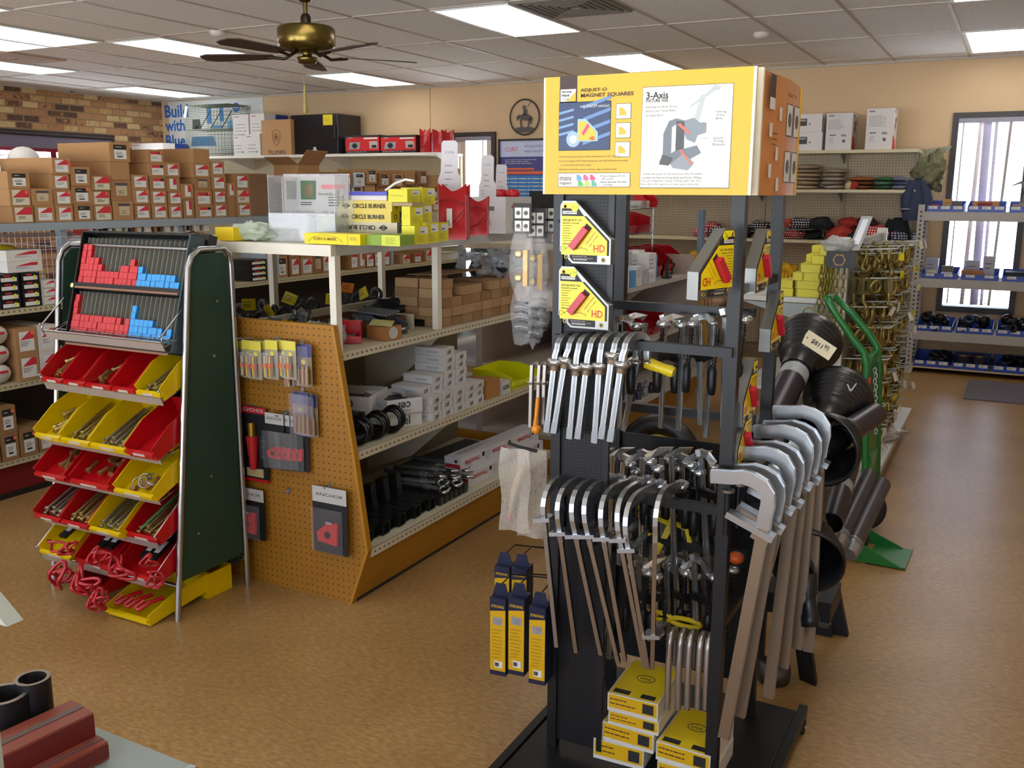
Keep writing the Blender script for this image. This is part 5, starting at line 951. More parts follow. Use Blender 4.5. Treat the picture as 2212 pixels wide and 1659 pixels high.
# ---- shelf z=.6
Z2 = .601
def cel(px, w, d, h, y, x, z, label, open_=True, rz=90):
    b = MB(); m = mat('c9c9c6', .6, 0, .04); q = .003
    if open_: b.bx(-w/2, w/2, 0, q, 0, h, m); b.bx(-w/2, w/2, d-q, d, 0, h, m); b.bx(-w/2, -w/2+q, q, d-q, 0, h, m); b.bx(w/2-q, w/2, q, d-q, 0, h, m); b.bx(-w/2+q, w/2-q, q, d-q, 0, q, m); b.bx(-w/2+q, w/2-q, q, d-q, h*.5, h*.52, mat('3a3a3c', .6))
    else: b.bx(-w/2, w/2, 0, d, 0, h, m)
    b.text('*cel', (0, -.0012, h*.5), X1, U1, min(w*.4, h*.9), mat('3f4e58', .5), flip=open_); b.lines((-w*.3, -.0012, h*.2), X1, U1, w*.5, 1, .01, mat('6a7478', .6), h*.05); b.bx(-w/2-.0008, -w/2, d*.2, d*.6, h*.3, h*.6, mat('aab0b2', .5))
    return tag(b.build('white_box', loc=(x, y, z), rot=(0, 0, R_(rz))), label, 'box', 'white boxes on the middle shelf')
cel(0, .2, .22, .075, -2.55, 1.22, Z2+.06, 'large open white box turned upside down, nearest the mustard panel', rz=15); cel(0, .19, .2, .058, -2.55, 1.22, Z2, 'white box under the large open one, nearest the mustard panel', False, rz=15)
cel(0, .16, .22, .06, -2.42, 1.42, Z2+.06, 'open white box on top beside the black loops', rz=60); cel(0, .16, .2, .058, -2.41, 1.41, Z2, 'white box supporting the open one beside the black loops', False, rz=60)
for ci, (y, n, w) in enumerate([(-2.24, 4, .075), (-2.15, 5, .085), (-2.05, 8, .09), (-1.95, 7, .09), (-1.87, 3, .07)]):
    for k in range(n): cel(0, w, .15, .034, y, BX+.53-.05*(k > 2)-.004*(k % 2), Z2+.035*k, f'small white box, {ORD[k]} up in {ORD[ci]} column from the black loops', False)
LOOPM = mat('141517', .3, .3)
for k in range(6):
    b = MB(); pts = [(-.28, 0, .0)]+[(-.02, 0, 0)]+[(-.0+.045*math.sin(a*.45), 0, .045-.045*math.cos(a*.45)) for a in range(11)]; b.tube(pts, .009, LOOPM, 8)
    tag(b.build('black_bow_loop', loc=(BX+.5-.02*(k % 2), -2.76+.055*k, Z2+.01), rot=(0, 0, .3-.03*k)), f'glossy black round-bent loop bar on the middle shelf, {ORD[k]} from the mustard panel', 'loop bar', 'black loop bars')
for k in range(7):
    b = MB(); b.lathe([(.012, 0), (.03, .006), (.034, .02), (.02, .03)], LOOPM, 12, cap=False); tag(b.build('black_ring', loc=(BX+.47, -2.79+.022*k, Z2+.001), rot=(R_(-60), 0, .2)), f'small black steel ring leaning beside the loop bars, {ORD[k]} from the mustard panel', 'ring', 'small black rings')
for k in range(8): b = MB(); b.bx(-.3, .0, -.016, .016, 0, .03, mat('191a1c', .35, .2)); tag(b.build('black_hitch_bar', loc=(BX+.42, -2.72+.037*(k % 4)*1.0+.0, Z2+.03+.033*(k//4)+.001), rot=(0, 0, .12)), f'black square bar under the loops, {("lower","upper")[k//4]} layer {ORD[k % 4]}', 'bar', 'black square bars on the middle shelf')
def brownbox(x, y, z, w, d, h, lab, col, text=None, rz=90, cat='box', name='carton'):
    b = MB(); b.bx(-w/2, w/2, 0, d, 0, h, mat(col, .7, 0, .1)); 
    if text: b.text(text, (0, -.001, h*.5), X1, U1, w*.7, INK)
    return tag(b.build(name, loc=(x, y, z), rot=(0, 0, R_(rz))), lab, cat)
brownbox(BX+.53, -1.74, Z2, .12, .15, .085, 'orange-brown carton beyond the small white boxes', 'a8763c'); brownbox(BX+.53, -1.62, Z2, .09, .12, .06, 'white and black printed box before the yellow bin', 'c4c2c0', '*22200')
t = thing('yellow_bin', 'long yellow stacking bin with white tag at the shelf end', 'bin', (BX+.53, -1.42, Z2), R_(90)); bin_(.28, .22, .09, mat('cdd000', .4), .7).build('body', t); b = MB(); b.bx(.05, .12, -.015, -.013, .02, .033, LAB); b.build('label_strip', t)
# ---- deck
Z0 = .2295
for k in range(9):
    b = MB(); L = .3; w_ = .05; m = mat('1a1b1d', .35, .3)
    b.bx(-L, 0, -w_/2, w_/2, 0, .05, m, 'r'); b.bx(-.0, .004, -w_/2, -w_/2+.005, 0, .05, m); b.bx(0, .004, w_/2-.005, w_/2, 0, .05, m); b.bx(0, .004, -w_/2, w_/2, 0, .005, m); b.bx(0, .004, -w_/2, w_/2, .045, .05, m); b.bx(-.012, -.01, -w_/2+.004, w_/2-.004, .004, .046, mat('050505', .8)); b.lathe([(.009, 0), (.009, .002)], mat('050505', .8), 10, (-.06, 0, .05))
    tag(b.build('ball_mount_tube', loc=(BX+.55-.012*(k % 2), -2.77+.056*k, Z0), rot=(0, 0, .06)), f'black square receiver tube on the bottom deck, {ORD[k]} from the mustard panel', 'receiver tube', 'black receiver tubes on the deck')
for k in range(5): b = MB(); b.bx(-.24, 0, -.02, .02, 0, .04, IRON2); b.bx(-.04, 0, -.02, .02, .04, .1, IRON2); tag(b.build('drop_mount', loc=(BX+.42, -2.72+.09*k, Z0+.052), rot=(0, -.12, .1)), f'black drop mount lying on the receiver tubes, {ORD[k]} from the panel', 'drop mount', 'black drop mounts')
for k in range(6):
    b = MB(); b.bx(-.35, 0, -.018, .018, 0, .035, mat('2a2a26', .4, .3)); tag(b.build('draw_bar', loc=(BX+.56, -2.25+.04*k, Z0+.001), rot=(0, 0, .12)), f'dull olive-black draw bar on the deck, {ORD[k]} past the receiver tubes', 'draw bar', 'draw bars on the deck')
for k in range(9):
    b = MB(); b.tube([(-.28, 0, 0), (-.03, 0, 0)], .01, GALV, 8); b.tube([(.022*math.cos(a*.524), .022*math.sin(a*.524), 0) for a in range(12)], .008, CHROME, 8, closed=True); b.lathe([(.014, 0), (.014, .03)], ZINC, 8, (-.1, 0, 0), X1)
    tag(b.build('top_link', loc=(BX+.55-.03*(k % 3), -2.22+.035*k, Z0+.06+.014*(k % 3)), rot=(rnd.uniform(-.5, .5), 0, .1+rnd.uniform(-.1, .15))), f'zinc top link with eye end lying over the draw bars, {ORD[k]} from the panel', 'link rod', 'zinc top links')
def marshall(x, y, z, L, w, h, label, dark=False):
    b = MB(); m = mat('c9c8ca' if not dark else '4b5150', .5, 0, .04); b.bx(-w/2, w/2, 0, L, 0, h, m)
    if not dark:
        b.bx(-w/2+.004, w/2-.004, -.001, 0, h*.3, h*.55, mat('b02a36', .5)); b.lines((-w*.4, -.001, h*.2), X1, U1, w*.8, 1, .01, LRED, h*.06); b.lathe([(h*.12, 0), (h*.12, .001)], INK, 10, (w*.2, 0, h*.75), (0, -1, 0)); s = w/2+.0008
        for q in range(3):
            b.text('*MARSHALL', (s, .1+.23*q*L/.7, h*.6), (0, 1, 0), U1, .13, mat('b8323c', .5)); b.bx(s-.0004, s, .18+.23*q*L/.7, .2+.23*q*L/.7, h*.55, h*.85, INK); b.lines((s, .21+.2*q*L/.7, h*.8), (0, 1, 0), U1, .04, 5, h*.13, mat('c07078', .5) if q % 2 else mat('8a8a94', .5), h*.04)
        b.lines((-w*.3, .05, h+.0005), (0, 1, 0), (-1, 0, 0), .3, 3, .012, INK, .004)
    tag(b.build('long_white_carton' if not dark else 'long_dark_carton', loc=(x, y, z), rot=(0, 0, R_(-3))), label, 'box', None if dark else 'long red-printed white cartons')
marshall(BX+.49, -1.98, Z0, .7, .085, .065, 'bottom aisle-side long white carton with red lettering on the deck'); marshall(BX+.46, -2.0, Z0+.066, .72, .09, .07, 'upper long white carton with red lettering, aisle side'); marshall(BX+.36, -1.97, Z0, .7, .085, .065, 'inner bottom long white carton behind the red-lettered ones'); marshall(BX+.25, -2.1, Z0, .6, .1, .08, 'long dark grey carton lying behind the white ones on the deck', True)
# ---- goods hanging on the mustard panel
def pack(px0, px1, py0, py1, off, label, head, headc, body, fill=None, cat='hanging pack', group=None, textc=None, name='blister_pack', hh=.2, rz=0, back=None):
    Y = BY0-off; A = YP(px0, py1, Y); B = YP(px1, py0, Y); w = B.x-A.x; h = B.z-A.z
    t = thing(name, label, cat, ((A.x+B.x)/2, Y, A.z), rz, group)
    b = MB(); b.bx(-w/2, w/2, 0, .0012, 0, h, mat(body, .45, 0, .04)); b.quad((-w/2+.001, -.0006, h*(1-hh)), (w/2-.001, -.0006, h*(1-hh)), (w/2-.001, -.0006, h-.001), (-w/2+.001, -.0006, h-.001), mat(headc, .5))
    if head: b.text(head, (0, -.0012, h*(1-hh/2)), X1, U1, w*.8, textc or INK, h=min(h*hh*.45, .012))
    b.build('card', t)
    if fill: fb = MB(); fill(fb, w, h); fb.build('contents', t)
    return t
def f_brass(b, w, h):
    b.tube([(0, -.01, h*.08), (0, -.01, h*.3)], w*.2, BRASS, 8); b.tube([(0, -.01, h*.3), (0, -.01, h*.42)], w*.25, mat('c4622a', .4), 8); b.tube([(0, -.01, h*.42), (0, -.01, h*.62)], w*.16, BRASS, 8); b.lathe([(w*.16, 0), (w*.16, .001)], LYEL, 12, (w*.08, -.0012, h*.66), (0, -1, 0)); b.bx(-w*.4, w*.4, -.02, -.019, h*.05, h*.7, clear('dcdcdc', .1))
for k in range(9):
    x0 = 515+12.5*k if k % 2 == 0 else 513+12.5*k; pack(x0, x0+23, 738-(k % 2)*2, 812+(k % 3)*3, .02+.018*(k % 3), f'clear pack of brass fittings under yellow header, {ORD[k]} from the green panel', None, 'd8cc48', 'a09880', f_brass, group='brass fitting packs', hh=.24)
def f_nozzle(b, w, h):
    for q in (-.22, 0.05, .3): b.tube([(w*q, -.01, h*.06), (w*q, -.01, h*.42)], w*.12, BRASS, 8); b.tube([(w*q, -.01, h*.42), (w*q, -.01, h*.5)], w*.07, BRASS, 8)
    b.lathe([(w*.13, 0), (w*.13, .001)], LYEL, 12, (0, -.0012, h*.58), (0, -1, 0)); b.bx(-w*.48, w*.48, -.022, -.021, h*.02, h*.97, clear('b9b4c8', .12))
pack(640, 672, 745, 832, .03, 'purple-headed clear pack of brass nozzles, upper of the two clusters', None, '3d3f78', '8e7a60', f_nozzle, hh=.3); pack(620, 634, 795, 835, .025, 'narrow brass nozzle pack beside the upper purple-headed pack', None, 'b89a50', '8e7a60', f_brass, hh=.1)
for k in range(4): pack(634+9*k, 664+9*k-(k > 1)*6, 848+2*k, 935+2*k, .04-.008*k, f'purple-headed brass nozzle pack in the lower cluster, {ORD[k]} from the front', None, '3a4068', '8e7a60', f_nozzle, hh=.3, group='lower nozzle packs')
def f_torch(b, w, h):
    b.tube([(0, -.012, h*.18), (0, -.012, h*.62)], w*.17, mat('b01a22', .35), 10, rad=[w*.1, w*.19]); b.tube([(0, -.012, h*.62), (0, -.012, h*.8)], w*.12, BRASS, 10); b.bx(-w*.32, w*.32, -.006, -.001, h*.07, h*.18, mat('b0a070', .5)); b.bx(-w*.5, w*.5, -.001, -.0, 0, h*.04, RED); b.lines((w*.22, -.002, h*.6), X1, U1, w*.2, 10, h*.03, mat('77787a', .6), h*.008)
pack(527, 574, 882, 1035, .02, 'black and red carded brass torch with red handle', 'GOSS', 'b3202a', '16171a', f_torch, textc=LAB, hh=.09)
def f_mag(b, w, h):
    m = mat('c02026', .4); s = w*.3; z = h*.3; b.slab([(-s, -.003, z-s*.6), (s*.8, -.003, z-s*.8), (s*.9, -.003, z+s), (0, -.003, z+s), (-s*1.1, -.003, z+s*.1)], (0, -.012, 0), m); b.lathe([(s*.3, 0), (s*.3, .001)], DARK, 14, (-s*.05, -.0155, z), (0, -1, 0)); b.bx(-s*.2, s*.4, -.017, -.002, z+s*.9, z+s*1.1, CHROME); b.bx(-w*.46, w*.46, -.024, -.023, h*.04, h*.7, clear('c8c8c8', .06))
for k in range(5): pack(577+13*k, 612+13*k, 895+2*k, 1010+1*k, .05-.008*k, f'black-backed pack with small red magnet, {ORD[k]} from the front', 'ANCHOR', 'b4b3ac', '15161a', f_mag, group='small red magnet packs', hh=.2)
pack(508, 569, 1060, 1155, .03, 'anchor-labelled red arrow magnet pack overlapping the green panel', 'ANCHOR', 'b9b8b2', '121316', f_mag, hh=.24)
pack(679, 748, 1060, 1188, .03, 'anchor-labelled red arrow magnet pack hanging nearest the aisle', 'ANCHOR', 'b9b8b2', '121316', f_mag, hh=.24)
for k, (px, py, L) in enumerate([(520, 738, .12), (600, 735, .1), (655, 742, .08), (545, 880, .06), (620, 893, .12), (625, 1060, .05), (540, 1058, .1), (712, 1052, .06), (655, 846, .08)]):
    P = YP(px, py, BY0); b = MB(); b.tube([(0, 0, 0), (0, -L*.5, 0), (0, -L*.5-.006, .008)], .0025, ZINC, 6); b.bx(-.008, .008, -.003, -.0005, -.01, .014, ZINC); tag(b.build('peg_hook', loc=P), f'zinc peg hook on the mustard panel, {ORD[k]} reading downward', 'hook', 'zinc peg hooks')
# ================================================================ WIRE BIN STAND (green side panels)
SF = (.974, -3.262, 0); SR = 0.0; SW = .685
_sm = Matrix.Translation(SF) @ Matrix.Rotation(SR, 4, 'Z')
def SL(x, y, z): return _sm @ V((x, y, z))
def py_(z): return .12*z
GP = mat('1f3d2c', .7, 0, .15, 8)
t = thing('bin_stand', 'chrome wire bin stand with dark green side panels and tilted bin shelves', 'display stand', SF, SR)
for x in (0, -SW):
    b = MB(); b.tube([(x, 0, 0), (x, py_(1.28), 1.28), (x, .172, 1.318), (x, .21, 1.342), (x, .33, 1.342), (x, .358, 1.32), (x, .364, 1.28), (x, .364, 0)], .0115, CHROME, 10); b.build('side_frame', t)
    b = MB(); s = -1 if x == 0 else 1
    b.slab([(x+s*.004-.002, py_(.14)+.015, .14), (x+s*.004-.002, .35, .14), (x+s*.004-.002, .35, 1.3), (x+s*.004-.002, .33, 1.326), (x+s*.004-.002, .21, 1.326), (x+s*.004-.002, py_(1.28)+.02, 1.29)], (.004, 0, 0), GP); 
    for q in ((.2, .5), (.25, .95), (.12, .3), (.28, 1.15)): b.lathe([(.005, 0), (.005, .004)], ZINC, 8, (x+.003, q[0], q[1]), X1)
    b.build('side_panel', t)
b = MB(); b.bx(-SW+.01, -.01, .33, .338, .1, 1.3, mat('17241c', .7)); b.build('centre_panel', t)
for y, z in ((.21, 1.342), (.33, 1.342), (.355, .12), (.03, .12)): b = MB(); b.tube([(0, y, z), (-SW, y, z)], .008, CHROME, 8); b.build('cross_rail', t)
LIPS = [1.03, .838, .628, .482, .32, .172]; TILT = R_(24); STEELL = mat('c2bab2', .38, .55, .12, 6)
def trayf(z, lipx=(-.5, -.0)):
    """local frame of a tilted shelf: origin at the lip line; y up-slope, z normal"""
    return Matrix.Translation((0, py_(z)-.08, z-.012)) @ Matrix.Rotation(TILT, 4, 'X')
for k, z in enumerate(LIPS):
    b = MB(); b.M = trayf(z); x0, x1 = -SW+.03, -.03
    b.bx(x0, x1, -.002, .0, -.028, .006, STEELL); b.tube([(x0, 0, .008), (x1, 0, .008)], .0045, CHROME, 6)
    b.build('shelf_lip', t); b = MB(); b.M = trayf(z)
    for i in range(9): xx = x0+.02+(x1-x0-.04)*i/8; b.tube([(xx, 0, -.012), (xx, .3, -.012)], .0022, CHROME, 5)
    for y in (.05, .16, .29): b.tube([(x0, y, -.015), (x1, y, -.015)], .003, CHROME, 5)
    b.build('wire_deck', t)
    for xx, s in ((x0-.004, -1), (x1+.006, 1)): b = MB(); b.M = trayf(z); b.tube([(xx, .14, .07), (xx, .004, .035 if k else .03), (xx, -.004, .008), (xx, .0, -.01), (xx, .16, -.02)], .003, CHROME, 6); b.ball((xx, .0, .034), .005, CHROME, 8, 5); b.build('end_wire', t)
# two-tier display of small boxes leaning on top
TM = Matrix.Translation((0, .075, .985)) @ Matrix.Rotation(-.29, 4, 'X'); DK = mat('101112', .4)
t = thing('tip_display', 'black two-tier plastic display with ribbed channels leaning on the bin stand', 'display', SF, SR)
b = MB(); b.M = TM; xa, xb = -.592, -.022; hh = .43
b.bx(xa, xb, .07, .076, 0, hh, mat('2a2a26', .3)); b.bx(xa, xa+.006, .0, .07, 0, hh, DK); b.bx(xb-.006, xb, .0, .07, 0, hh, mat('3c4b50', .4)); b.bx(xa+.006, xb-.006, 0, .07, hh-.006, hh, DK); b.bx(xa+.006, xb-.006, 0, .07, -.004, .002, DK); b.bx(xa+.006, xb-.006, -.002, .07, .205, .229, DK); b.bx(xa-.01, xb+.01, .078, .12, 0, hh+.02, DK); b.build('case', t)
b = MB(); b.M = TM
for tier in (0, 1):
    for i in range(23): xx = xa+.012+.0242*i; b.bx(xx-.0008, xx+.0008, .025, .069, (.004, .23)[tier], (.2, .41)[tier], mat('8d8d82', .3))
b.build('channel_ribs', t); b = MB(); b.M = TM; b.bx(xa+.006, xb-.006, .002, .07, .003, .032, DK); b.build('lower_ledge', t)
b = MB(); b.M = TM
for tier in (0, 1): b.bx(xa+.014, xb-.014, -.0035, -.0022, (-.012, .207)[tier]+.0*tier, (-.004, .214)[tier], mat('8d6248', .6))
b.build('price_strip', t)
bR = MB(); m = mat('b3262c', .4, 0, .12, 30); bR.bx(-.0114, .0114, 0, .05, 0, .0248, m); bR.bx(-.01, .01, -.0003, 0, .002, .0228, mat('c23a3e', .4)); bR = bR.mesh('rb')
bB = MB(); bB.bx(-.0114, .0114, 0, .05, 0, .0248, mat('2f86c4', .4, 0, .12, 30)); bB.bx(-.01, .01, -.0003, 0, .002, .0228, mat('3d98d6', .4)); bB = bB.mesh('bb')
tiers = [(0, [6, 3, 3, 3, 3, 3, 3, 3, 3, 3, 3, 2, 3], [5, 3, 3, 3, 3, 2, 2, 1, 2]), (1, [6, 6, 4, 4, 3, 2, 2, 2, 2, 3, 3, 4, 3], [3, 2, 2, 2, 2, 2, 2, 2, 1])]
for tier, reds, blues in tiers:
    for i, n in enumerate(reds+blues):
        red = i < len(reds)
        for k in range(n):
            o = bpy.data.objects.new('tip_carton', bR if red else bB); COL.objects.link(o); o.matrix_world = _sm @ TM @ Matrix.Translation((xa+.022+.0242*i, .008+rnd.uniform(0, .004), (.033, .229)[tier]+.0252*k))
            tag(o, f"small {'red' if red else 'blue'} box, {ORD[k]} up, column {ORD[i if red else i-len(reds)]}, {('lower','upper')[tier]} display tier", 'box', f"small {'red' if red else 'blue'} boxes {('lower','upper')[tier]} display tier")
# hopper bins
BRED = mat('b80d16', .33, 0, .06); BYEL = mat('dcbc00', .33, 0, .06); BZ = mat('b9a86a', .3, .85, .2, 30); BOLT = mat('a8a48f', .3, .85, .15, 30)
rows = [(1, [('r', .1), ('r', .1), ('r', .115), ('r', .1), ('y', .105)]), (2, [('y', .125), ('y', .135), ('y', .155), ('r', .12)]), (3, [('r', .16), ('r', .19), ('y', .18)]), (4, [('r', .13), ('r', .13), ('y', .14), ('r', .135)]), (5, [('y', .165), ('r', .18), ('r', .185)])]
tn = ('', 'upper bin shelf', 'second bin shelf', 'third bin shelf', 'fourth bin shelf', 'fifth bin shelf')
def rod_bunch(M_, w, n, L, m, label, group, r=.006, name='bolt', heads=True, z0=.01):
    for i in range(n):
        b = MB(); rr = r*rnd.uniform(.8, 1.1); b.tube([(0, 0, 0), (0, L, 0)], rr, m, 8)
        if heads: b.lathe([(rr*1.8, 0), (rr*1.9, rr*1.2)], m, 6, (0, -rr*1.2, 0), (0, 1, 0))
        o = b.build(name); lay = i//4; o.matrix_world = M_ @ Matrix.Translation((-w*.3+w*.6*((i % 4)+.3*(lay % 2))/3.6, .02+.012*(i % 3), z0+rr+.014*lay)) @ Matrix.Rotation(rnd.uniform(-.08, .08), 4, 'Z'); tag(o, f'{label}, {ORD[i]} of its bunch', name.replace('_', ' ') if name != 'bolt' else 'bolt', group)
for li, bins in rows:
    z = LIPS[li]; tot = sum(w for _, w in bins); x = -SW+.03; sc = (SW-.045)/tot*(.93 if li in (3, 5) else 1); gap = (SW-.045-tot*sc)/max(1, len(bins)-1); cc = {}
    for k, (c, w) in enumerate(bins):
        w *= sc; d = .26; h = .085 if li < 3 else .075; m = BRED if c == 'r' else BYEL; cc[c] = cc.get(c, -1)+1; fwd = -.018 if (li in (2, 4) or (li == 3)) and not (li == 4 and k == 3) else .006
        M_ = _sm @ trayf(z) @ Matrix.Translation((x+w/2, fwd, -.008+(.012 if fwd < 0 else 0))); nm_ = {'r': 'red', 'y': 'yellow'}[c]
        t = thing('hopper_bin', f'{nm_} open-front bin on the {tn[li]}, {ORD[k]} along toward the green panel', 'bin', group='hopper bins on the wire stand'); t.matrix_world = M_
        bin_(w-.004, d, h, m, .62).build('shell', t); b = MB(); b.bx(-w*.2, w*.2, -.0135, -.0125, h*.24, h*.36, mat('c9c2b8', .6)); b.build('label_strip', t)
        lab = f'{nm_} bin {ORD[k]} on the {tn[li]}'; gr = f'contents of {lab}'
        if (li, k) in ((1, 4), (2, 1), (2, 2), (4, 0), (4, 1), (4, 2), (4, 3)): rod_bunch(M_, w, 8, .2, BZ if (li+k) % 2 else BOLT, f'long zinc bolt in {lab}', gr)
        elif (li, k) in ((1, 0), (1, 2), (3, 0), (3, 1), (2, 0)):
            for i in range(9):
                b = MB(); r = random.Random(i+li*20+k); b.tube([(0, 0, 0), (0, r.uniform(.03, .06), 0)], .007, BZ, 8); b.lathe([(.011, 0), (.011, .01)], BZ, 6, (0, -.008, 0), (0, 1, 0)); o = b.build('brass_fitting'); o.matrix_world = M_ @ Matrix.Translation((r.uniform(-w*.32, w*.32), r.uniform(.03, .15), .014+.012*(i//4))) @ Matrix.Rotation(r.uniform(-.8, .8), 4, 'Z'); tag(o, f'short brassy fitting in {lab}', 'fitting', gr)
        elif (li, k) == (3, 2):
            for i in range(5): b = MB(); b.tube([(.022*math.cos(a*.524), .022*math.sin(a*.524), 0) for a in range(10)], .0035, BOLT, 6); b.bx(-.012, .012, -.03, -.01, -.004, .012, mat('8a5c34', .5)); o = b.build('hose_clamp'); o.matrix_world = M_ @ Matrix.Translation((-w*.2+.03*i*.8, .05+.02*(i % 2), .02+.006*i)) @ Matrix.Rotation(.6*i, 4, 'Z') @ Matrix.Rotation(.6, 4, 'X'); tag(o, f'round band clamp in {lab}, {ORD[i]} of five', 'clamp', gr)
        if (li, k) == (4, 3): b = MB(); b.tube([(0, 0, 0), (0, .2, 0)], .004, mat('4e8a5a', .4), 8); o = b.build('green_rod'); o.matrix_world = M_ @ Matrix.Translation((-.02, .015, .04)); tag(o, 'thin green rod lying in the red bin on the fourth bin shelf', 'rod')
        if li == 5:
            for i in range(2 if k else 1):
                b = MB(); b.bx(-.018, .018, .03, .24, 0, .012, DARK); b.bx(-.012, .012, .06, .12, .012, .0126, mat('c2c2be', .5)); o = b.build('flat_grip'); o.matrix_world = M_ @ Matrix.Translation((-.02+.045*i, .03, .045)) @ Matrix.Rotation(.05*i, 4, 'Z'); tag(o, f'black stickered grip in {lab}, {("nearer the yellow bin","nearer the green panel")[i]}', 'handle grip', gr)
        x += w+gap
# red rubber strap tangles
STRAP = mat('b00f20', .18, 0, .1, 10, coat=.5)
def tangle(px, py, s, seed, label, n=3, yoff=.12, off=None):
    """loops of coated strap"""
    r = random.Random(seed); P = None
    O = SL(-.2, py_(.2)-yoff, .2); N = _sm.to_3x3() @ V((0, 1, 0)); P = PP(px, py, O, N); b = MB()
    for q in range(n):
        pts = []; ph = r.uniform(0, 6.3); ax = r.uniform(.7, 1.2); el = r.uniform(.35, .7)
        for a in range(30):
            th = 2*math.pi*a/30; rr = s*(1+.22*math.sin(2*th+ph)); pts.append((rr*ax*math.cos(th), -.01*q+.018*math.sin(2*th+ph), rr*el*math.sin(th)))
        ca, sa = math.cos(r.uniform(-.9, .9)), 0; an = r.uniform(-1.1, .8)+.5*q; pts = [(x*math.cos(an)-z*math.sin(an), y, x*math.sin(an)+z*math.cos(an)) for x, y, z in pts]
        b.tube(pts, s*.14, STRAP, 8, closed=True)
    tag(b.build('red_strap_bundle', loc=P, rot=(0, 0, SR)), label, 'strap bundle')
tangle(118, 1178, .035, 1, 'thin red strap loop hanging over the yellow bin on the lowest shelf', 1, .16); tangle(148, 1185, .035, 2, 'red strap knot lying in the yellow bin on the lowest shelf', 2, .15)
tangle(215, 1200, .035, 3, 'glossy red strap bundle in the middle bin of the lowest shelf', 3, .15); tangle(265, 1228, .05, 4, 'large glossy red strap bundle spilling over the lowest lip', 3, .1); tangle(322, 1212, .03, 5, 'red strap coil at the panel side of the lowest shelf', 2, .15); tangle(335, 1250, .035, 6, 'red strap loop drooping below the lowest lip near the green panel', 2, .1)
tangle(140, 1240, .05, 7, 'red strap tangle hanging beneath the lowest shelf, outer side', 4, .13); tangle(185, 1258, .05, 8, 'red strap tangle hanging beneath the lowest shelf, middle', 4, .14); tangle(215, 1296, .04, 9, 'lowest red strap tangle just above the floor', 3, .16)
for k, (px, py, z, lab) in enumerate([(300, 1318, .0, 'yellow open-front bin on the floor under the stand, filled with red straps')]):
    Q = SL(-.155, -.085, .004); t = thing('hopper_bin', lab, 'bin', Q, SR); t.rotation_euler = (R_(6), 0, SR); bin_(.22, .3, .07, BYEL, .6).build('shell', t)
for i in range(3):
    b = MB(); b.tube([(0, 0, 0), (.02, .04, .02), (.03, .09, .02)], .009, STRAP, 8); b.tube([(0, 0, 0), (-.012, -.0, .01), (.0, .03, .025)], .007, STRAP, 8); o = b.build('red_strap_end', loc=SL(-.22+.055*i, -.08, .05), rot=(0, 0, SR)); tag(o, f'red strap end poking from the floor bin, {ORD[i]} toward the green panel', 'strap', 'red strap ends in the floor bin')
t = thing('hopper_bin', 'red open-front bin low under the stand behind strap tangles', 'bin', SL(-.39, -.05, .06), SR); bin_(.17, .26, .08, BRED, .6).build('shell', t)
t = thing('yellow_bin', 'yellow bin poking out below the green side panel near the floor', 'bin', SL(-.1, .19, .001), SR+R_(0)); b = MB(); b.bx(-.06, .06, 0, .13, 0, .1, BYEL, 't'); b.build('shell', t)
P = SL(.005, .1, 1.0); b = MB(); b.tube([SL(.006, .36, 1.0), SL(.006, .36, 1.0)+V((.1, -.01, .01))], .0022, ZINC, 6); tag(b.build('wire_prong'), 'single wire prong sticking out from the green side panel', 'hook')
b = MB(); b.lathe([(.009, 0), (.009, .0015)], mat('d6cf8a', .5), 12); o = b.build('round_sticker'); o.matrix_world = _sm @ TM @ Matrix.Translation((xa, -.004, .215)) @ Matrix.Rotation(R_(90), 4, 'X'); tag(o, 'round cream sticker on the edge of the black two-tier display', 'sticker')
# ================================================================ TOOL DISPLAY RACK (black, yellow header sign)
GY = -3.44; LX, RX = 2.562, 3.03; GB = mat('141517', .42, .2, .15, 6); PERF = dots('1b1c1f', '020203', .0085, .0026, 'xz', .5, .3)
CAST = mat('b4b8ba', .25, .9, .08, 14); BARM = mat('a39d96', .3, .85, .08, 5, stretch=(1, 1, .15)); BRONZ = mat('8f7f6c', .35, .8, .08, 5); SCR = mat('1c1d20', .4, .5)
t = thing('tool_rack', 'black steel caster rack carrying the yellow tool sign and rows of bar clamps', 'display rack')
RY = -3.03
b = MB(); b.bx(LX, LX+.026, GY, GY+.026, .066, 1.56, GB); 
for z in (.5, .95, 1.2, 1.48): b.lathe([(.004, 0), (.004, .003)], SCR, 8, (LX+.013, GY-.003, z), (0, 1, 0))
b.build('post', t)
for x, y in ((RX-.03, GY), (RX-.035, RY), (LX, RY)): b = MB(); b.bx(x, x+.03, y, y+.03, .066, 1.66, GB); b.build('post', t)
b = MB(); b.bx(LX+.026, LX+.158, GY+.008, GY+.012, .09, 1.56, PERF); b.bx(LX+.144, LX+.158, GY+.002, GY+.008, .09, 1.56, GB); b.build('perforated_panel', t)
b = MB(); b.bx(LX+.03, RX-.036, RY+.012, RY+.016, .16, .86, PERF); b.build('perforated_panel', t)
BR = [('front', GY-.012, 1.192), ('rear', -3.26, 1.262), ('low', GY+.03, YP(1490, 1092, GY+.04).z), ('mid', -3.2, .98), ('low', -3.22, .62)]
for k, (q, y, z) in enumerate(BR): b = MB(); b.bx(LX+.01, RX-.01, y, y+.022, z-.011, z+.011, GB); b.build('crossbar', t)
for z in (.9, 1.33, .5): b = MB(); b.bx(RX-.03, RX-.01, GY+.03, RY, z-.01, z+.01, GB); b.build('side_bar', t)
for z in (.9, .5): b = MB(); b.bx(LX+.004, LX+.02, GY+.03, RY, z-.01, z+.01, GB); b.build('side_bar', t)
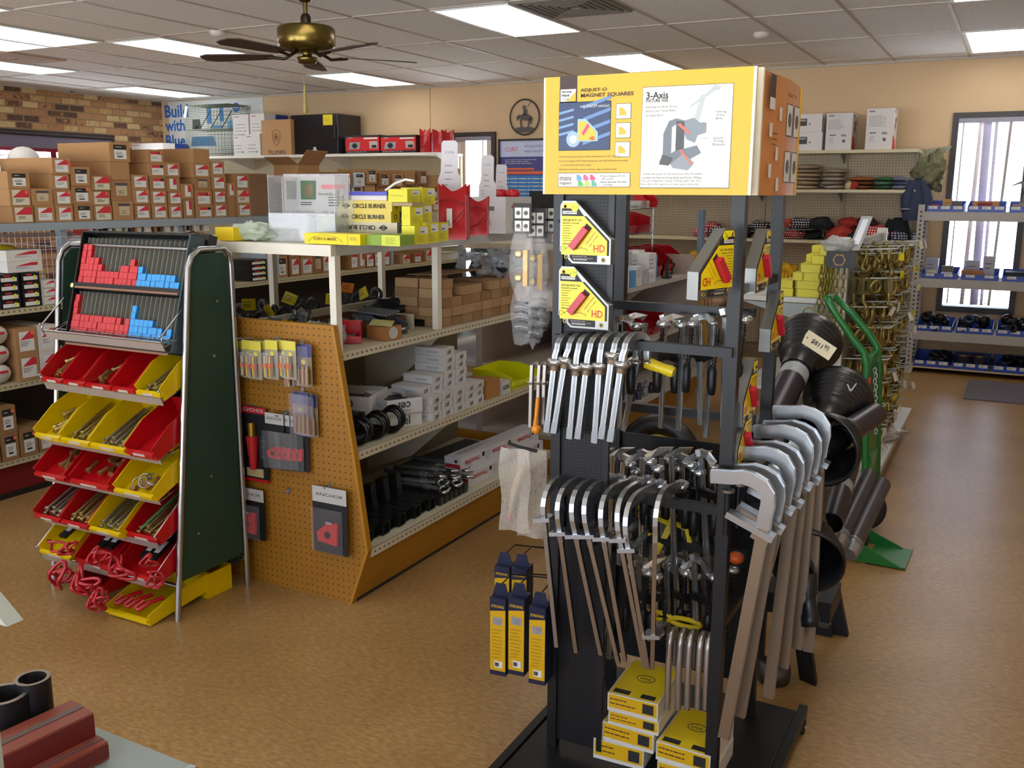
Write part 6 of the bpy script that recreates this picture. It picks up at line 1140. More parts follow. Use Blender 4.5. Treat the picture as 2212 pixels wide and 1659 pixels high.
b = MB(); b.bx(2.5, 3.13, -3.6, -2.93, .045, .066, GB); b.build('base', t, bevel=.006); b = MB(); b.bx(2.475, 2.499, -3.64, -2.9, .035, .07, GB); b.build('base_rail', t); b = MB(); b.bx(3.131, 3.155, -3.64, -2.9, .035, .07, GB); b.build('base_rail', t)
for x, y in ((2.5, -3.56), (3.12, -3.56), (2.52, -2.94), (3.145, -2.93)):
    b = MB(); b.lathe([(.012, -.013), (.021, -.012), (.022, 0), (.021, .012), (.012, .013)], mat('101012', .6), 18, (x, y-.01, .0225), X1); c = b.build('caster', t); b = MB(); b.bx(x-.02, x-.016, y-.025, y+.01, .018, .044, STEEL); b.lathe([(.005, -.024), (.005, .016)], ZINC, 8, (x, y-.01, .0225), X1); b.build('fork', c)
# header sign : front board
z0, z1 = 1.545, 1.815; sx0, sx1 = 2.548, 3.04; SY = GY-.022; W_, H_ = sx1-sx0, z1-z0
t = thing('sign_board', 'yellow magnet squares and fixture vise header sign on the black rack, facing front', 'sign', (sx0, SY, z0))
b = MB(); b.bx(0, W_, 0, .012, 0, H_, SIGNY); b.bx(-.006, 0, .002, .014, 0, H_, mat('d8d2bc', .5)); b.bx(W_, W_+.006, 0, .012, 0, H_, mat('e6dfc6', .5)); e = -.0006
def Q(x0, x1, y0, y1, m, k=1): b.quad((x0*W_, e*k, y0*H_), (x1*W_, e*k, y0*H_), (x1*W_, e*k, y1*H_), (x0*W_, e*k, y1*H_), m)
def TX(s, x, y, w, m=INK, h=None, k=3): b.text(s, (x*W_, e*k, y*H_), X1, U1, w*W_, m, h=h and h*H_)
DB = mat('35211c', .5, 0, 0)
Q(.075, .165, .78, 1, DB); Q(.075, .165, .785, .9, mat('35211c', .5, 0, 0), 2); Q(.08, .16, .79, .892, LAB, 3); b.add([(.11*W_, e*4, .79*H_), (.16*W_, e*4, .79*H_), (.16*W_, e*4, .87*H_)], [(0, 1, 2)], SIGNY)
TX('*Strong', .113, .87, .05, INK, .022, 5); TX('*Hand', .107, .842, .038, INK, .022, 5); TX('Tools', .107, .812, .038, mat('6a6a68', .5), .022, 5)
TX('*ADJUST-O', .25, .875, .135, DB, .036); TX('*MAGNET SQUARES', .318, .832, .265, DB, .038)
NV = mat('16305a', .4, 0, .3, 8); Q(.072, .34, .375, .785, INK); Q(.074, .338, .38, .78, NV, 2)
for k in range(4): b.slab([(W_*.2, e*2.5, H_*(.42+.1*k)), (W_*.338, e*2.5, H_*(.5+.1*k)), (W_*.338, e*2.5, H_*(.53+.1*k)), (W_*.2, e*2.5, H_*(.45+.1*k))], (0, -.00005, 0), mat('5d7fae', .4)); b.slab([(W_*.074, e*2.5, H_*(.5+.06*k)), (W_*.15, e*2.5, H_*(.53+.06*k)), (W_*.15, e*2.5, H_*(.55+.06*k)), (W_*.074, e*2.5, H_*(.52+.06*k))], (0, -.00005, 0), mat('6f93ba', .4))
b.lathe([(.018, 0), (.018, .0001)], mat('8fa8e8', .4), 16, (W_*.15, e*3.2, H_*.47), (0, -1, 0)); b.lathe([(.009, 0), (.009, .0001)], mat('ffffff', .4), 16, (W_*.15, e*3.6, H_*.47), (0, -1, 0))
def mini_mag(cx, cy, s, col=SIGNY, k=4, fl=1):
    b.add([((cx+x*s*fl)*W_, e*k, (cy+y*s*1.8)*H_) for x, y in ((-.5, -.5), (.5, -.5), (.5, -.1), (-.1, .5), (-.5, .5))], [(0, 1, 2, 3, 4)], col)
mini_mag(.225, .545, .105, mat('8fb8c4', .4), 4); mini_mag(.222, .54, .09, mat('dfae2a', .4), 5); b.slab([(W_*.205, e*6, H_*.5), (W_*.235, e*6, H_*.58), (W_*.225, e*6, H_*.6), (W_*.195, e*6, H_*.52)], (0, -.00005, 0), mat('d8306a', .4)); TX('*HD', .25, .475, .025, LRED, .03, 7)
TX('with ON/OFF switches!', .258, .745, .15, LAB, .026, 4)
for k in range(3): y = .69-.157*k; Q(.365, .44, y-.062, y+.067, INK); Q(.367, .438, y-.058, y+.063, LAB, 2); mini_mag(.4, y+.0, .035, SIGNY, 4); b.slab([(W_*.372, e*3, H_*(y-.045)), (W_*.432, e*3, H_*(y-.05)), (W_*.432, e*3, H_*(y-.03)), (W_*.372, e*3, H_*(y-.025))], (0, -.00005, 0), STEEL)
TX('The fast and easy way to hold workpieces at 45\u00b0 and 90\u00b0.', .235, .322, .32, DB, .018); TX("Turn the magnet OFF while setting up, turn ON when you're ready", .253, .285, .355, DB, .018); TX('to work! Easy and safe setup!', .165, .25, .16, DB, .018); TX('Ideal for round and square tubing, angle, and flat stock.', .228, .213, .3, DB, .018)
Q(.072, .445, .062, .185, INK); Q(.074, .443, .066, .181, LAB, 2); TX('mini', .112, .14, .06, DB, .045); TX('magnets', .113, .092, .062, DB, .03)
for k, c in enumerate(('4f8fc0', 'c04a8a', 'd83a6a', '4aa84a', 'a8c83a', '4f9f8f')): mini_mag(.185+.035*(k % 3)+.008*(k//3), .145-.05*(k//3), .026, mat(c, .4), 4)
TX('Precise holding at 30\u00b0,45\u00b0,', .36, .155, .13, INK, .018); TX('60\u00b0, and 90\u00b0.', .335, .132, .06, INK, .018); TX('Choose from the Twin Pack', .36, .107, .135, INK, .018); TX('or 6 Pack.', .335, .084, .05, INK, .018)
Q(.493, .915, .055, .88, INK); Q(.495, .913, .06, .876, mat('e2e2d8', .5, 0, .02), 2)
TX('*3-Axis', .565, .81, .105, INK, .055); TX('*FIXTURE VISE', .565, .768, .105, INK, .028); TX('featuring the Quick Acting', .585, .715, .15, DB, .022); TX('Buttons and "Swing Away"', .585, .682, .145, DB, .022); TX('3rd Axis Arm!', .555, .65, .085, DB, .022)
SG = mat('6c747c', .5, 0, .25, 20); SG2 = mat('4a4d50', .5, 0, .2, 20); SGL = mat('aab2b0', .5, 0, .05)
def PG(pts, m, k=3): b.add([(x*W_, e*k, y*H_) for x, y in pts], [tuple(range(len(pts)))], m)
PG([(.6, .28), (.6, .5), (.625, .6), (.66, .62), (.7, .6), (.7, .56), (.66, .57), (.64, .55), (.64, .32)], SG); PG([(.66, .34), (.66, .6), (.7, .59), (.7, .34)], SG2, 4); PG([(.585, .28), (.66, .36), (.76, .4), (.78, .34), (.7, .26), (.61, .25)], SG, 5); PG([(.64, .25), (.65, .22), (.72, .2), (.75, .26), (.7, .34)], mat('848c92', .5), 6)
PG([(.7, .5), (.7, .6), (.74, .62), (.77, .58), (.8, .58), (.8, .5), (.76, .48), (.75, .42), (.71, .45)], mat('7d868c', .5), 6); PG([(.665, .57), (.68, .58), (.73, .5), (.72, .49)], mat('d86a5a', .5), 7); PG([(.68, .36), (.69, .37), (.74, .25), (.735, .24)], mat('d86a5a', .5), 7); PG([(.74, .6), (.765, .6), (.79, .8), (.77, .8)], SGL, 4); PG([(.72, .7), (.725, .72), (.83, .86), (.84, .84)], SGL, 5); PG([(.81, .83), (.83, .875), (.86, .86), (.85, .83)], SGL, 6); PG([(.585, .25), (.6, .33), (.65, .3), (.63, .24)], SG2, 7)
TX('Swing', .865, .66, .045, INK, .022); TX('Away', .863, .635, .04, INK, .022); TX('Arm', .855, .61, .03, INK, .022); TX('Quick', .855, .455, .045, INK, .022); TX('Acting', .858, .43, .045, INK, .022); TX('Buttons', .86, .405, .055, INK, .022); Q(.81, .825, .659, .661, INK, 3); Q(.78, .815, .455, .457, INK, 3)
for k, s in enumerate(('With the push of the buttons, the threaded', 'screws are free to move back and forth. When', 'the job is finished, simply "swing away" the 3rd', 'Axis Arm for quick and easy part removal.')): TX(s, .65-.004*k, .17-.028*k, .28, INK, .02)
b.build('printed_board', t)
# side sign
A = XP(1655, 150, RX+.01); t = thing('sign_board', 'narrow yellow side sign with tool pictures on the black rack, facing the right aisle', 'sign', (RX+.012, -3.385, 1.545)); L = .40
b = MB(); n = 10; om = mat('cf8a4a', .4, 0, .04); vs = []
for i in range(n+1): f = i/n; vs += [(.012*math.sin(f*math.pi), L*f, 0), (.012*math.sin(f*math.pi), L*f, .27)]
b.add(vs+[(x-.006, y, z) for x, y, z in vs], [(2*i, 2*i+2, 2*i+3, 2*i+1) for i in range(n)]+[(2*n+2+2*i+1, 2*n+2+2*i+3, 2*n+2+2*i+2, 2*n+2+2*i) for i in range(n)]+[(2*i+1, 2*i+3, 2*n+2+2*i+3, 2*n+2+2*i+1) for i in range(n)], mat('c9854a', .4, 0, .05)); b.bx(-.012, .003, -.012, .0, 0, .275, mat('e6dfc6', .5)); b.bx(-.004, .003, L, L+.006, 0, .27, SIGNY)
def sq(y0, y1, z0_, z1_, m, k=1): b.bx(.0125+.0002*k, .0128+.0002*k, y0, y1, z0_, z1_, m)
sq(.02, .07, .2, .265, DB); sq(.02, .07, .19, .215, LAB, 2)
for (y, z) in ((.2, .17), (.28, .17), (.2, .06), (.28, .06)): sq(y, y+.06, z-.03, z+.045, INK); sq(y+.002, y+.058, z-.028, z+.043, LAB, 2); b.lathe([(.018, 0), (.018, .0003)], mat('4c4f50', .5, 0, .2, 20), 7, (.0134, y+.03, z+.008), X1)
for (y, z) in ((.12, .19), (.03, .15), (.1, .1), (.04, .06), (.12, .03)): sq(y, y+.025, z-.02, z+.01, LAB, 2)
b.text('Accessory Tools', (.0132, .25, .235), (0, 1, 0), U1, .1, DB); b.lines((.0132, .06, .14), (0, 1, 0), U1, .05, 3, .012, DB, .003); b.build('printed_board', t)
# ---- magnet squares
def magnet_mesh(price='*6.70', s=1):
    b = MB(); pts = [(0, .93), (.05, 1), (.3, 1), (1, .4), (1, 0), (.25, 0), (0, .2)]; w, h = .132*s, .148*s; P3 = lambda x, z, y=0: (x*w, y, z*h)
    b.slab([P3(x, z) for x, z in pts], (0, .028, 0), mat('858683', .35, .85, .1, 10)); ins = [(.03, .22), (.03, .9), (.07, .97), (.29, .97), (.96, .37), (.96, .03), (.27, .03)]
    b.slab([P3(x, z, -.0005) for x, z in [(.03, .91), (.07, .97), (.29, .97), (.36, .88), (.03, .88)]], (0, -.0006, 0), mat('e8d40c', .35)); b.add([P3(x, z, -.0006) for x, z in [(.03, .88), (.36, .88), (.47, .76), (.03, .76)]], [(0, 1, 2, 3)], INK); b.add([P3(x, z, -.001) for x, z in [(.05, .84), (.33, .84), (.33, .79), (.05, .79)]], [(0, 1, 2, 3)], LAB); b.text('*StrongHandTools', P3(.19, .815, -.0014), X1, U1, w*.26, INK, h=h*.025)
    b.add([P3(x, z, -.0006) for x, z in [(.03, .76), (.47, .76), (.93, .37), (.93, .14), (.03, .14)]], [(0, 1, 2, 3, 4)], mat('e8cf0a', .35)); b.add([P3(x, z, -.0006) for x, z in [(.2, .14), (.74, .14), (.74, .03), (.27, .03), (.2, .09)]], [(0, 1, 2, 3, 4)], INK)
    b.add([P3(x, z, -.0005) for x, z in [(.47, .76), (.52, .76), (.97, .38), (.97, .14), (.93, .14), (.93, .37)]], [(0, 1, 2, 3, 4, 5)], INK)
    b.text('*ADJUST-O', P3(.24, .69, -.0012), X1, U1, w*.38, INK, h=h*.04); b.text('*MAGNET SQUARE', P3(.22, .645, -.0012), X1, U1, w*.32, INK, h=h*.022); b.lines(P3(.06, .61, -.0012), X1, U1, w*.2, 7, h*.04, mat('8a7a10', .5), h*.012); b.lines(P3(.06, .32, -.0012), X1, U1, w*.3, 1, .01, INK, h*.014)
    b.text('*HD', P3(.78, .25, -.0012), X1, U1, w*.22, mat('c8321c', .4), h=h*.12); b.text('Strong Hand Tools', P3(.4, .115, -.0014), X1, U1, w*.28, LAB, h=h*.022); b.text('www.stronghandtools.com', P3(.46, .085, -.0014), X1, U1, w*.4, LAB, h=h*.018); b.lines(P3(.28, .07, -.0014), X1, U1, w*.34, 1, .01, LAB, h*.012)
    d = V((.62, 0, .78)).normalized(); c = V(P3(.42, .43)); q = V((.78, 0, -.62)).normalized()
    b.slab([c-d*.03*s-q*.009*s, c+d*.034*s-q*.009*s, c+d*.034*s+q*.009*s, c-d*.03*s+q*.009*s], (0, -.0015, 0), INK); b.slab([c-d*.034*s-q*.008*s+V((0, -.0015, 0)), c+d*.026*s-q*.008*s+V((0, -.0015, 0)), c+d*.026*s+q*.008*s+V((0, -.0015, 0)), c-d*.034*s+q*.008*s+V((0, -.0015, 0))], (0, -.014, 0), mat('b51a30', .35))
    b.text('ON/OFF SWITCH', P3(.62, .42, -.0012), d, V((-.78, 0, .62)), w*.3, INK, h=h*.022); b.text('EASY TO CLEAN', P3(.67, .37, -.0012), d, V((-.78, 0, .62)), w*.26, INK, h=h*.018)
    for x, z in ((.1, .91), (.13, .1), (.86, .07)): b.tube([V(P3(x, z, -.001))+V((.0042*s*math.cos(a*.785), 0, .0042*s*math.sin(a*.785))) for a in range(8)], .0014, mat('b9a45a', .3, .8), 6, closed=True); b.lathe([(.0035*s, 0), (.0035*s, .0005)], DARK, 8, P3(x, z, -.0006), (0, -1, 0))
    b.tube([V(P3(.12, .24, -.001))+V((.014*s*math.cos(a*.7), 0, .006*math.sin(a*1.4))) for a in range(8)], .0005, INK, 3); b.tube([V(P3(.42, .2, -.001))+V((.018*s*math.cos(a*.5), 0, .008*math.sin(a*.5))) for a in range(7)], .0005, INK, 3)
    b.lathe([(.01*s, 0), (.01*s, .0006)], mat('f0e61a', .4), 14, P3(.29, .9, -.001), (0, -1, 0)); b.text(price, P3(.29, .9, -.0018), V((.97, 0, .22)), V((-.22, 0, .97)), .014*s, INK); return b
for k, (px, py, lab) in enumerate([(1206, 568, 'upper yellow magnet square with red switch on the perforated panel'), (1203, 706, 'lower yellow magnet square with red switch on the perforated panel')]):
    P = YP(px, py, GY-.03); o = magnet_mesh(('67.60', '6.76')[k]).build('magnet_square', loc=(P.x, GY-.022, P.z)); tag(o, lab, 'magnet square', 'front magnet squares')
mm = magnet_mesh('67', 1).mesh('mag')
def side_mag(y, z, label, x=RX+.004, s=1, flip=True):
    o = bpy.data.objects.new('magnet_square', mm); COL.objects.link(o); o.location = (x, y, z); o.rotation_euler = (0, 0, R_(90)); o.scale = (-s if flip else s, s, s); tag(o, label, 'magnet square', 'side magnet squares'); return o
P = YP(1600, 645, GY-.05)
o = magnet_mesh('67').build('magnet_square', loc=(2.985, -3.62, YP(1565, 648, -3.58).z), rot=(0, 0, R_(72))); o.scale = (1, 1, 1.0); tag(o, 'magnet square seen edge-on, silver side toward the camera beside the post', 'magnet square', 'side magnet squares')
bm_ = o.data
for v in bm_.vertices: v.co.x = .132-v.co.x
bm_.flip_normals()
side_mag(-3.32, XP(1640, 630, RX).z-.0, 'upper side magnet square behind the post, red switch toward the aisle', flip=True).location.y = -3.19
side_mag(-3.0, XP(1660, 760, RX).z, 'middle side magnet square between the right-hand posts', flip=True); side_mag(-3.25, XP(1620, 905, RX).z, 'side magnet square on the front post above the big clamps', flip=True); side_mag(-3.28, XP(1600, 1010, RX).z, 'lowest side magnet square partly behind the big clamps', flip=True)
# ---- bar clamps on the front bar
def hooked(i, top, bot, col, label, group, yf=GY-.03, yb=GY+.05, w=.014, th=.017, m=None, dz=0):
    """clamp hung on a bar: U bend over the bar, long bar down, sliding collar jaw"""
    T = YP(top[0], top[1], yf); B = YP(bot[0], bot[1], yf-.0); m = m or CAST; ax = (B-T).normalized()
    t = thing('bar_clamp', label, 'clamp', T, group=group); S = V((1, 0, 0)); D = (T-B).normalized(); r = (yb-yf)/2
    pts = [B-T, D*-.09, D*-.045]; 
    for a in range(9): th_ = math.pi*a/8; pts.append(V((0.012*(1-math.cos(th_)), r-r*math.cos(th_), -.03+.03*math.sin(th_)+(-.012 if 0 else 0))))
    pts.append(V((.026, 2*r, -.06)))
    b = MB(); b.strip(pts[:1]+pts[1:], w, th, m, S); b.strip([p-V((0, th*.45, 0)) if 0 else p for p in pts], w*.35, th*1.12, STEEL, S); b.build('bar', t)
    f = (col[1]-top[1])/(bot[1]-top[1]); c = D*(-(T-B).length*f); b = MB(); M0 = D.to_track_quat('Z', 'Y').to_matrix().to_4x4(); M0.translation = c
    b.lathe([(.014, -.008), (.0205, -.003), (.0205, .006), (.014, .009)], m, 14, c, D); b.lathe([(.013, -.02), (.014, -.008)], BRONZ, 10, c, D); b.bx(c.x-.006, c.x+.006, c.y, c.y+r*2.2, c.z-.008, c.z+.006, m); b.build('sliding_jaw', t)
    b = MB(); b.box((pts[-1].x, pts[-1].y, pts[-1].z), (.014, .012, .01), BRONZ); b.lathe([(.004, 0), (.011, -.002), (.011, -.006)], m, 10, pts[-1]+V((0, 0, -.006))); b.build('pad', t)
    b = MB(); L = (T-B).length; b.strip([D*-(L-.03), D*-(L-.001)], w*1.15, th*1.1, STEEL, S); b.build('end_stop', t); return t
topx = (1206, 1231, 1252, 1277, 1301, 1329, 1352); botx = (1183, 1198, 1232, 1250, 1286, 1301, 1320); boty = (933, 935, 947, 947, 956, 947, 953); colx = (1193, 1220, 1240, 1264, 1292, 1321, 1341); coly = (781, 777, 792, 790, 789, 767, 786)
for i in range(7): hooked(i, (topx[i], 728), (botx[i], boty[i]), (colx[i], coly[i]), f'silver bar clamp hooked over the front crossbar, {ORD[i]} from the outer post', 'bar clamps on the front crossbar', yf=GY-.04-.002*i, yb=GY+.03)
# ---- large sliding-arm clamps on the low crossbar
pads = [(1262, 1034), (1292, 1039), (1316, 1043), (1338, 1046), (1370, 1050), (1400, 1049), (1425, 1058), (1472, 1060)]; sh = [(1170, 1062), (1199, 1070), (1227, 1074), (1253, 1078), (1291, 1086), (1326, 1094), (1344, 1103), (1417, 1084)]; cl = [(1174, 1122), (1203, 1152), (1228, 1157), (1263, 1158), (1300, 1163), (1330, 1165), (1352, 1188), (1407, 1388)]; bt = [(1203, 1393), (1245, 1405), (1298, 1410), (1336, 1430), (1350, 1425), (1392, 1437), (1400, 1440), (1409, 1440)]
for i in range(8):
    yP, yS = GY+.10, GY-.09; A = YP(*pads[i], yP); S_ = YP(*sh[i], yS); B = YP(*bt[i], yS+.05); C_ = None
    t = thing('bar_clamp', f'large silver clamp with flat arm top on the low crossbar, {ORD[i]} from the outer post', 'clamp', S_, group='large clamps on the low crossbar')
    a = A-S_; d = B-S_; dn = d.normalized(); an = a.normalized(); sd = V((.93, .3, 0)).normalized()
    up_ = V((0, 0, .016)); K_ = V((0, -.02, .02)); B0, B2 = a*.5+up_, dn*.08; pts = [a+up_*.4, a*.8+up_*.9]+[B0*(1-u)**2+K_*2*u*(1-u)+B2*u*u for u in [q/8 for q in range(9)]]+[dn*.12]
    b = MB(); b.strip(pts, .0115, .026, CAST, sd); pa_ = V((.1, -.35, .93)); b.lathe([(.012, -.004), (.019, -.003), (.019, .002), (.012, .004)], CHROME, 16, a+V((0, 0, .017)), pa_); b.lathe([(.004, 0), (.007, .001), (.006, .006)], ZINC, 10, a+V((0, 0, .021)), pa_); b.build('fixed_arm', t)
    b = MB(); b.strip([dn*.1, d], .010, .027, BRONZ if i else BARM, sd); b.strip([dn*.1, d], .0108, .02, SCR, sd); b.build('bar', t)
    L = (S_-YP(cl[i][0], cl[i][1], yS)).length; c = dn*L; b = MB(); M0 = Matrix.Translation(c); b.M = M0 @ Matrix.Rotation(-.2, 4, 'Y'); b.bx(-.021, .024, -.022, .02, -.005, .005, CHROME); b.M = Matrix(); b.strip([c, c+an*.05, c+an*.085+V((0, 0, .01))], .012, .012, CAST, sd); b.build('sliding_jaw', t)
    b = MB(); e_ = c+an*.085; b.tube([e_+V((0, 0, -.05)), e_+V((0, 0, .06))], .0045, SCR, 8)
    for k in range(9): b.lathe([(.0065, 0), (.0065, .003)], SCR, 8, e_+V((0, 0, -.045+.011*k)))
    b.build('screw', t)
# ---- big clamps on the side bar
for i in range(7):
    y = -3.475+.066*i; arc = [(1584, 1030), (1606, 1029), (1628, 1036), (1648, 1048), (1660, 1068), (1660, 1090), (1654, 1115), (1650, 1140)]; dz = -.014*(i % 2)+.013*i
    P_ = [YP(px, py, -3.475) for px, py in arc]; O = P_[4].copy(); pts = [p-O for p in P_]
    t = thing('bar_clamp', f'heavy silver clamp with round-bent arm on the side bar, {ORD[i]} from the front', 'clamp', (O.x+.008*i, y, O.z+dz), group='heavy clamps on the side bar')
    sd = V((0, 1, 0)); b = MB(); b.strip([pts[0]-V((.05, 0, .004))]+pts, .026, .03, CAST, sd); b.strip([pts[0]-V((.05, 0, .004))]+pts, .01, .034, CAST, sd); b.build('fixed_arm', t)
    B = YP(1564, 1592, -3.475)-O if i != 2 else YP(1545, 1500, -3.475)-O; L_ = pts[-1]; b = MB(); b.strip([L_+(B-L_)*.0, B+V((.012*i, 0, .03*(i % 3)))], .02, .027, BRONZ, sd); b.strip([L_+(B-L_)*.02, B+V((.012*i, 0, .03*(i % 3)))], .008, .029, BARM, sd); b.build('bar', t)
    b = MB(); c = L_+V((-.002, 0, -.012)); b.M = Matrix.Translation(c) @ Matrix.Rotation(R_(22), 4, 'Y'); b.bx(-.09, .028, -.016, .016, -.007, .008, CAST); b.bx(-.02, .022, -.013, .013, -.02, -.007, BRONZ); b.M = Matrix(); b.build('sliding_jaw', t)
    b = MB(); s_ = c+V((-.085, 0, .03)); b.tube([s_+V((0, 0, -.05)), s_+V((0, 0, .05))], .007, SCR, 8); b.lathe([(.004, 0), (.016, .004), (.016, .01)], CAST, 14, s_+V((0, 0, .05))); b.build('screw', t)
# ---- F-clamps in the middle
def fclamp(px, py, bx_, by_, y, label, group, handle=SCR, s=1, arm=None, knob=True):
    T = YP(px, py, y); B = YP(bx_, by_, y); d = B-T; dn = d.normalized(); t = thing('f_clamp', label, 'clamp', T, group=group); arm = arm or V((.07, -.02, .01))
    b = MB(); b.strip([V((0, 0, 0)), d], .005*s, .016*s, CAST, V((.4, 1, 0))); b.strip([V((0, 0, 0)), d], .006*s, .007*s, STEEL, V((.4, 1, 0))); b.build('bar', t)
    b = MB(); b.strip([V((-.012, 0, .012)), V((0, 0, .016)), arm*.5+V((0, 0, .012)), arm+V((0, 0, -.008))], .013*s, .017*s, CAST, V((0, 1, 0))); b.ball(tuple(arm+V((0, 0, -.012))), .012*s, CAST, 12, 6, (1, 1, .5)); b.build('fixed_arm', t)
    c = dn*.09; b = MB(); b.strip([c-V((.01, 0, 0)), c+arm*.55, c+arm*1.05], .014*s, .02*s, SCR, V((0, 1, 0))); b.build('sliding_arm', t)
    e_ = c+arm*1.05; b = MB(); b.tube([e_+V((-.004, 0, -.07)), e_+V((.006, 0, .065))], .005*s, SCR, 8)
    for k in range(10): b.lathe([(.0078*s, 0), (.0078*s, .0035)], SCR, 8, e_+V((-.004+.001*k, 0, -.05+.0105*k)))
    if knob: b.lathe([(.004, 0), (.017, .006), (.019, .012), (.015, .02), (.004, .022)], CAST, 14, e_+V((.007, 0, .062)))
    b.build('screw', t); b = MB(); b.lathe([(.009*s, 0), (.014*s, -.01), (.013*s, -.05), (.01*s, -.07), (.006, -.072)], handle, 12, e_+V((-.004, 0, -.03))); b.build('handle', t); return t
YH = mat('d8c01a', .4); OH = mat('c8541c', .4)
g = 'F-clamps on the rear crossbar'
for i, (a, c) in enumerate([((1340, 715), (1338, 925)), ((1395, 712), (1346, 930)), ((1436, 712), (1427, 925)), ((1476, 715), (1465, 930)), ((1510, 712), (1513, 918)), ((1540, 715), (1524, 945)), ((1566, 700), (1562, 925))]):
    fclamp(a[0], a[1]-14, c[0], c[1], -3.29+.02*(i % 3), f'F-clamp hanging behind the front crossbar, {ORD[i]} from the perforated panel', g, s=.9, arm=V((.045*(-1)**i, -.03, .018)), knob=i % 3 != 1)
o = MB(); o.lathe([(.004, 0), (.014, .004), (.015, .02), (.013, .045), (.015, .07), (.012, .078)], YH, 12, A=(1, 0, -.25)); P = YP(1392, 782, -3.4); tag(o.build('grip_handle', loc=P), 'short yellow clamp grip sticking out beneath the front crossbar', 'grip')
g = 'clamps on the middle crossbar'
for i in range(11):
    px = 1325+21*i; fclamp(px, 985+5*(i % 2)+(8 if i % 3 == 1 else 0), px-12+3*i, 1240-20*(i % 3), -3.26+.06*(i % 3), f'shiny clamp with black arm on the middle crossbar, {ORD[i]} from the perforated panel', g, s=1.05, arm=V((.05*(1 if i % 2 else -1), -.05, .01)), handle=SCR)
g = 'yellow-handled clamps low in the rack'
for i, (px, py) in enumerate([(1375, 1130), (1420, 1140), (1455, 1150)]):
    T = YP(px, py, -3.2); b = MB(); b.strip([(0, 0, .05), (-.015, -.01, 0), (-.04, -.02, -.06)], .01, .016, YH, (0, 1, 0)); b.strip([(-.01, 0, .03), (.04, -.01, .02), (.05, -.01, -.02)], .008, .012, YH, (0, 1, 0)); tag(b.build('toggle_clamp', loc=T), f'yellow-levered toggle clamp inside the rack, {ORD[i]} from the perforated panel', 'clamp', g)
for i, (px, py) in enumerate([(1420, 1330), (1480, 1345)]):
    T = YP(px, py, -3.3); b = MB(); b.tube([(.04*math.cos(a*.45), 0, .01*math.sin(a*.45)) for a in range(14)], .007, YH, 8, closed=True); tag(b.build('yellow_grip', loc=T), f'yellow loop grip low inside the rack, {("nearer","farther from")[i]} the perforated panel', 'grip')
g = 'small clamps on the lowest crossbar'
for i in range(9):
    px = 1380+20*i; fclamp(px, 1215+6*(i % 2)-14*(i % 3 == 2), px+4, 1400-15*(i % 3), -3.3+.07*(i % 3), f'small clamp with chrome jaw on the lowest crossbar, {ORD[i]} from the perforated panel', g, s=.95, arm=V((-.045 if i % 2 else .05, -.04, .005)))
P = YP(1590, 1205, -3.3); b = MB(); b.ball((0, 0, 0), .02, OH, 12, 8, (1, 1, .8)); tag(b.build('orange_knob_tool', loc=P), 'orange rounded grip end glimpsed between rack posts', 'grip')
# C-clamps near the bottom
def cclamp(px, py, py2, y, label, group, s=1):
    T = YP(px, py, y); h = T.z-YP(px, py2, y).z; t = thing('c_clamp', label, 'clamp', T, group=group); b = MB(); w = .05*s
    b.tube([(0, w, -.03), (0, w*.9, -.008), (0, w*.5, 0), (0, w*.1, -.008), (0, 0, -.03), (0, 0, -h*.6), (0, .004, -h)], .0085*s, BARM, 8); b.build('frame', t); b = MB(); b.tube([(0, w, -.035), (0, w, -.11)], .006*s, STEEL, 8); b.tube([(-.02, w, -.105), (.02, w, -.105)], .003*s, STEEL, 6); b.build('screw', t)
for i, px in enumerate((1447, 1470, 1490, 1513, 1530)): cclamp(px, 1368+3*i, 1535, -3.43, f'slim steel clamp hanging low beside the right front post, {ORD[i]} from the box stack', 'slim low steel clamps')
for i, px in enumerate((1262, 1282, 1300)): cclamp(px, 1345+8*i, 1580-10*i, -3.42+.03*i, f'long steel clamp hanging low before the perforated panel, {ORD[i]} from the outer post', 'long low steel clamps', 1.2)
# boxes on the base
def visebox(px0, px1, py0, py1, y, d, z, label, rz=0):
    A = YP(px0, py1, y); B = YP(px1, py1, y); w = B.x-A.x; h = YP(px0, py0, y).z-A.z; b = MB(); b.bx(-w/2, w/2, 0, d, 0, h, mat('cfccc2', .5)); b.quad((-w/2+.003, -.0008, h*.2), (w/2-.003, -.0008, h*.2), (w/2-.003, -.0008, h*.95), (-w/2+.003, -.0008, h*.95), SIGNY); b.quad((w*.2, -.0014, h*.3), (w*.42, -.0014, h*.3), (w*.42, -.0014, h*.85), (w*.2, -.0014, h*.85), INK); b.lines((-w*.45, -.0014, h*.75), X1, U1, w*.55, 2, h*.25, DB, h*.06)
    b.quad((-w/2+.004, .004, h+.0006), (w/2-.004, .004, h+.0006), (w/2-.004, d-.004, h+.0006), (-w/2+.004, d-.004, h+.0006), mat('dcc01c', .5)); b.tube([(.025*math.cos(a*.524), d*.55+.018*math.sin(a*.524), h+.001) for a in range(12)], .001, INK, 4, closed=True); b.bx(-w*.42, -w*.1, .01, .03, h+.0008, h+.0014, INK); b.bx(w*.12, w*.4, .01, .03, h+.0008, h+.0014, INK); b.text('vise', (0, d*.55, h+.0015), X1, (0, 1, 0), .03, INK)
    return tag(b.build('tool_box_carton', loc=((A.x+B.x)/2, y, z), rot=(0, 0, rz)), label, 'box', 'yellow and white tool cartons on the rack base'), h
z = .067; yb_ = ZP(1335, 1650, .067).y
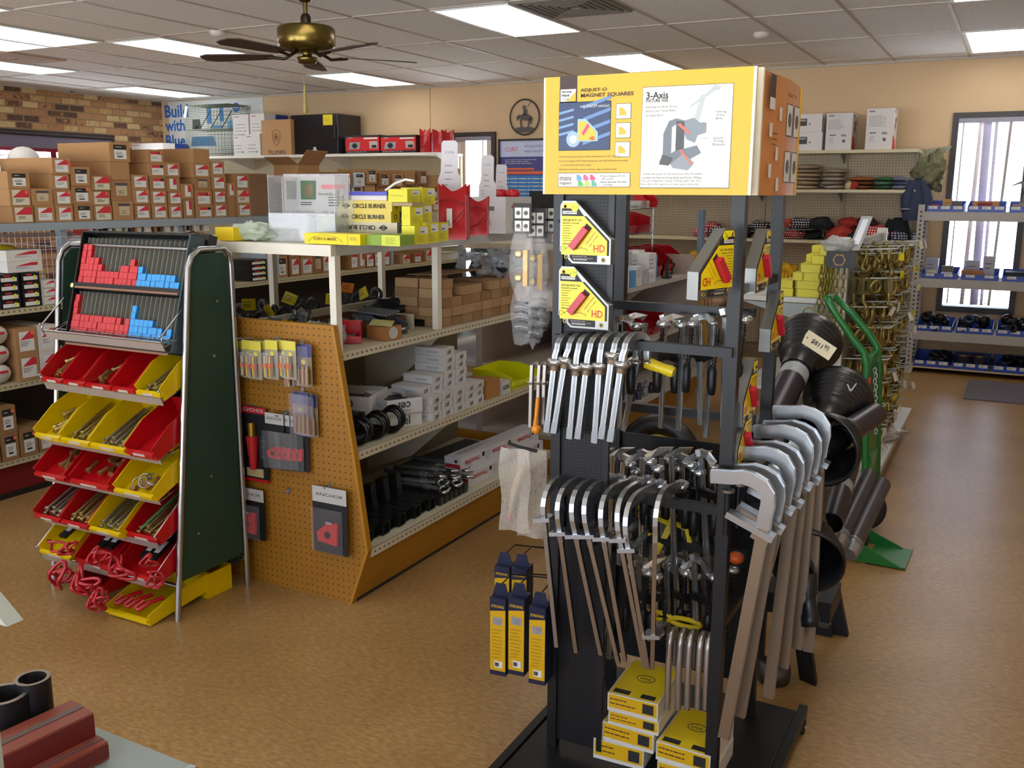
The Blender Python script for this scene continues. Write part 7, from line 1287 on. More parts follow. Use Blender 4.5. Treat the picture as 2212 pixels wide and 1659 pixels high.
for k, (p0, p1, a0, a1, rz, lab) in enumerate([(1282, 1389, 1608, 1650, .04, 'lowest yellow-and-white tool carton of the taller stack'), (1300, 1412, 1570, 1609, -.02, 'second yellow-and-white tool carton of the taller stack'), (1314, 1422, 1544, 1572, .02, 'third yellow-and-white tool carton of the taller stack'), (1312, 1420, 1512, 1549, .03, 'topmost yellow-and-white tool carton of the taller stack')]):
    o, h = visebox(p0, p1, a0, a1, yb_, .2, z, lab, rz); z += .038 if 0 else h+.0008
o, h = visebox(1418, 1538, 1661, 1700, ZP(1480, 1700, .067).y, .2, .067, 'lower yellow-and-white tool carton of the shorter stack'); visebox(1415, 1534, 1621, 1660, ZP(1480, 1700, .067).y+.002, .2, .0675+h, 'upper yellow-and-white tool carton of the shorter stack', -.03)
# ---- goods hanging outside the rack at its outer post
for k, (px, py) in enumerate([(1058, 1290), (1098, 1290), (1143, 1310), (1068, 1222), (1105, 1226)]):
    Y = -3.5 if k < 3 else -3.36; A = YP(px, py, Y); w = .046; h = YP(px, py, Y).z-YP(px, py+(165 if k < 3 else 150), Y).z; t = thing('hang_box', f"navy and yellow hanging tool box, {('front row nearest the aisle','front row middle','front row nearest the post','back row outer','back row inner')[k]}", 'box', (A.x, Y, A.z-h), R_(6), 'navy and yellow hanging boxes')
    b = MB(); NB = mat('141a3a', .4); b.bx(0, w, 0, .05, 0, h, NB); b.quad((.001, -.0006, h*.06), (w-.001, -.0006, h*.06), (w-.001, -.0006, h*.86), (.001, -.0006, h*.86), SIGNY); b.quad((.001, -.0012, h*.83), (w-.001, -.0012, h*.86), (w-.001, -.0012, h), (.001, -.0012, h), NB); b.text('*STRONG', (w*.5, -.0018, h*.9), X1, U1, w*.8, SIGNY, h=h*.035)
    b.quad((w*.2, -.0012, h*.66), (w*.8, -.0012, h*.66), (w*.8, -.0012, h*.76), (w*.2, -.0012, h*.76), mat('8f8f96', .5, 0, .4, 60)); b.lines((w*.15, -.0012, h*.6), X1, U1, w*.7, 9, h*.045, mat('9c7a10', .5), h*.012); b.quad((w*.3, -.0012, h*.1), (w*.8, -.0012, h*.1), (w*.8, -.0012, h*.19), (w*.3, -.0012, h*.19), LAB); b.lines((w*.34, -.0016, h*.17), X1, U1, w*.4, 1, .01, INK, h*.05); b.quad((-.0006, .002, h*.06), (-.0006, .048, h*.06), (-.0006, .048, h*.86), (-.0006, .002, h*.86), SIGNY); b.build('carton', t)
    b = MB(); b.slab([(0, .02, h), (w, .02, h), (w*.8, .02, h+.035), (w*.2, .02, h+.035)], (0, .002, 0), NB); b.tube([(w*.5, .02, h+.03), (w*.5, .1, h+.03), (LX-A.x+.01, .12, h+.03)], .002, SCR, 6); b.build('hang_tab', t)
for k, (px, py, y) in enumerate([(1128, 505, -3.44), (1158, 515, -3.4), (1182, 505, -3.36)]):
    A = YP(px, py, y); t = thing('hinge_pack', f'clear bag of brassy hinges with black card top, {ORD[k]} toward the rack post', 'package', A, R_(10+20*k), 'bagged hinges with black cards')
    w = .048; b = MB(); b.bx(-w/2, w/2, 0, .002, -.0, .075, INK)
    for q in range(4): x0_ = -w*.4+w*.42*(q % 2); z0_ = .006+.032*(q//2); b.bx(x0_, x0_+w*.36, -.001, -.0, z0_, z0_+.026, LAB); b.lathe([(.006, 0), (.006, .0005)], mat('4a4a48', .5), 6, (x0_+w*.18, -.001, z0_+.013), (0, -1, 0))
    b.build('header_card', t); b = MB(); blob(b, (0, .0, -.075), .1, (.33, .14, .95), clear('dcdcdc', .16, .08), .12, k, 20, 16, 3); b.build('bag', t)
    b = MB(); b.bx(.004, .016, -.006, .006, -.13, -.04, mat('a8864a', .35, .7))
    for z_ in (-.05, -.11): b.lathe([(.004, -.008), (.011, -.008), (.011, .002), (.004, .002)], BZ, 12, (-.008, 0, z_), (0, 1, 0)); b.bx(-.018, .006, -.002, .003, z_-.006, z_+.006, mat('b8955a', .35, .7))
    b.build('hinge', t)
for k, (px, py, y, h_) in enumerate([(1120, 605, -3.36, .17), (1145, 620, -3.3, .16), (1160, 600, -3.25, .15)]):
    A = YP(px+8, py, y); t = thing('hardware_pack', f'clear hanging bag of dark spring hardware, {ORD[k]} toward the rack post', 'package', A, 0, 'clear bags of spring hardware')
    b = MB(); blob(b, (0, 0, -h_/2), h_/2, (.38, .16, 1), clear('d0d4d6', .14, .08), .15, 5+k, 20, 16, 3); b.build('bag', t); b = MB()
    for q in range(7): b.tube([(-.02, 0, -.06-.013*q), (0, -.006, -.055-.013*q), (.018, 0, -.06-.013*q)], .004, STEEL if q % 2 else SCR, 6)
    b.build('springs', t)
for k, px in enumerate((1150, 1166, 1178)):
    T = YP(px, 785, -3.4); b = MB(); b.strip([(.012, .03, -.02), (.008, .01, 0), (0, 0, -.005), (-.002, 0, -.05), (-.004, 0, -.17)], .008, .01, BARM, (1, 0, 0)); b.lathe([(.01, 0), (.012, .006)], CAST, 12, (-.003, 0, -.055)); tag(b.build('mini_clamp', loc=T), f'slim steel clamp hanging outside the rack post, {ORD[k]} toward the post', 'clamp', 'slim clamps outside the post')
T = YP(1162, 860, -3.42); b = MB(); b.tube([(0, 0, 0), (-.004, 0, -.05), (-.008, 0, -.075)], .006, mat('d8861c', .35), 8); b.ball((-.004, 0, -.083), .013, mat('d8861c', .35), 12, 8); tag(b.build('orange_driver', loc=T), 'orange-handled pick hanging among slim steel clamps', 'tool')
for k, (px, py) in enumerate([(1112, 985), (1150, 985)]):
    A = YP(px, py, -3.42+.05*k); t = thing('bagged_tool', f"tall milky plastic bag with a tool, {('outer one showing a red tip','inner one against the post')[k]}", 'package', A, .1)
    b = MB(); vs = []; W2 = (.042, .04)[k]; Hh = (.23, .25)[k]
    for i in range(13):
        f = i/12
        for j in range(7): g_ = j/6-.5; vs.append((g_*2*W2*(1+.05*math.sin(f*7+k)), .006*math.sin(f*9+g_*8+k), .02-f*Hh))
    b.add(vs, [(7*i+j, 7*i+j+1, 7*i+j+8, 7*i+j+7) for i in range(12) for j in range(6)], clear('dcd7ca', .38, .25), True); b.build('bag', t)
    if k == 0:
        b = MB(); b.tube([(.02, .012, -.03), (-.005, .012, -.1), (-.018, .012, -.17)], .009, mat('b09a78', .4), 8, rad=[.013, .011, .006]); b.tube([(-.018, .012, -.17), (-.021, .012, -.185)], .006, mat('d0304a', .4), 8); b.tube([(-.021, .012, -.185), (-.024, .012, -.2)], .0055, STEEL, 8); b.build('tool', t)
b = MB(); P = YP(1120, 965, -3.4); b.tube([(-.03, 0, .006), (0, 0, 0), (.05, .01, -.008)], .0045, SCR, 8); tag(b.build('wire_peg', loc=P), 'black peg arm holding the milky plastic bags', 'hook')
# ================================================================ GONDOLA H (behind the clamp rack)
HY0, HY1 = -.95, 1.5; g_ = mat('b9b2a4', .5, 0, .06)
t = thing('gondola_unit', 'gondola unit with ochre kick board standing behind the clamp rack', 'shelving')
b = MB(); b.slab([(BX+.515, HY0, 0), (BX+.585, HY0, .2), (BX-.585, HY0, .2), (BX-.515, HY0, 0)], (0, HY1-HY0, 0), MUSTK); b.build('kick_base', t)
b = MB(); b.bx(BX-.02, BX+.02, HY0, HY1, .2, 1.1, mat('9c8c84', .7)); b.build('back_panel', t)
for z, hx in ((.228, .596), (.6, .547), (.945, .47)):
    for s in (1, -1):
        b = MB(); a0, a1 = (BX+.02, BX+hx) if s > 0 else (BX-hx, BX-.02); b.bx(a0, a1, HY0, HY1-.012, z-.026, z, g_); b.build('shelf', t)
b = MB(); b.slab([(BX+x, HY1-.012, z) for x, z in [(.62, .22), (.57, .6), (.48, 1.09), (-.48, 1.09), (-.57, .6), (-.62, .22), (-.52, 0), (.52, 0)]], (0, .012, 0), mat('b0a294', .6)); b.build('end_panel', t)
b = MB(); b.slab([(BX+.48, HY1-.02, 1.1), (BX+.505, HY1-.02, 1.1), (BX+.645, HY1-.02, .22), (BX+.62, HY1-.02, .22)], (0, .03, 0), mat('b8862c', .5)); b.build('panel_edge', t)
for y in (.5,): b = MB(); b.slab([(BX+.02, y, .915), (BX+.45, y, .915), (BX+.2, y, .72), (BX+.02, y, .66)], (0, .004, 0), g_); b.build('bracket', t)
# white small cartons, red bins with lids
def hb(px0, px1, py0, py1, x, z, d, col, lab, grp=None):
    y0, y1 = XP(px0, py1, x).y, XP(px1, py1, x).y; h = XP(px0, py0, x).z-XP(px0, py1, x).z; b = MB(); b.bx(-d, 0, 0, y1-y0, 0, h, mat(col, .5, 0, .05)); b.lines((.001, .01, h*.8), (0, 1, 0), U1, (y1-y0)*.7, 3, h*.14, mat('6f7a8a', .6), h*.03); return tag(b.build('slim_carton', loc=(x, y0, z+.001)), lab, 'box', grp)
k_ = 0
for r0, (zz, n) in enumerate([(.945, 6), (.945, 6)]):
    for i in range(n):
        px = 1333+14*i+4*r0; hb(px, px+12, 543+5*(i % 3)-8*r0+18*(1-r0), 615-4*i, BX+.455-.1*r0, zz, .08, ('dcdcdc', 'd0d4da', '3f8fc4', 'd8d8d8', 'b8bcc4', 'e0e0e0')[(i+3*r0) % 6], f'slim upright carton, {ORD[i]} along the {("front","second")[r0]} row behind the perforated panel', 'slim upright cartons')
hb(1400, 1416, 545, 608, BX+.44, .945, .1, 'e4e4e2', 'tallest slim white carton at the end of the upright rows')
for i, (px, w) in enumerate([(1412, .2), (1435, .2), (1458, .2)]):
    y = XP(px, 600, BX+.3).y; t = thing('clear_red_bin', f'translucent red bin behind the rack, {ORD[i]} from the slim cartons', 'bin', (BX+.32, y, .946), R_(90), 'translucent red bins'); b = bin_(.3, .3, .2, mat('a8141e', .2, 0, .1, 4), .5); b.build('shell', t)
b = MB(); m = mat('2c2a2c', .5); b.bx(-.03, .03, -.03, .03, 0, .02, m); b.tube([(0, 0, .02), (0, 0, .1), (.02, 0, .14)], .01, m, 8); b.lathe([(.03, 0), (.03, .02)], m, 12, (.02, 0, .03)); tag(b.build('small_vise', loc=(BX+.43, XP(1440, 600, BX+.43).y, .946)), 'small dark vise-like tool before the translucent red bins', 'vise')
# chrome basket rack with red bins on top
t = thing('wire_basket_rack', 'chrome wire rack holding red bins and clear drawers above the far gondola', 'rack', (BX-.2, .55, .95))
b = MB()
for x in (0, .36):
    for y in (0, .9): b.tube([(x, y, 0), (x, y, .52)], .006, CHROME, 6)
b.build('upright', t); b = MB()
for z in (.3, .48):
    b.tube([(0, 0, z), (.36, 0, z), (.36, .9, z), (0, .9, z)], .004, CHROME, 6, closed=True)
    for i in range(1, 10): b.tube([(0, .09*i, z), (.36, .09*i, z)], .002, CHROME, 4)
b.build('wire_shelf', t)
for i in range(3): bb = thing('hopper_bin', f'red bin in the chrome wire rack behind the magnet squares, {ORD[i]} along', 'bin', (BX+.14, .72+.29*i, 1.256), R_(90), 'red bins in the wire rack'); bin_(.27, .3, .15, mat('a8101c', .3, 0, .1, 4), .75).build('shell', bb)
for i in range(4): bb = thing('clear_drawer_box', f'clear plastic drawer box on the chrome wire rack, {ORD[i]} along', 'box', (BX+.06, .57+.2*i, 1.436), 0, 'clear drawer boxes'); b = MB(); b.bx(0, .1, 0, .19, 0, .055, clear('dfe4e2', .45, .1)); b.build('shell', bb); b = MB(); b.bx(.01, .09, .02, .17, .004, .02, STEEL); b.build('contents', bb)
bb = thing('hopper_bin', 'single red bin tipped up on top of the chrome wire rack', 'bin', (BX+.16, 1.4, 1.44), R_(60)); bin_(.12, .14, .1, RED, .6).build('shell', bb)
b = MB(); b.bx(-.02, .02, -.03, .03, 0, 1.42, mat('5c6f80', .4)); tag(b.build('blue_grey_post', loc=(1.42, 1.62, 0)), 'blue-grey steel post beside the chrome wire rack', 'post')
# lower shelves: red trays, small jars
for i in range(3): bb = thing('hopper_bin', f'red tray bin on the middle shelf behind the rack, {ORD[i]} along', 'bin', (BX+.5, -.1+.42*i, .602), R_(90), 'red tray bins on the far middle shelf'); bin_(.38, .35, .14, mat('9c1420', .25, 0, .1, 4), .6).build('shell', bb)
for i in range(14):
    r_ = i % 2; b = MB(); b.lathe([(.018, 0), (.02, .01), (.02, .045), (.012, .055), (.014, .058), (.014, .07)], mat(('2e3136', '8f9297', '4a3c5a')[i % 3], .4), 10); tag(b.build('small_jar', loc=(BX+.55-.06*r_, -.3+.06*i, .23)), f'small lidded jar on the deck behind the rack, {ORD[i]} along', 'jar', 'small jars on the far deck')
# wheel / hose reel with yellow hub behind the rack
P = YP(1425, 965, -1.1); t = thing('hose_reel', 'black round reel with yellow centre standing behind the clamp rack', 'reel', (P.x, -1.1, 0)); b = MB(); b.tube([(.17*math.cos(a*.2618), 0, .24+.17*math.sin(a*.2618)) for a in range(24)], .05, mat('15161a', .4), 10, closed=True); b.build('coil', t); b = MB(); b.lathe([(.12, -.03), (.12, .03)], mat('b8a030', .5), 20, (0, 0, .24), (0, 1, 0)); b.lathe([(.05, -.05), (.05, .05)], mat('6a5a4a', .5), 16, (0, 0, .24), (0, 1, 0)); b.bx(-.12, .12, -.05, .05, 0, .03, DARK); b.build('hub', t)
# ================================================================ HOOK DISPLAY GONDOLA I
IX, IY0, IY1 = 2.78, -.42, 1.15
t = thing('hook_gondola', 'white peg gondola densely hung with brassy clevis hooks and shackles', 'shelving'); IW = mat('cfd2cc', .45, 0, .05)
b = MB(); b.bx(IX-.02, IX+.01, IY0, IY1, .12, 1.3, dots('a8a89c', '45453c', .0254, .004, 'yz')); b.build('peg_panel', t)
for y in (IY0, IY1-.04): b = MB(); b.bx(IX-.03, IX+.03, y-.004, y+.04, 0, 1.33, IW); b.build('post', t)
b = MB(); b.bx(IX-.5, IX+.27, IY0, IY1, .12, .15, IW); b.build('deck', t); b = MB(); b.bx(IX-.48, IX+.24, IY0+.01, IY1-.01, 0, .12, mat('a9a49c', .5)); b.build('kick_base', t)
b = MB(); b.bx(IX-.5, IX-.021, IY0-.02, IY1, .985, 1.01, IW); b.slab([(IX-.5, IY0-.02, .98), (IX-.03, IY0-.02, .98), (IX-.03, IY0-.02, .87), (IX-.2, IY0-.02, .89)], (0, .006, 0), mat('9aa6a4', .45)); b.build('side_shelf', t)
b = MB(); b.bx(IX-.5, IX-.021, IY0, IY1, .5, .52, IW); b.build('side_shelf', t); b = MB(); b.bx(IX+.2, IX+.24, IY1-.03, IY1-.0, 0, .12, IW); b.build('foot', t)
# yellow cartons stepped up
CYEL = 'd6cd30'
ys = [(1668, 1712, 615, 640, 0), (1718, 1775, 615, 640, 0), (1668, 1712, 597, 614, 1), (1718, 1775, 597, 614, 1), (1712, 1733, 578, 596, 2), (1734, 1778, 570, 596, 2), (1728, 1780, 557, 570, 3), (1752, 1780, 540, 556, 4), (1770, 1800, 524, 540, 5), (1815, 1835, 506, 520, 6)]
zl = [1.0115]
for i in range(7): zl.append(zl[-1]+.043)
for i, (a, c, e0, e1, l) in enumerate(ys):
    A = YP(a, e1, IY0+.02+.05*max(0, l-3)); Bq = YP(c, e1, IY0+.02+.05*max(0, l-3)); w = Bq.x-A.x; b = MB(); b.bx(0, w, 0, .12, 0, .0415, mat(CYEL, .5, 0, .06)); b.bx(w*.02, w*.06, -.001, 0, 0, .0415, mat('8a8220', .6))
    tag(b.build('yellow_carton', loc=(A.x, IY0+.02+.05*max(0, l-3), zl[l])), f'yellow carton, {ORD[l]} level of the stepped pile on the hook gondola side shelf, {("outer","inner")[i % 2]}', 'box', 'stepped yellow cartons')
for i in range(3): b = MB(); b.bx(-.1, .1, 0, .14, 0, .0415*(i+4), mat(CYEL, .5, 0, .06)); tag(b.build('yellow_carton', loc=(IX-.14, IY0+.16+.15*i, 1.0115)), f'yellow carton standing behind the stepped pile, {ORD[i]} one back', 'box', 'rear yellow cartons')
A = YP(1782, 590, IY0-.1); t = thing('hex_logo_box', 'black box with orange hexagon emblem topping the hook gondola post', 'box', (A.x, IY0-.1, 0)); A2 = YP(1782, 545, IY0-.1).z; A1 = YP(1782, 578, IY0-.1).z; w = YP(1846, 575, IY0-.1).x-A.x
b = MB(); b.bx(0, w, 0, .09, A1, A2+.005, mat('26262a', .5)); c = (w*.46, -.001, (A1+A2)/2+.002); b.lathe([(.032, 0), (.032, .001)], mat('a8843c', .5), 6, c, (0, -1, 0)); b.lathe([(.024, 0), (.024, .0015)], mat('2a2624', .5), 16, c, (0, -1, 0)); b.quad((w+.0006, .005, A1+.005), (w+.0006, .085, A1+.005), (w+.0006, .085, A2), (w+.0006, .005, A2), mat('8a8478', .5)); b.build('carton', t)
A = YP(1835, 545, IY0-.06); b = MB(); b.slab([(0, 0, 0), (.055, 0, 0), (.105, .02, .17), (.05, .02, .17)], (0, .006, .001), mat('9ea3a0', .4)); b.slab([(.02, -.001, .03), (.052, -.001, .03), (.088, .016, .155), (.06, .016, .155)], (0, -.001, 0), mat('d8dbe2', .12, .3)); tag(b.build('slanted_mirror', loc=(A.x-.01, IY0-.05, A2+.012)), 'small grey-framed slanted glossy plate leaning above the hexagon emblem box', 'plate')
b = MB(); blob(b, (0, 0, .03), .06, (1.2, .7, .55), clear('c4c8c4', .6, .2), .35, 2); tag(b.build('plastic_wrap', loc=(A.x-.06, IY0-.05, A2+.006)), 'crumpled grey plastic wrap on the hexagon emblem box', 'plastic bag')
# hooks and hardware: build kinds, then copy
GOLD = mat('94834a', .42, .7, .35, 25); GOLD2 = mat('7c724a', .5, .6, .4, 25)
def m_hook():
    b = MB(); b.tube([(0, 0, 0), (0, 0, -.03), (.0, .02, -.05), (0, .03, -.075), (0, .012, -.098), (0, -.016, -.09), (0, -.024, -.068)], .008, GOLD, 7, rad=[.006, .008, .01, .011, .011, .009, .004]); b.tube([(0, .011*math.cos(a*.785), .011*math.sin(a*.785)+.008) for a in range(8)], .005, GOLD, 6, closed=True); return b.mesh('hook')
def m_shackle():
    b = MB(); b.tube([(0, -.026, 0), (0, -.026, -.03)]+[(0, -.028*math.cos(a*.45), -.035-.028*math.sin(a*.45)) for a in range(8)]+[(0, .026, 0)], .0075, GOLD, 7); b.tube([(0, -.036, -.002), (0, .036, -.002)], .006, GOLD2, 7); b.lathe([(.012, 0), (.012, .008)], GOLD2, 6, (0, .036, -.002), (0, 1, 0)); return b.mesh('shackle')
def m_clevis():
    b = MB(); b.bx(-.012, .012, -.02, -.008, -.04, .01, GOLD2); b.bx(-.012, .012, .008, .02, -.04, .01, GOLD2); b.bx(-.012, .012, -.02, .02, -.055, -.04, GOLD2); b.tube([(0, -.028, 0), (0, .028, 0)], .005, GOLD, 7); b.tube([(0, 0, -.055), (0, .0, -.08), (0, .02, -.1), (0, .004, -.12), (0, -.014, -.108)], .008, GOLD, 7); return b.mesh('clevis')
def m_ring():
    b = MB(); b.tube([(0, .022*math.cos(a*.524), -.024+.022*math.sin(a*.524)) for a in range(12)], .006, GOLD, 7, closed=True); return b.mesh('ring')
KM = [('grab_hook', m_hook(), 'brassy grab hook'), ('shackle', m_shackle(), 'brassy bow shackle'), ('clevis_hook', m_clevis(), 'dull gold clevis hook'), ('chain_ring', m_ring(), 'brassy round link')]
pm = MB(); pm.tube([(0, 0, 0), (.24, 0, .012), (.25, 0, .02)], .0042, mat('b9beb8', .4, .5), 6); pm = pm.mesh('prong'); tg = MB(); tg.bx(0, .001, -.014, .014, -.05, 0, mat('d2d2c8', .6)); tg = tg.mesh('tag'); tw = MB(); tw.bx(0, .0012, -.016, .016, -.04, 0, mat('e0d020', .5)); tw = tw.mesh('tagy')
lvn = ('top', 'second', 'third', 'fourth', 'fifth', 'sixth', 'seventh', 'lowest')
for li in range(8):
    z = 1.25-.135*li
    for c in range(14):
        y = IY0+.07+.112*c; r = random.Random(li*50+c); zz = z+r.uniform(-.02, .02)
        o = bpy.data.objects.new('peg_prong', pm); COL.objects.link(o); o.location = (IX+.01, y, zz); tag(o, f'zinc peg prong of the hook gondola, {lvn[li]} row, {ORD[c]} from the near post', 'hook', 'zinc peg prongs')
        kd = r.randrange(4); n = 4 if c < 8 else 3
        for q in range(n):
            if c > 8 and q == 0: continue
            nme, me, lb = KM[kd if r.random() < .8 else (kd+1) % 4]; o = bpy.data.objects.new(nme, me); COL.objects.link(o); s = r.uniform(1.0, 1.4); o.scale = (s, s, s); o.location = (IX+.06+.052*q+r.uniform(-.01, .01), y+r.uniform(-.008, .008), zz-.004); o.rotation_euler = (r.uniform(-.25, .25), r.uniform(-.15, .15), r.uniform(-.9, .9))
            tag(o, f'{lb} on the {lvn[li]} row, {ORD[c]} prong, {ORD[q]} outward', 'hook', f'hooks on the {lvn[li]} row of the hook gondola')
        if r.random() < .38: y_ = r.random() < .4; o = bpy.data.objects.new('price_tag', tw if y_ else tg); COL.objects.link(o); o.location = (IX+.262, y+.01, zz+.014); o.rotation_euler = (r.uniform(-.5, .5), r.uniform(-.3, .3), r.uniform(-.8, .3)); tag(o, f'{"yellow" if y_ else "white"} price tag at the {lvn[li]} row, {ORD[c]} prong tip', 'tag', 'price tags on the hook gondola')
# gold chain bundle and ring hanging at the near end
P0 = YP(1795, 585, IY0-.12)
for k in range(5):
    b = MB(); x = .028*(k-2)
    for q in range(13+2*(k % 2)): z = -.033*q; b.tube([((.009 if q % 2 else .002)*math.cos(a*.785)+x, (.002 if q % 2 else .009)*math.cos(a*.785), z+.02*math.sin(a*.785)) for a in range(8)], .0042, GOLD, 5, closed=True)
    tag(b.build('gold_chain', loc=(P0.x, IY0-.07-.012*(k % 2), P0.z)), f'gold-coloured chain hanging at the near end of the hook gondola, {ORD[k]} toward the post', 'chain', 'gold chains at the near end')
P = YP(1748, 678, IY0-.14); b = MB(); b.tube([(.032*math.cos(a*.393), 0, .032*math.sin(a*.393)) for a in range(16)], .004, GOLD, 6, closed=True); b.tube([(.02, 0, .026), (.05, .01, .12)], .002, GOLD2, 5); tag(b.build('gold_ring', loc=P), 'large thin gold ring hanging before the stepped yellow cartons', 'ring')
P = DP(1740, 722, 2.72)
b = MB(); b.slab([(0, 0, 0), (.012, 0, .018), (.12, 0, -.045), (.092, 0, -.095), (-.012, 0, -.035)], (0, .001, 0), mat('ded3b0', .6)); d_ = V((.85, 0, -.5)).normalized(); u_ = V((.5, 0, .85)).normalized(); b.text('*$811', (.045, -.001, -.034), d_, u_, .046, INK); b.text('*95', (.083, -.001, -.045), d_, u_, .02, INK); b.lathe([(.0035, 0), (.0035, .001)], mat('8a5a4a', .6), 10, (.008, -.001, -.012), (0, -1, 0)); b.strip([V((.073, -.0012, -.053))+d_*0, V((.073, -.0012, -.053))+d_*.02], .0008, .0012, INK, (0, 1, 0))
tag(b.build('price_tag', loc=P+V((0, 0, .0))), 'manila hang tag handwritten $811.95 above the black shaft guards', 'tag').scale = (.74, .74, .74)
# stuff on the white deck
b = MB(); b.bx(0, .12, 0, .14, 0, .075, mat('cfd2e0', .5)); tag(b.build('small_carton', loc=(IX+.1, .55, .151)), 'white carton end standing on the hook gondola deck, far part', 'box')
b = MB(); blob(b, (0, 0, .03), .09, (1.3, 1.2, .4), clear('cfc8c0', .6, .15), .4, 9, 22, 12, 3); tag(b.build('plastic_bag', loc=(IX+.2, .2, .155)), 'clear crinkled plastic bag overhanging the hook gondola deck', 'bag')
for k in range(3): b = MB(); b.lathe([(.02, 0), (.055, .004), (.055, .016), (.02, .02)], GOLD2, 16, cap=False); tag(b.build('brass_spool', loc=(IX+.13, -.08-.1*k*0, .152+.022*k)), f'coil of gold strap on the hook gondola deck, {ORD[k]} from the bottom', 'coil', 'gold strap coils')
b = MB(); b.bx(0, .1, 0, .13, 0, .04, mat('d8d4cc', .5)); b.bx(.1, .101, 0, .13, .02, .034, LRED); tag(b.build('small_carton', loc=(IX+.12, .03, .151)), 'small white carton with red stripe on the hook gondola deck', 'box')
b = MB(); b.strip([(0, 0, .05), (.06, -.02, .03), (.12, -.05, -.01)], .02, .002, mat('a8843c', .4), (0, 1, 0)); tag(b.build('gold_strap', loc=(IX+.15, -.12, .2)), 'loose gold strap end drooping over the hook gondola deck edge', 'strap')
# ================================================================ GREEN HAND TRUCK
GR = mat('0f6a28', .35, 0, .1, 4, coat=.3); HY = -1.22
t = thing('hand_truck', 'green tubular hand truck with loop handle parked before the hook gondola', 'hand truck', (3.1, -1.3, 0))
O_ = V((3.1, -1.3, 0))
def hp(px, py, y): return YP(px, py, y)-O_
b = MB(); yn, yf = -1.34, -1.1
near = [hp(1868, 1130, yn), hp(1870, 900, yn), hp(1872, 790, yn), hp(1866, 762, yn), hp(1842, 732, yn), hp(1808, 682, yn), hp(1791, 655, yn), hp(1787, 644, yn)]
farr = [hp(1793, 641, yf), hp(1806, 644, yf), hp(1840, 676, yf), hp(1878, 722, yf), hp(1894, 748, yf), hp(1898, 790, yf), hp(1896, 900, yf), hp(1893, 1100, yf)]
b.tube(near+farr, .0155, GR, 12); b.build('handle_loop', t)
b = MB()
for py in (772, 985, 1075): b.bx(*sorted((hp(1868, py, yn).x, hp(1898, py, yf).x)), yn-O_.y, yf-O_.y, hp(1868, py, yn).z-.045, hp(1868, py, yn).z, GR)
b.slab([hp(1872, 790, yn), hp(1896, 780, yf), hp(1893, 1080, yf), hp(1868, 1110, yn)], (.008, 0, 0), GR); b.build('back_plate', t)
b = MB(); b.tube([hp(1690, 838, -1.32), hp(1730, 818, -1.32), hp(1780, 808, -1.32), hp(1830, 816, -1.32), hp(1866, 835, -1.3)], .014, GR, 10); b.tube([hp(1690, 840, -1.32), hp(1740, 836, -1.25), hp(1800, 828, -1.2)], .012, GR, 10); b.tube([hp(1820, 832, -1.36), hp(1845, 850, -1.36), hp(1860, 880, -1.36), hp(1862, 905, -1.34)], .012, GR, 10); b.build('stair_guide', t)
b = MB(); b.slab([ZP(1868, 1215, .004)-O_, ZP(1955, 1231, .004)-O_, ZP(1972, 1190, .004)-O_, ZP(1890, 1178, .004)-O_], (0, 0, .006), GR)
for p0, p1, p2 in (((1878, 1180), (1945, 1227), (1876, 1155)), ((1890, 1105), (1952, 1185), (1888, 1090))):
    A = ZP(*p1, .012)-O_; Bq = ZP(*p0, .012)-O_; b.slab([A, V((Bq.x-.03, A.y+.0, .01)), V((Bq.x-.05, A.y+.0, .09)), V((Bq.x-.03, A.y, .1))], (0, .006, 0), GR)
b.build('toe_plate', t)
for y, x in ((-1.45, 3.03), (-1.02, 3.05)): 
    b = MB(); b.lathe([(.03, -.025), (.085, -.028), (.1, -.018), (.1, .018), (.085, .028), (.03, .025)], mat('17171a', .7), 24, (x-3.1, y+1.3, .101), (0, 1, 0)); c = b.build('wheel', t); b = MB(); b.lathe([(.045, -.03), (.045, .03)], mat('8e1420', .4), 16, (x-3.1, y+1.3, .101), (0, 1, 0)); b.build('hub', c)
b = MB(); b.tube([(3.03-3.1, -.2, .101), (3.05-3.1, .3, .101)], .01, STEEL, 8); b.build('axle', t)
b = MB()
for q in range(12): p_ = hp(1890+2*(q % 2), 800+12*q, -1.36); b.tube([p_+V((.006*math.cos(a*.785), 0, .012*math.sin(a*.785))) for a in range(8)], .0022, ZINC, 5, closed=True)
o_ = b.build('security_chain', t)
for q in range(3): b = MB(); p_ = hp(1878-4*q, 830+40*q, -1.37); b.bx(p_.x-.004, p_.x+.004, p_.y, p_.y+.006, p_.z-.03, p_.z+.03, RED); b.build('red_strap', t)
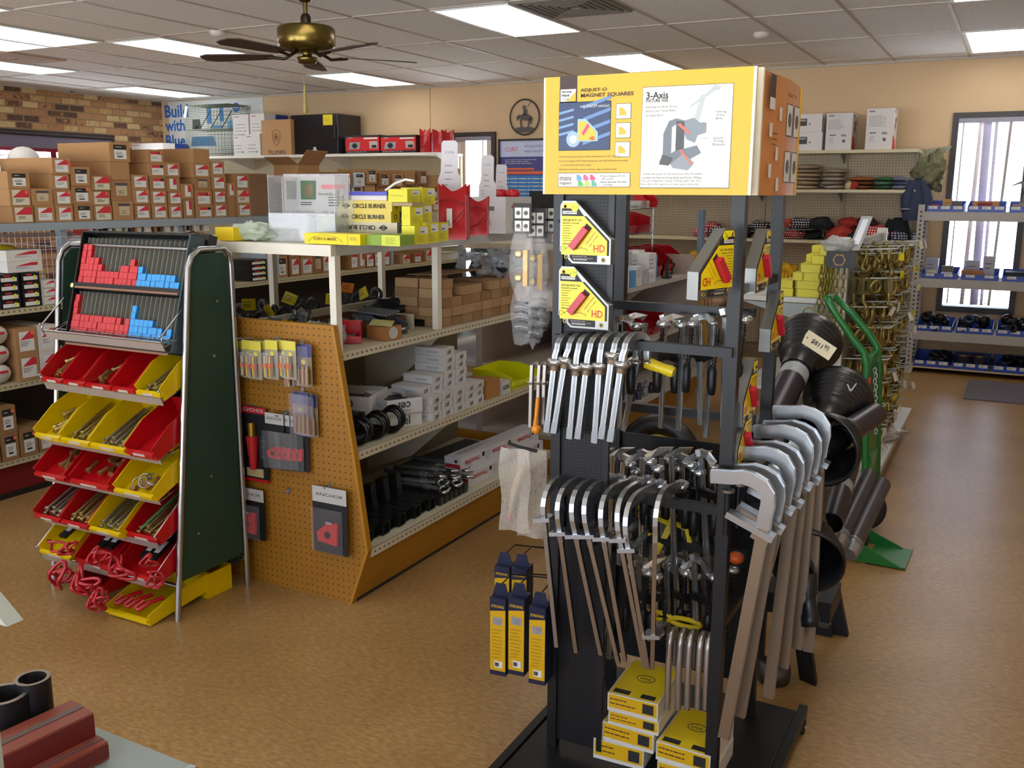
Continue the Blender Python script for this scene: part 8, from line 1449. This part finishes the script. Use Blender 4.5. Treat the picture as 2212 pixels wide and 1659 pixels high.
# ================================================================ PTO SHAFTS leaning on a black stand
PB_ = mat('16171a', .32, 0, .25, 10); TUBEM = mat('3a343c', .35, .5, .1, 6); LB = mat('9aa0a2', .5, 0, .3, 40)
def shaft(c0, c1, d0, d1, R, label, bell=True, rtube=.03, label_=True, tail=None, open_=False):
    """drive shaft from bell mouth c0 (px at depth d0) to far end c1"""
    A = DP(*c0, d0); Bq = DP(*c1, d1); ax = (Bq-A).normalized(); L = (Bq-A).length; t = thing('drive_shaft', label, 'drive shaft', A)
    if bell:
        b = MB(); pr = [(R, 0), (R*1.0, .018)]
        for q in range(6): z = .02+.016*q; rr = R*(1-.055*q); pr += [(rr, z), (rr*.96, z+.006), (rr*.975, z+.014)]
        pr += [(R*.6, .125), (R*.5, .14), (R*.46, .19)]; inner = [(R*.42, .18), (R*.5, .12), (R*.86, .06), (R*.92, 0), (R, 0)]
        b.lathe(inner[:-1]+pr, PB_, 30, (0, 0, 0), ax, cap=False); b.build('shield_cone', t)
        b = MB(); b.lathe([(R*.3, .13), (R*.3, .04), (R*.2, .03), (R*.2, -.03), (R*.13, -.03), (R*.13, .0)], mat('2a2b2f', .35, .6), 16, (0, 0, 0), ax); b.tube([V((0, 0, 0))+ax*.0-ax.cross(V((0, 0, 1))).normalized()*R*.3, ax.cross(V((0, 0, 1))).normalized()*R*.3], R*.1, PB_, 8); b.build('yoke', t)
    b = MB(); b.lathe([(rtube, .14 if bell else 0), (rtube, L)], TUBEM, 20, (0, 0, 0), ax, cap=False); b.lathe([(rtube*.9, L), (rtube*.9, .14 if bell else 0)], PB_, 20, (0, 0, 0), ax, cap=False); b.build('guard_tube', t)
    if label_: b = MB(); b.lathe([(rtube*1.01, .2), (rtube*1.01, .25)], LB, 20, (0, 0, 0), ax, cap=False); b.build('label_band', t)
    return t
shaft((1752, 735), (1640, 960), 3.15, 2.75, .105, 'black drive shaft guard with ribbed cone, topmost beneath the manila price tag', rtube=.045)
shaft((1812, 855), (1735, 1010), 3.05, 2.75, .11, 'black ribbed-cone drive shaft below the topmost one, red patch on its neck', rtube=.045, label_=False)
P = DP(1750, 896, 2.78); b = MB(); b.bx(-.012, .012, -.004, .0, -.008, .008, RED); tag(b.build('red_sticker', loc=P), 'small red sticker on the second drive shaft neck', 'sticker')
shaft((1772, 972), (1890, 895), 2.62, 2.95, .105, 'black drive shaft with open cone mouth facing the camera and grey tube', rtube=.036, label_=False)
b = MB(); P = DP(1758, 947, 2.56); b.lathe([(.012, 0), (.018, 0), (.018, .05), (.012, .05), (.012, 0)], STEEL, 18, (0, 0, 0), (.3, 1, -.1), cap=False); tag(b.build('splined_bore', loc=P), 'bare steel tube mouth inside the open black cone', 'tube end')
shaft((1742, 1215), (1758, 1060), 2.55, 2.85, .1, 'lowest black drive shaft with cone mouth pointing down to the floor', rtube=.04, label_=False)
b = MB(); A = DP(1742, 1240, 2.52); ax = (DP(1750, 1335, 2.5)-A).normalized(); b.lathe([(.025, 0), (.026, .05), (.02, .06), (.02, .1), (.024, .11), (.024, .135), (.014, .136)], mat('22262c', .3, .5), 18, (0, 0, 0), ax); tag(b.build('shaft_yoke', loc=A), 'glossy dark splined coupling pointing down out of the lowest cone', 'coupling')
for i, (c0, c1, r) in enumerate([((1812, 1165), (1880, 1025), .026), ((1838, 1185), (1905, 1045), .029)]):
    A = DP(*c0, 2.95); Bq = DP(*c1, 3.2); ax = (Bq-A).normalized(); L = (Bq-A).length; t = thing('hydraulic_cylinder', f'grey ribbed steel shaft tube leaning by the hand truck wheel, {("inner","outer")[i]} of two', 'cylinder', A, group='grey leaning tubes')
    b = MB(); b.lathe([(r, .02), (r, L)], mat('4c4b4e', .35, .4, .2, 20), 18, (0, 0, 0), ax); b.build('tube', t); b = MB(); b.lathe([(r*.8, -.03), (r*.95, -.025), (r*.95, .0), (r*1.05, .002), (r*1.05, .012), (r*.98, .014), (r*.98, .02), (r*1.04, .022), (r*1.04, .03)], mat('8f9090', .3, .6), 18, (0, 0, 0), ax); b.build('end_cap', t)
shaft((1795, 1130), (1835, 1000), 2.85, 3.2, .05, 'dark guard tube with grey label between the leaning cylinders and cones', bell=False, rtube=.034)
A = DP(1735, 1105, 2.62); b = MB(); b.bx(-.04, .04, 0, .002, -.065, .06, mat('b9b5b0', .6)); tag(b.build('price_card', loc=A, rot=(0, .12, -.1)), 'blank grey-white card hanging between the big clamps and drive shafts', 'card')
t = thing('shaft_stand', 'black steel stand with splayed foot carrying the drive shafts', 'stand', (3.05, -2.55, 0)); b = MB(); m = mat('0d0e12', .5)
b.slab([(-.06, -.1, .5), (.0, -.12, .5), (.085, -.09, 0), (.03, -.07, 0)], (0, .03, 0), m); b.build('leg', t); b = MB(); b.slab([(-.06, .3, .5), (.0, .3, .5), (.12, .32, 0), (.07, .32, 0)], (0, .03, 0), m); b.build('leg', t); b = MB(); b.bx(-.12, .02, -.1, .7, .46, .5, m); b.bx(-.12, -.08, -.1, .7, .8, .83, m); b.bx(-.12, -.09, -.08, -.05, .0, .83, m); b.bx(-.12, -.09, .66, .69, 0, .83, m); b.bx(-.12, .07, .29, .33, .0, .03, m); b.bx(-.12, .1, .0, .2, .18, .25, m); b.build('frame', t)
b = MB(); P = ZP(1675, 1395, .12); b.lathe([(.02, -.03), (.05, -.03), (.055, 0), (.05, .03), (.02, .03)], mat('4a4642', .4, .5), 20); tag(b.build('steel_flange', loc=(P.x, P.y, .03)), 'round dark steel flange lying on the floor behind the clamp bars', 'flange')
for k, (px, py, y) in enumerate([(1782, 860, -2.6), (1835, 845, -2.7)]): b = MB(); P = DP(px, py, 3.0-.1*k); b.slab([(0, 0, 0), (.006, 0, 0), (.02, 0, .025), (.017, 0, .027)], (0, .002, 0), clear('d8d8d8', .6)); b.slab([(0, 0, 0), (.006, 0, 0), (-.006, 0, .022), (-.009, 0, .02)], (0, .002, 0), clear('d8d8d8', .6)); tag(b.build('zip_tie', loc=P), f'clear tie strip poking up beside the ribbed cone, {("nearer","farther")[k]} one', 'tie')
# ================================================================ FOREGROUND: grey table corner with red channel sections and black pipes
tz = .75
E0, E1, E2 = ZP(205, 1570, tz), ZP(412, 1652, tz), ZP(300, 1760, tz)
t = thing('steel_table', 'pale grey steel table corner at the bottom edge of the view', 'table', (E1.x, E1.y, 0)); ux = (E0-E1).normalized(); uy = V((ux.y, -ux.x, 0)); uy = uy if uy.y < 0 else -uy
b = MB(); q0 = E1-V((E1.x, E1.y, 0)); L_, D_ = 1.3, .6
c = [q0, q0+ux*L_, q0+ux*L_+uy*D_, q0+uy*D_]; b.slab([p+V((0, 0, -.025)) for p in c], (0, 0, .025), mat('8f9a96', .4, .2, .06, 8)); b.build('table_top', t)
b = MB(); b.slab([q0+V((0, 0, -.03)), q0+uy*D_+V((0, 0, -.03)), q0+uy*D_+V((0, 0, .0015)), q0+V((0, 0, .0015))], -ux*.012, mat('b9bec0', .2, .9)); b.build('edge_strip', t)
for p in (c[0]+ux*.05+uy*.05, c[1]-ux*.05+uy*.05, c[2]-ux*.05-uy*.05, c[3]+ux*.05-uy*.05): b = MB(); b.bx(p.x-.02, p.x+.02, p.y-.02, p.y+.02, -0.0, tz-.025, mat('6f7876', .4)); b.build('leg', t)
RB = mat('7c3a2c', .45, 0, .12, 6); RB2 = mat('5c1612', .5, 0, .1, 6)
def bar3(A, Bq, w, h, label, grp='oxide red steel sections', name='steel_channel'):
    ax = (A-Bq).normalized(); sd = V((ax.y, -ax.x, 0)).normalized(); sd = sd if sd.x > 0 else -sd; up = V((0, 0, 1)); L = (A-Bq).length; b = MB()
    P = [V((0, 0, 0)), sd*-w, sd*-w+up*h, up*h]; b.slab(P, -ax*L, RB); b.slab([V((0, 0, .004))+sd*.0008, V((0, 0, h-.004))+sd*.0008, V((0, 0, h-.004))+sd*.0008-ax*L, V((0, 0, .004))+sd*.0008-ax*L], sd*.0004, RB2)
    b.slab([sd*-(w*.42)+up*(h+.0004), sd*-(w*.6)+up*(h+.0004), sd*-(w*.6)+up*(h+.0004)-ax*L, sd*-(w*.42)+up*(h+.0004)-ax*L], up*.0005, mat('5a4a44', .5)); return tag(b.build(name, loc=A), label, 'steel section', grp)
A = ZP(232, 1652, tz+.001); T = ZP(208, 1545, tz+.1)
far1 = ZP(209, 1625, tz+.001); dirv = (ZP(109, 1676, tz)-far1).normalized()
bar3(V((far1.x, far1.y, tz+.002)), V((far1.x, far1.y, tz+.002))+dirv*.7, .058, .062, 'larger oxide-red square steel section on the grey table')
f2 = ZP(236, 1640, tz+.001); bar3(V((f2.x, f2.y, tz+.002)), V((f2.x, f2.y, tz+.002))+dirv*.7, .028, .027, 'smaller oxide-red steel section leaning along the larger one')
for k, (px, py, r, h, lab) in enumerate([(70, 1465, .0245, .1, 'short black pipe standing behind the red steel section, full rim visible'), (8, 1500, .033, .09, 'wider black pipe cut off by the frame edge beside the shorter pipe')]):
    P = ZP(px, py, tz+h); t = thing('steel_pipe', lab, 'pipe', (P.x, P.y, tz+.001)); b = MB(); b.lathe([(r, 0), (r, h)], mat('15161a', .4, .3), 28, cap=False); b.lathe([(r*.78, h), (r*.78, 0)], mat('120f10', .6), 28, cap=False); b.build('wall', t); b = MB(); b.lathe([(r*.78, h), (r, h)], mat('8d8478', .35, .7), 28, cap=False); b.build('cut_rim', t)
P = ZP(8, 1325, tz+.35); t = thing('grey_bracket_stand', 'pale grey bracket edge poking in at the frame side above the pipes', 'stand', (P.x-.062, P.y, tz)); b = MB(); m = mat('9ea498', .5); b.slab([(-.08, 0, .36), (.03, 0, .36), (.065, 0, .335), (-.04, 0, .335)], (0, .02, 0), m); b.build('arm', t); b = MB(); b.bx(-.03, .0, 0, .02, 0, .36, m); b.build('post', t)
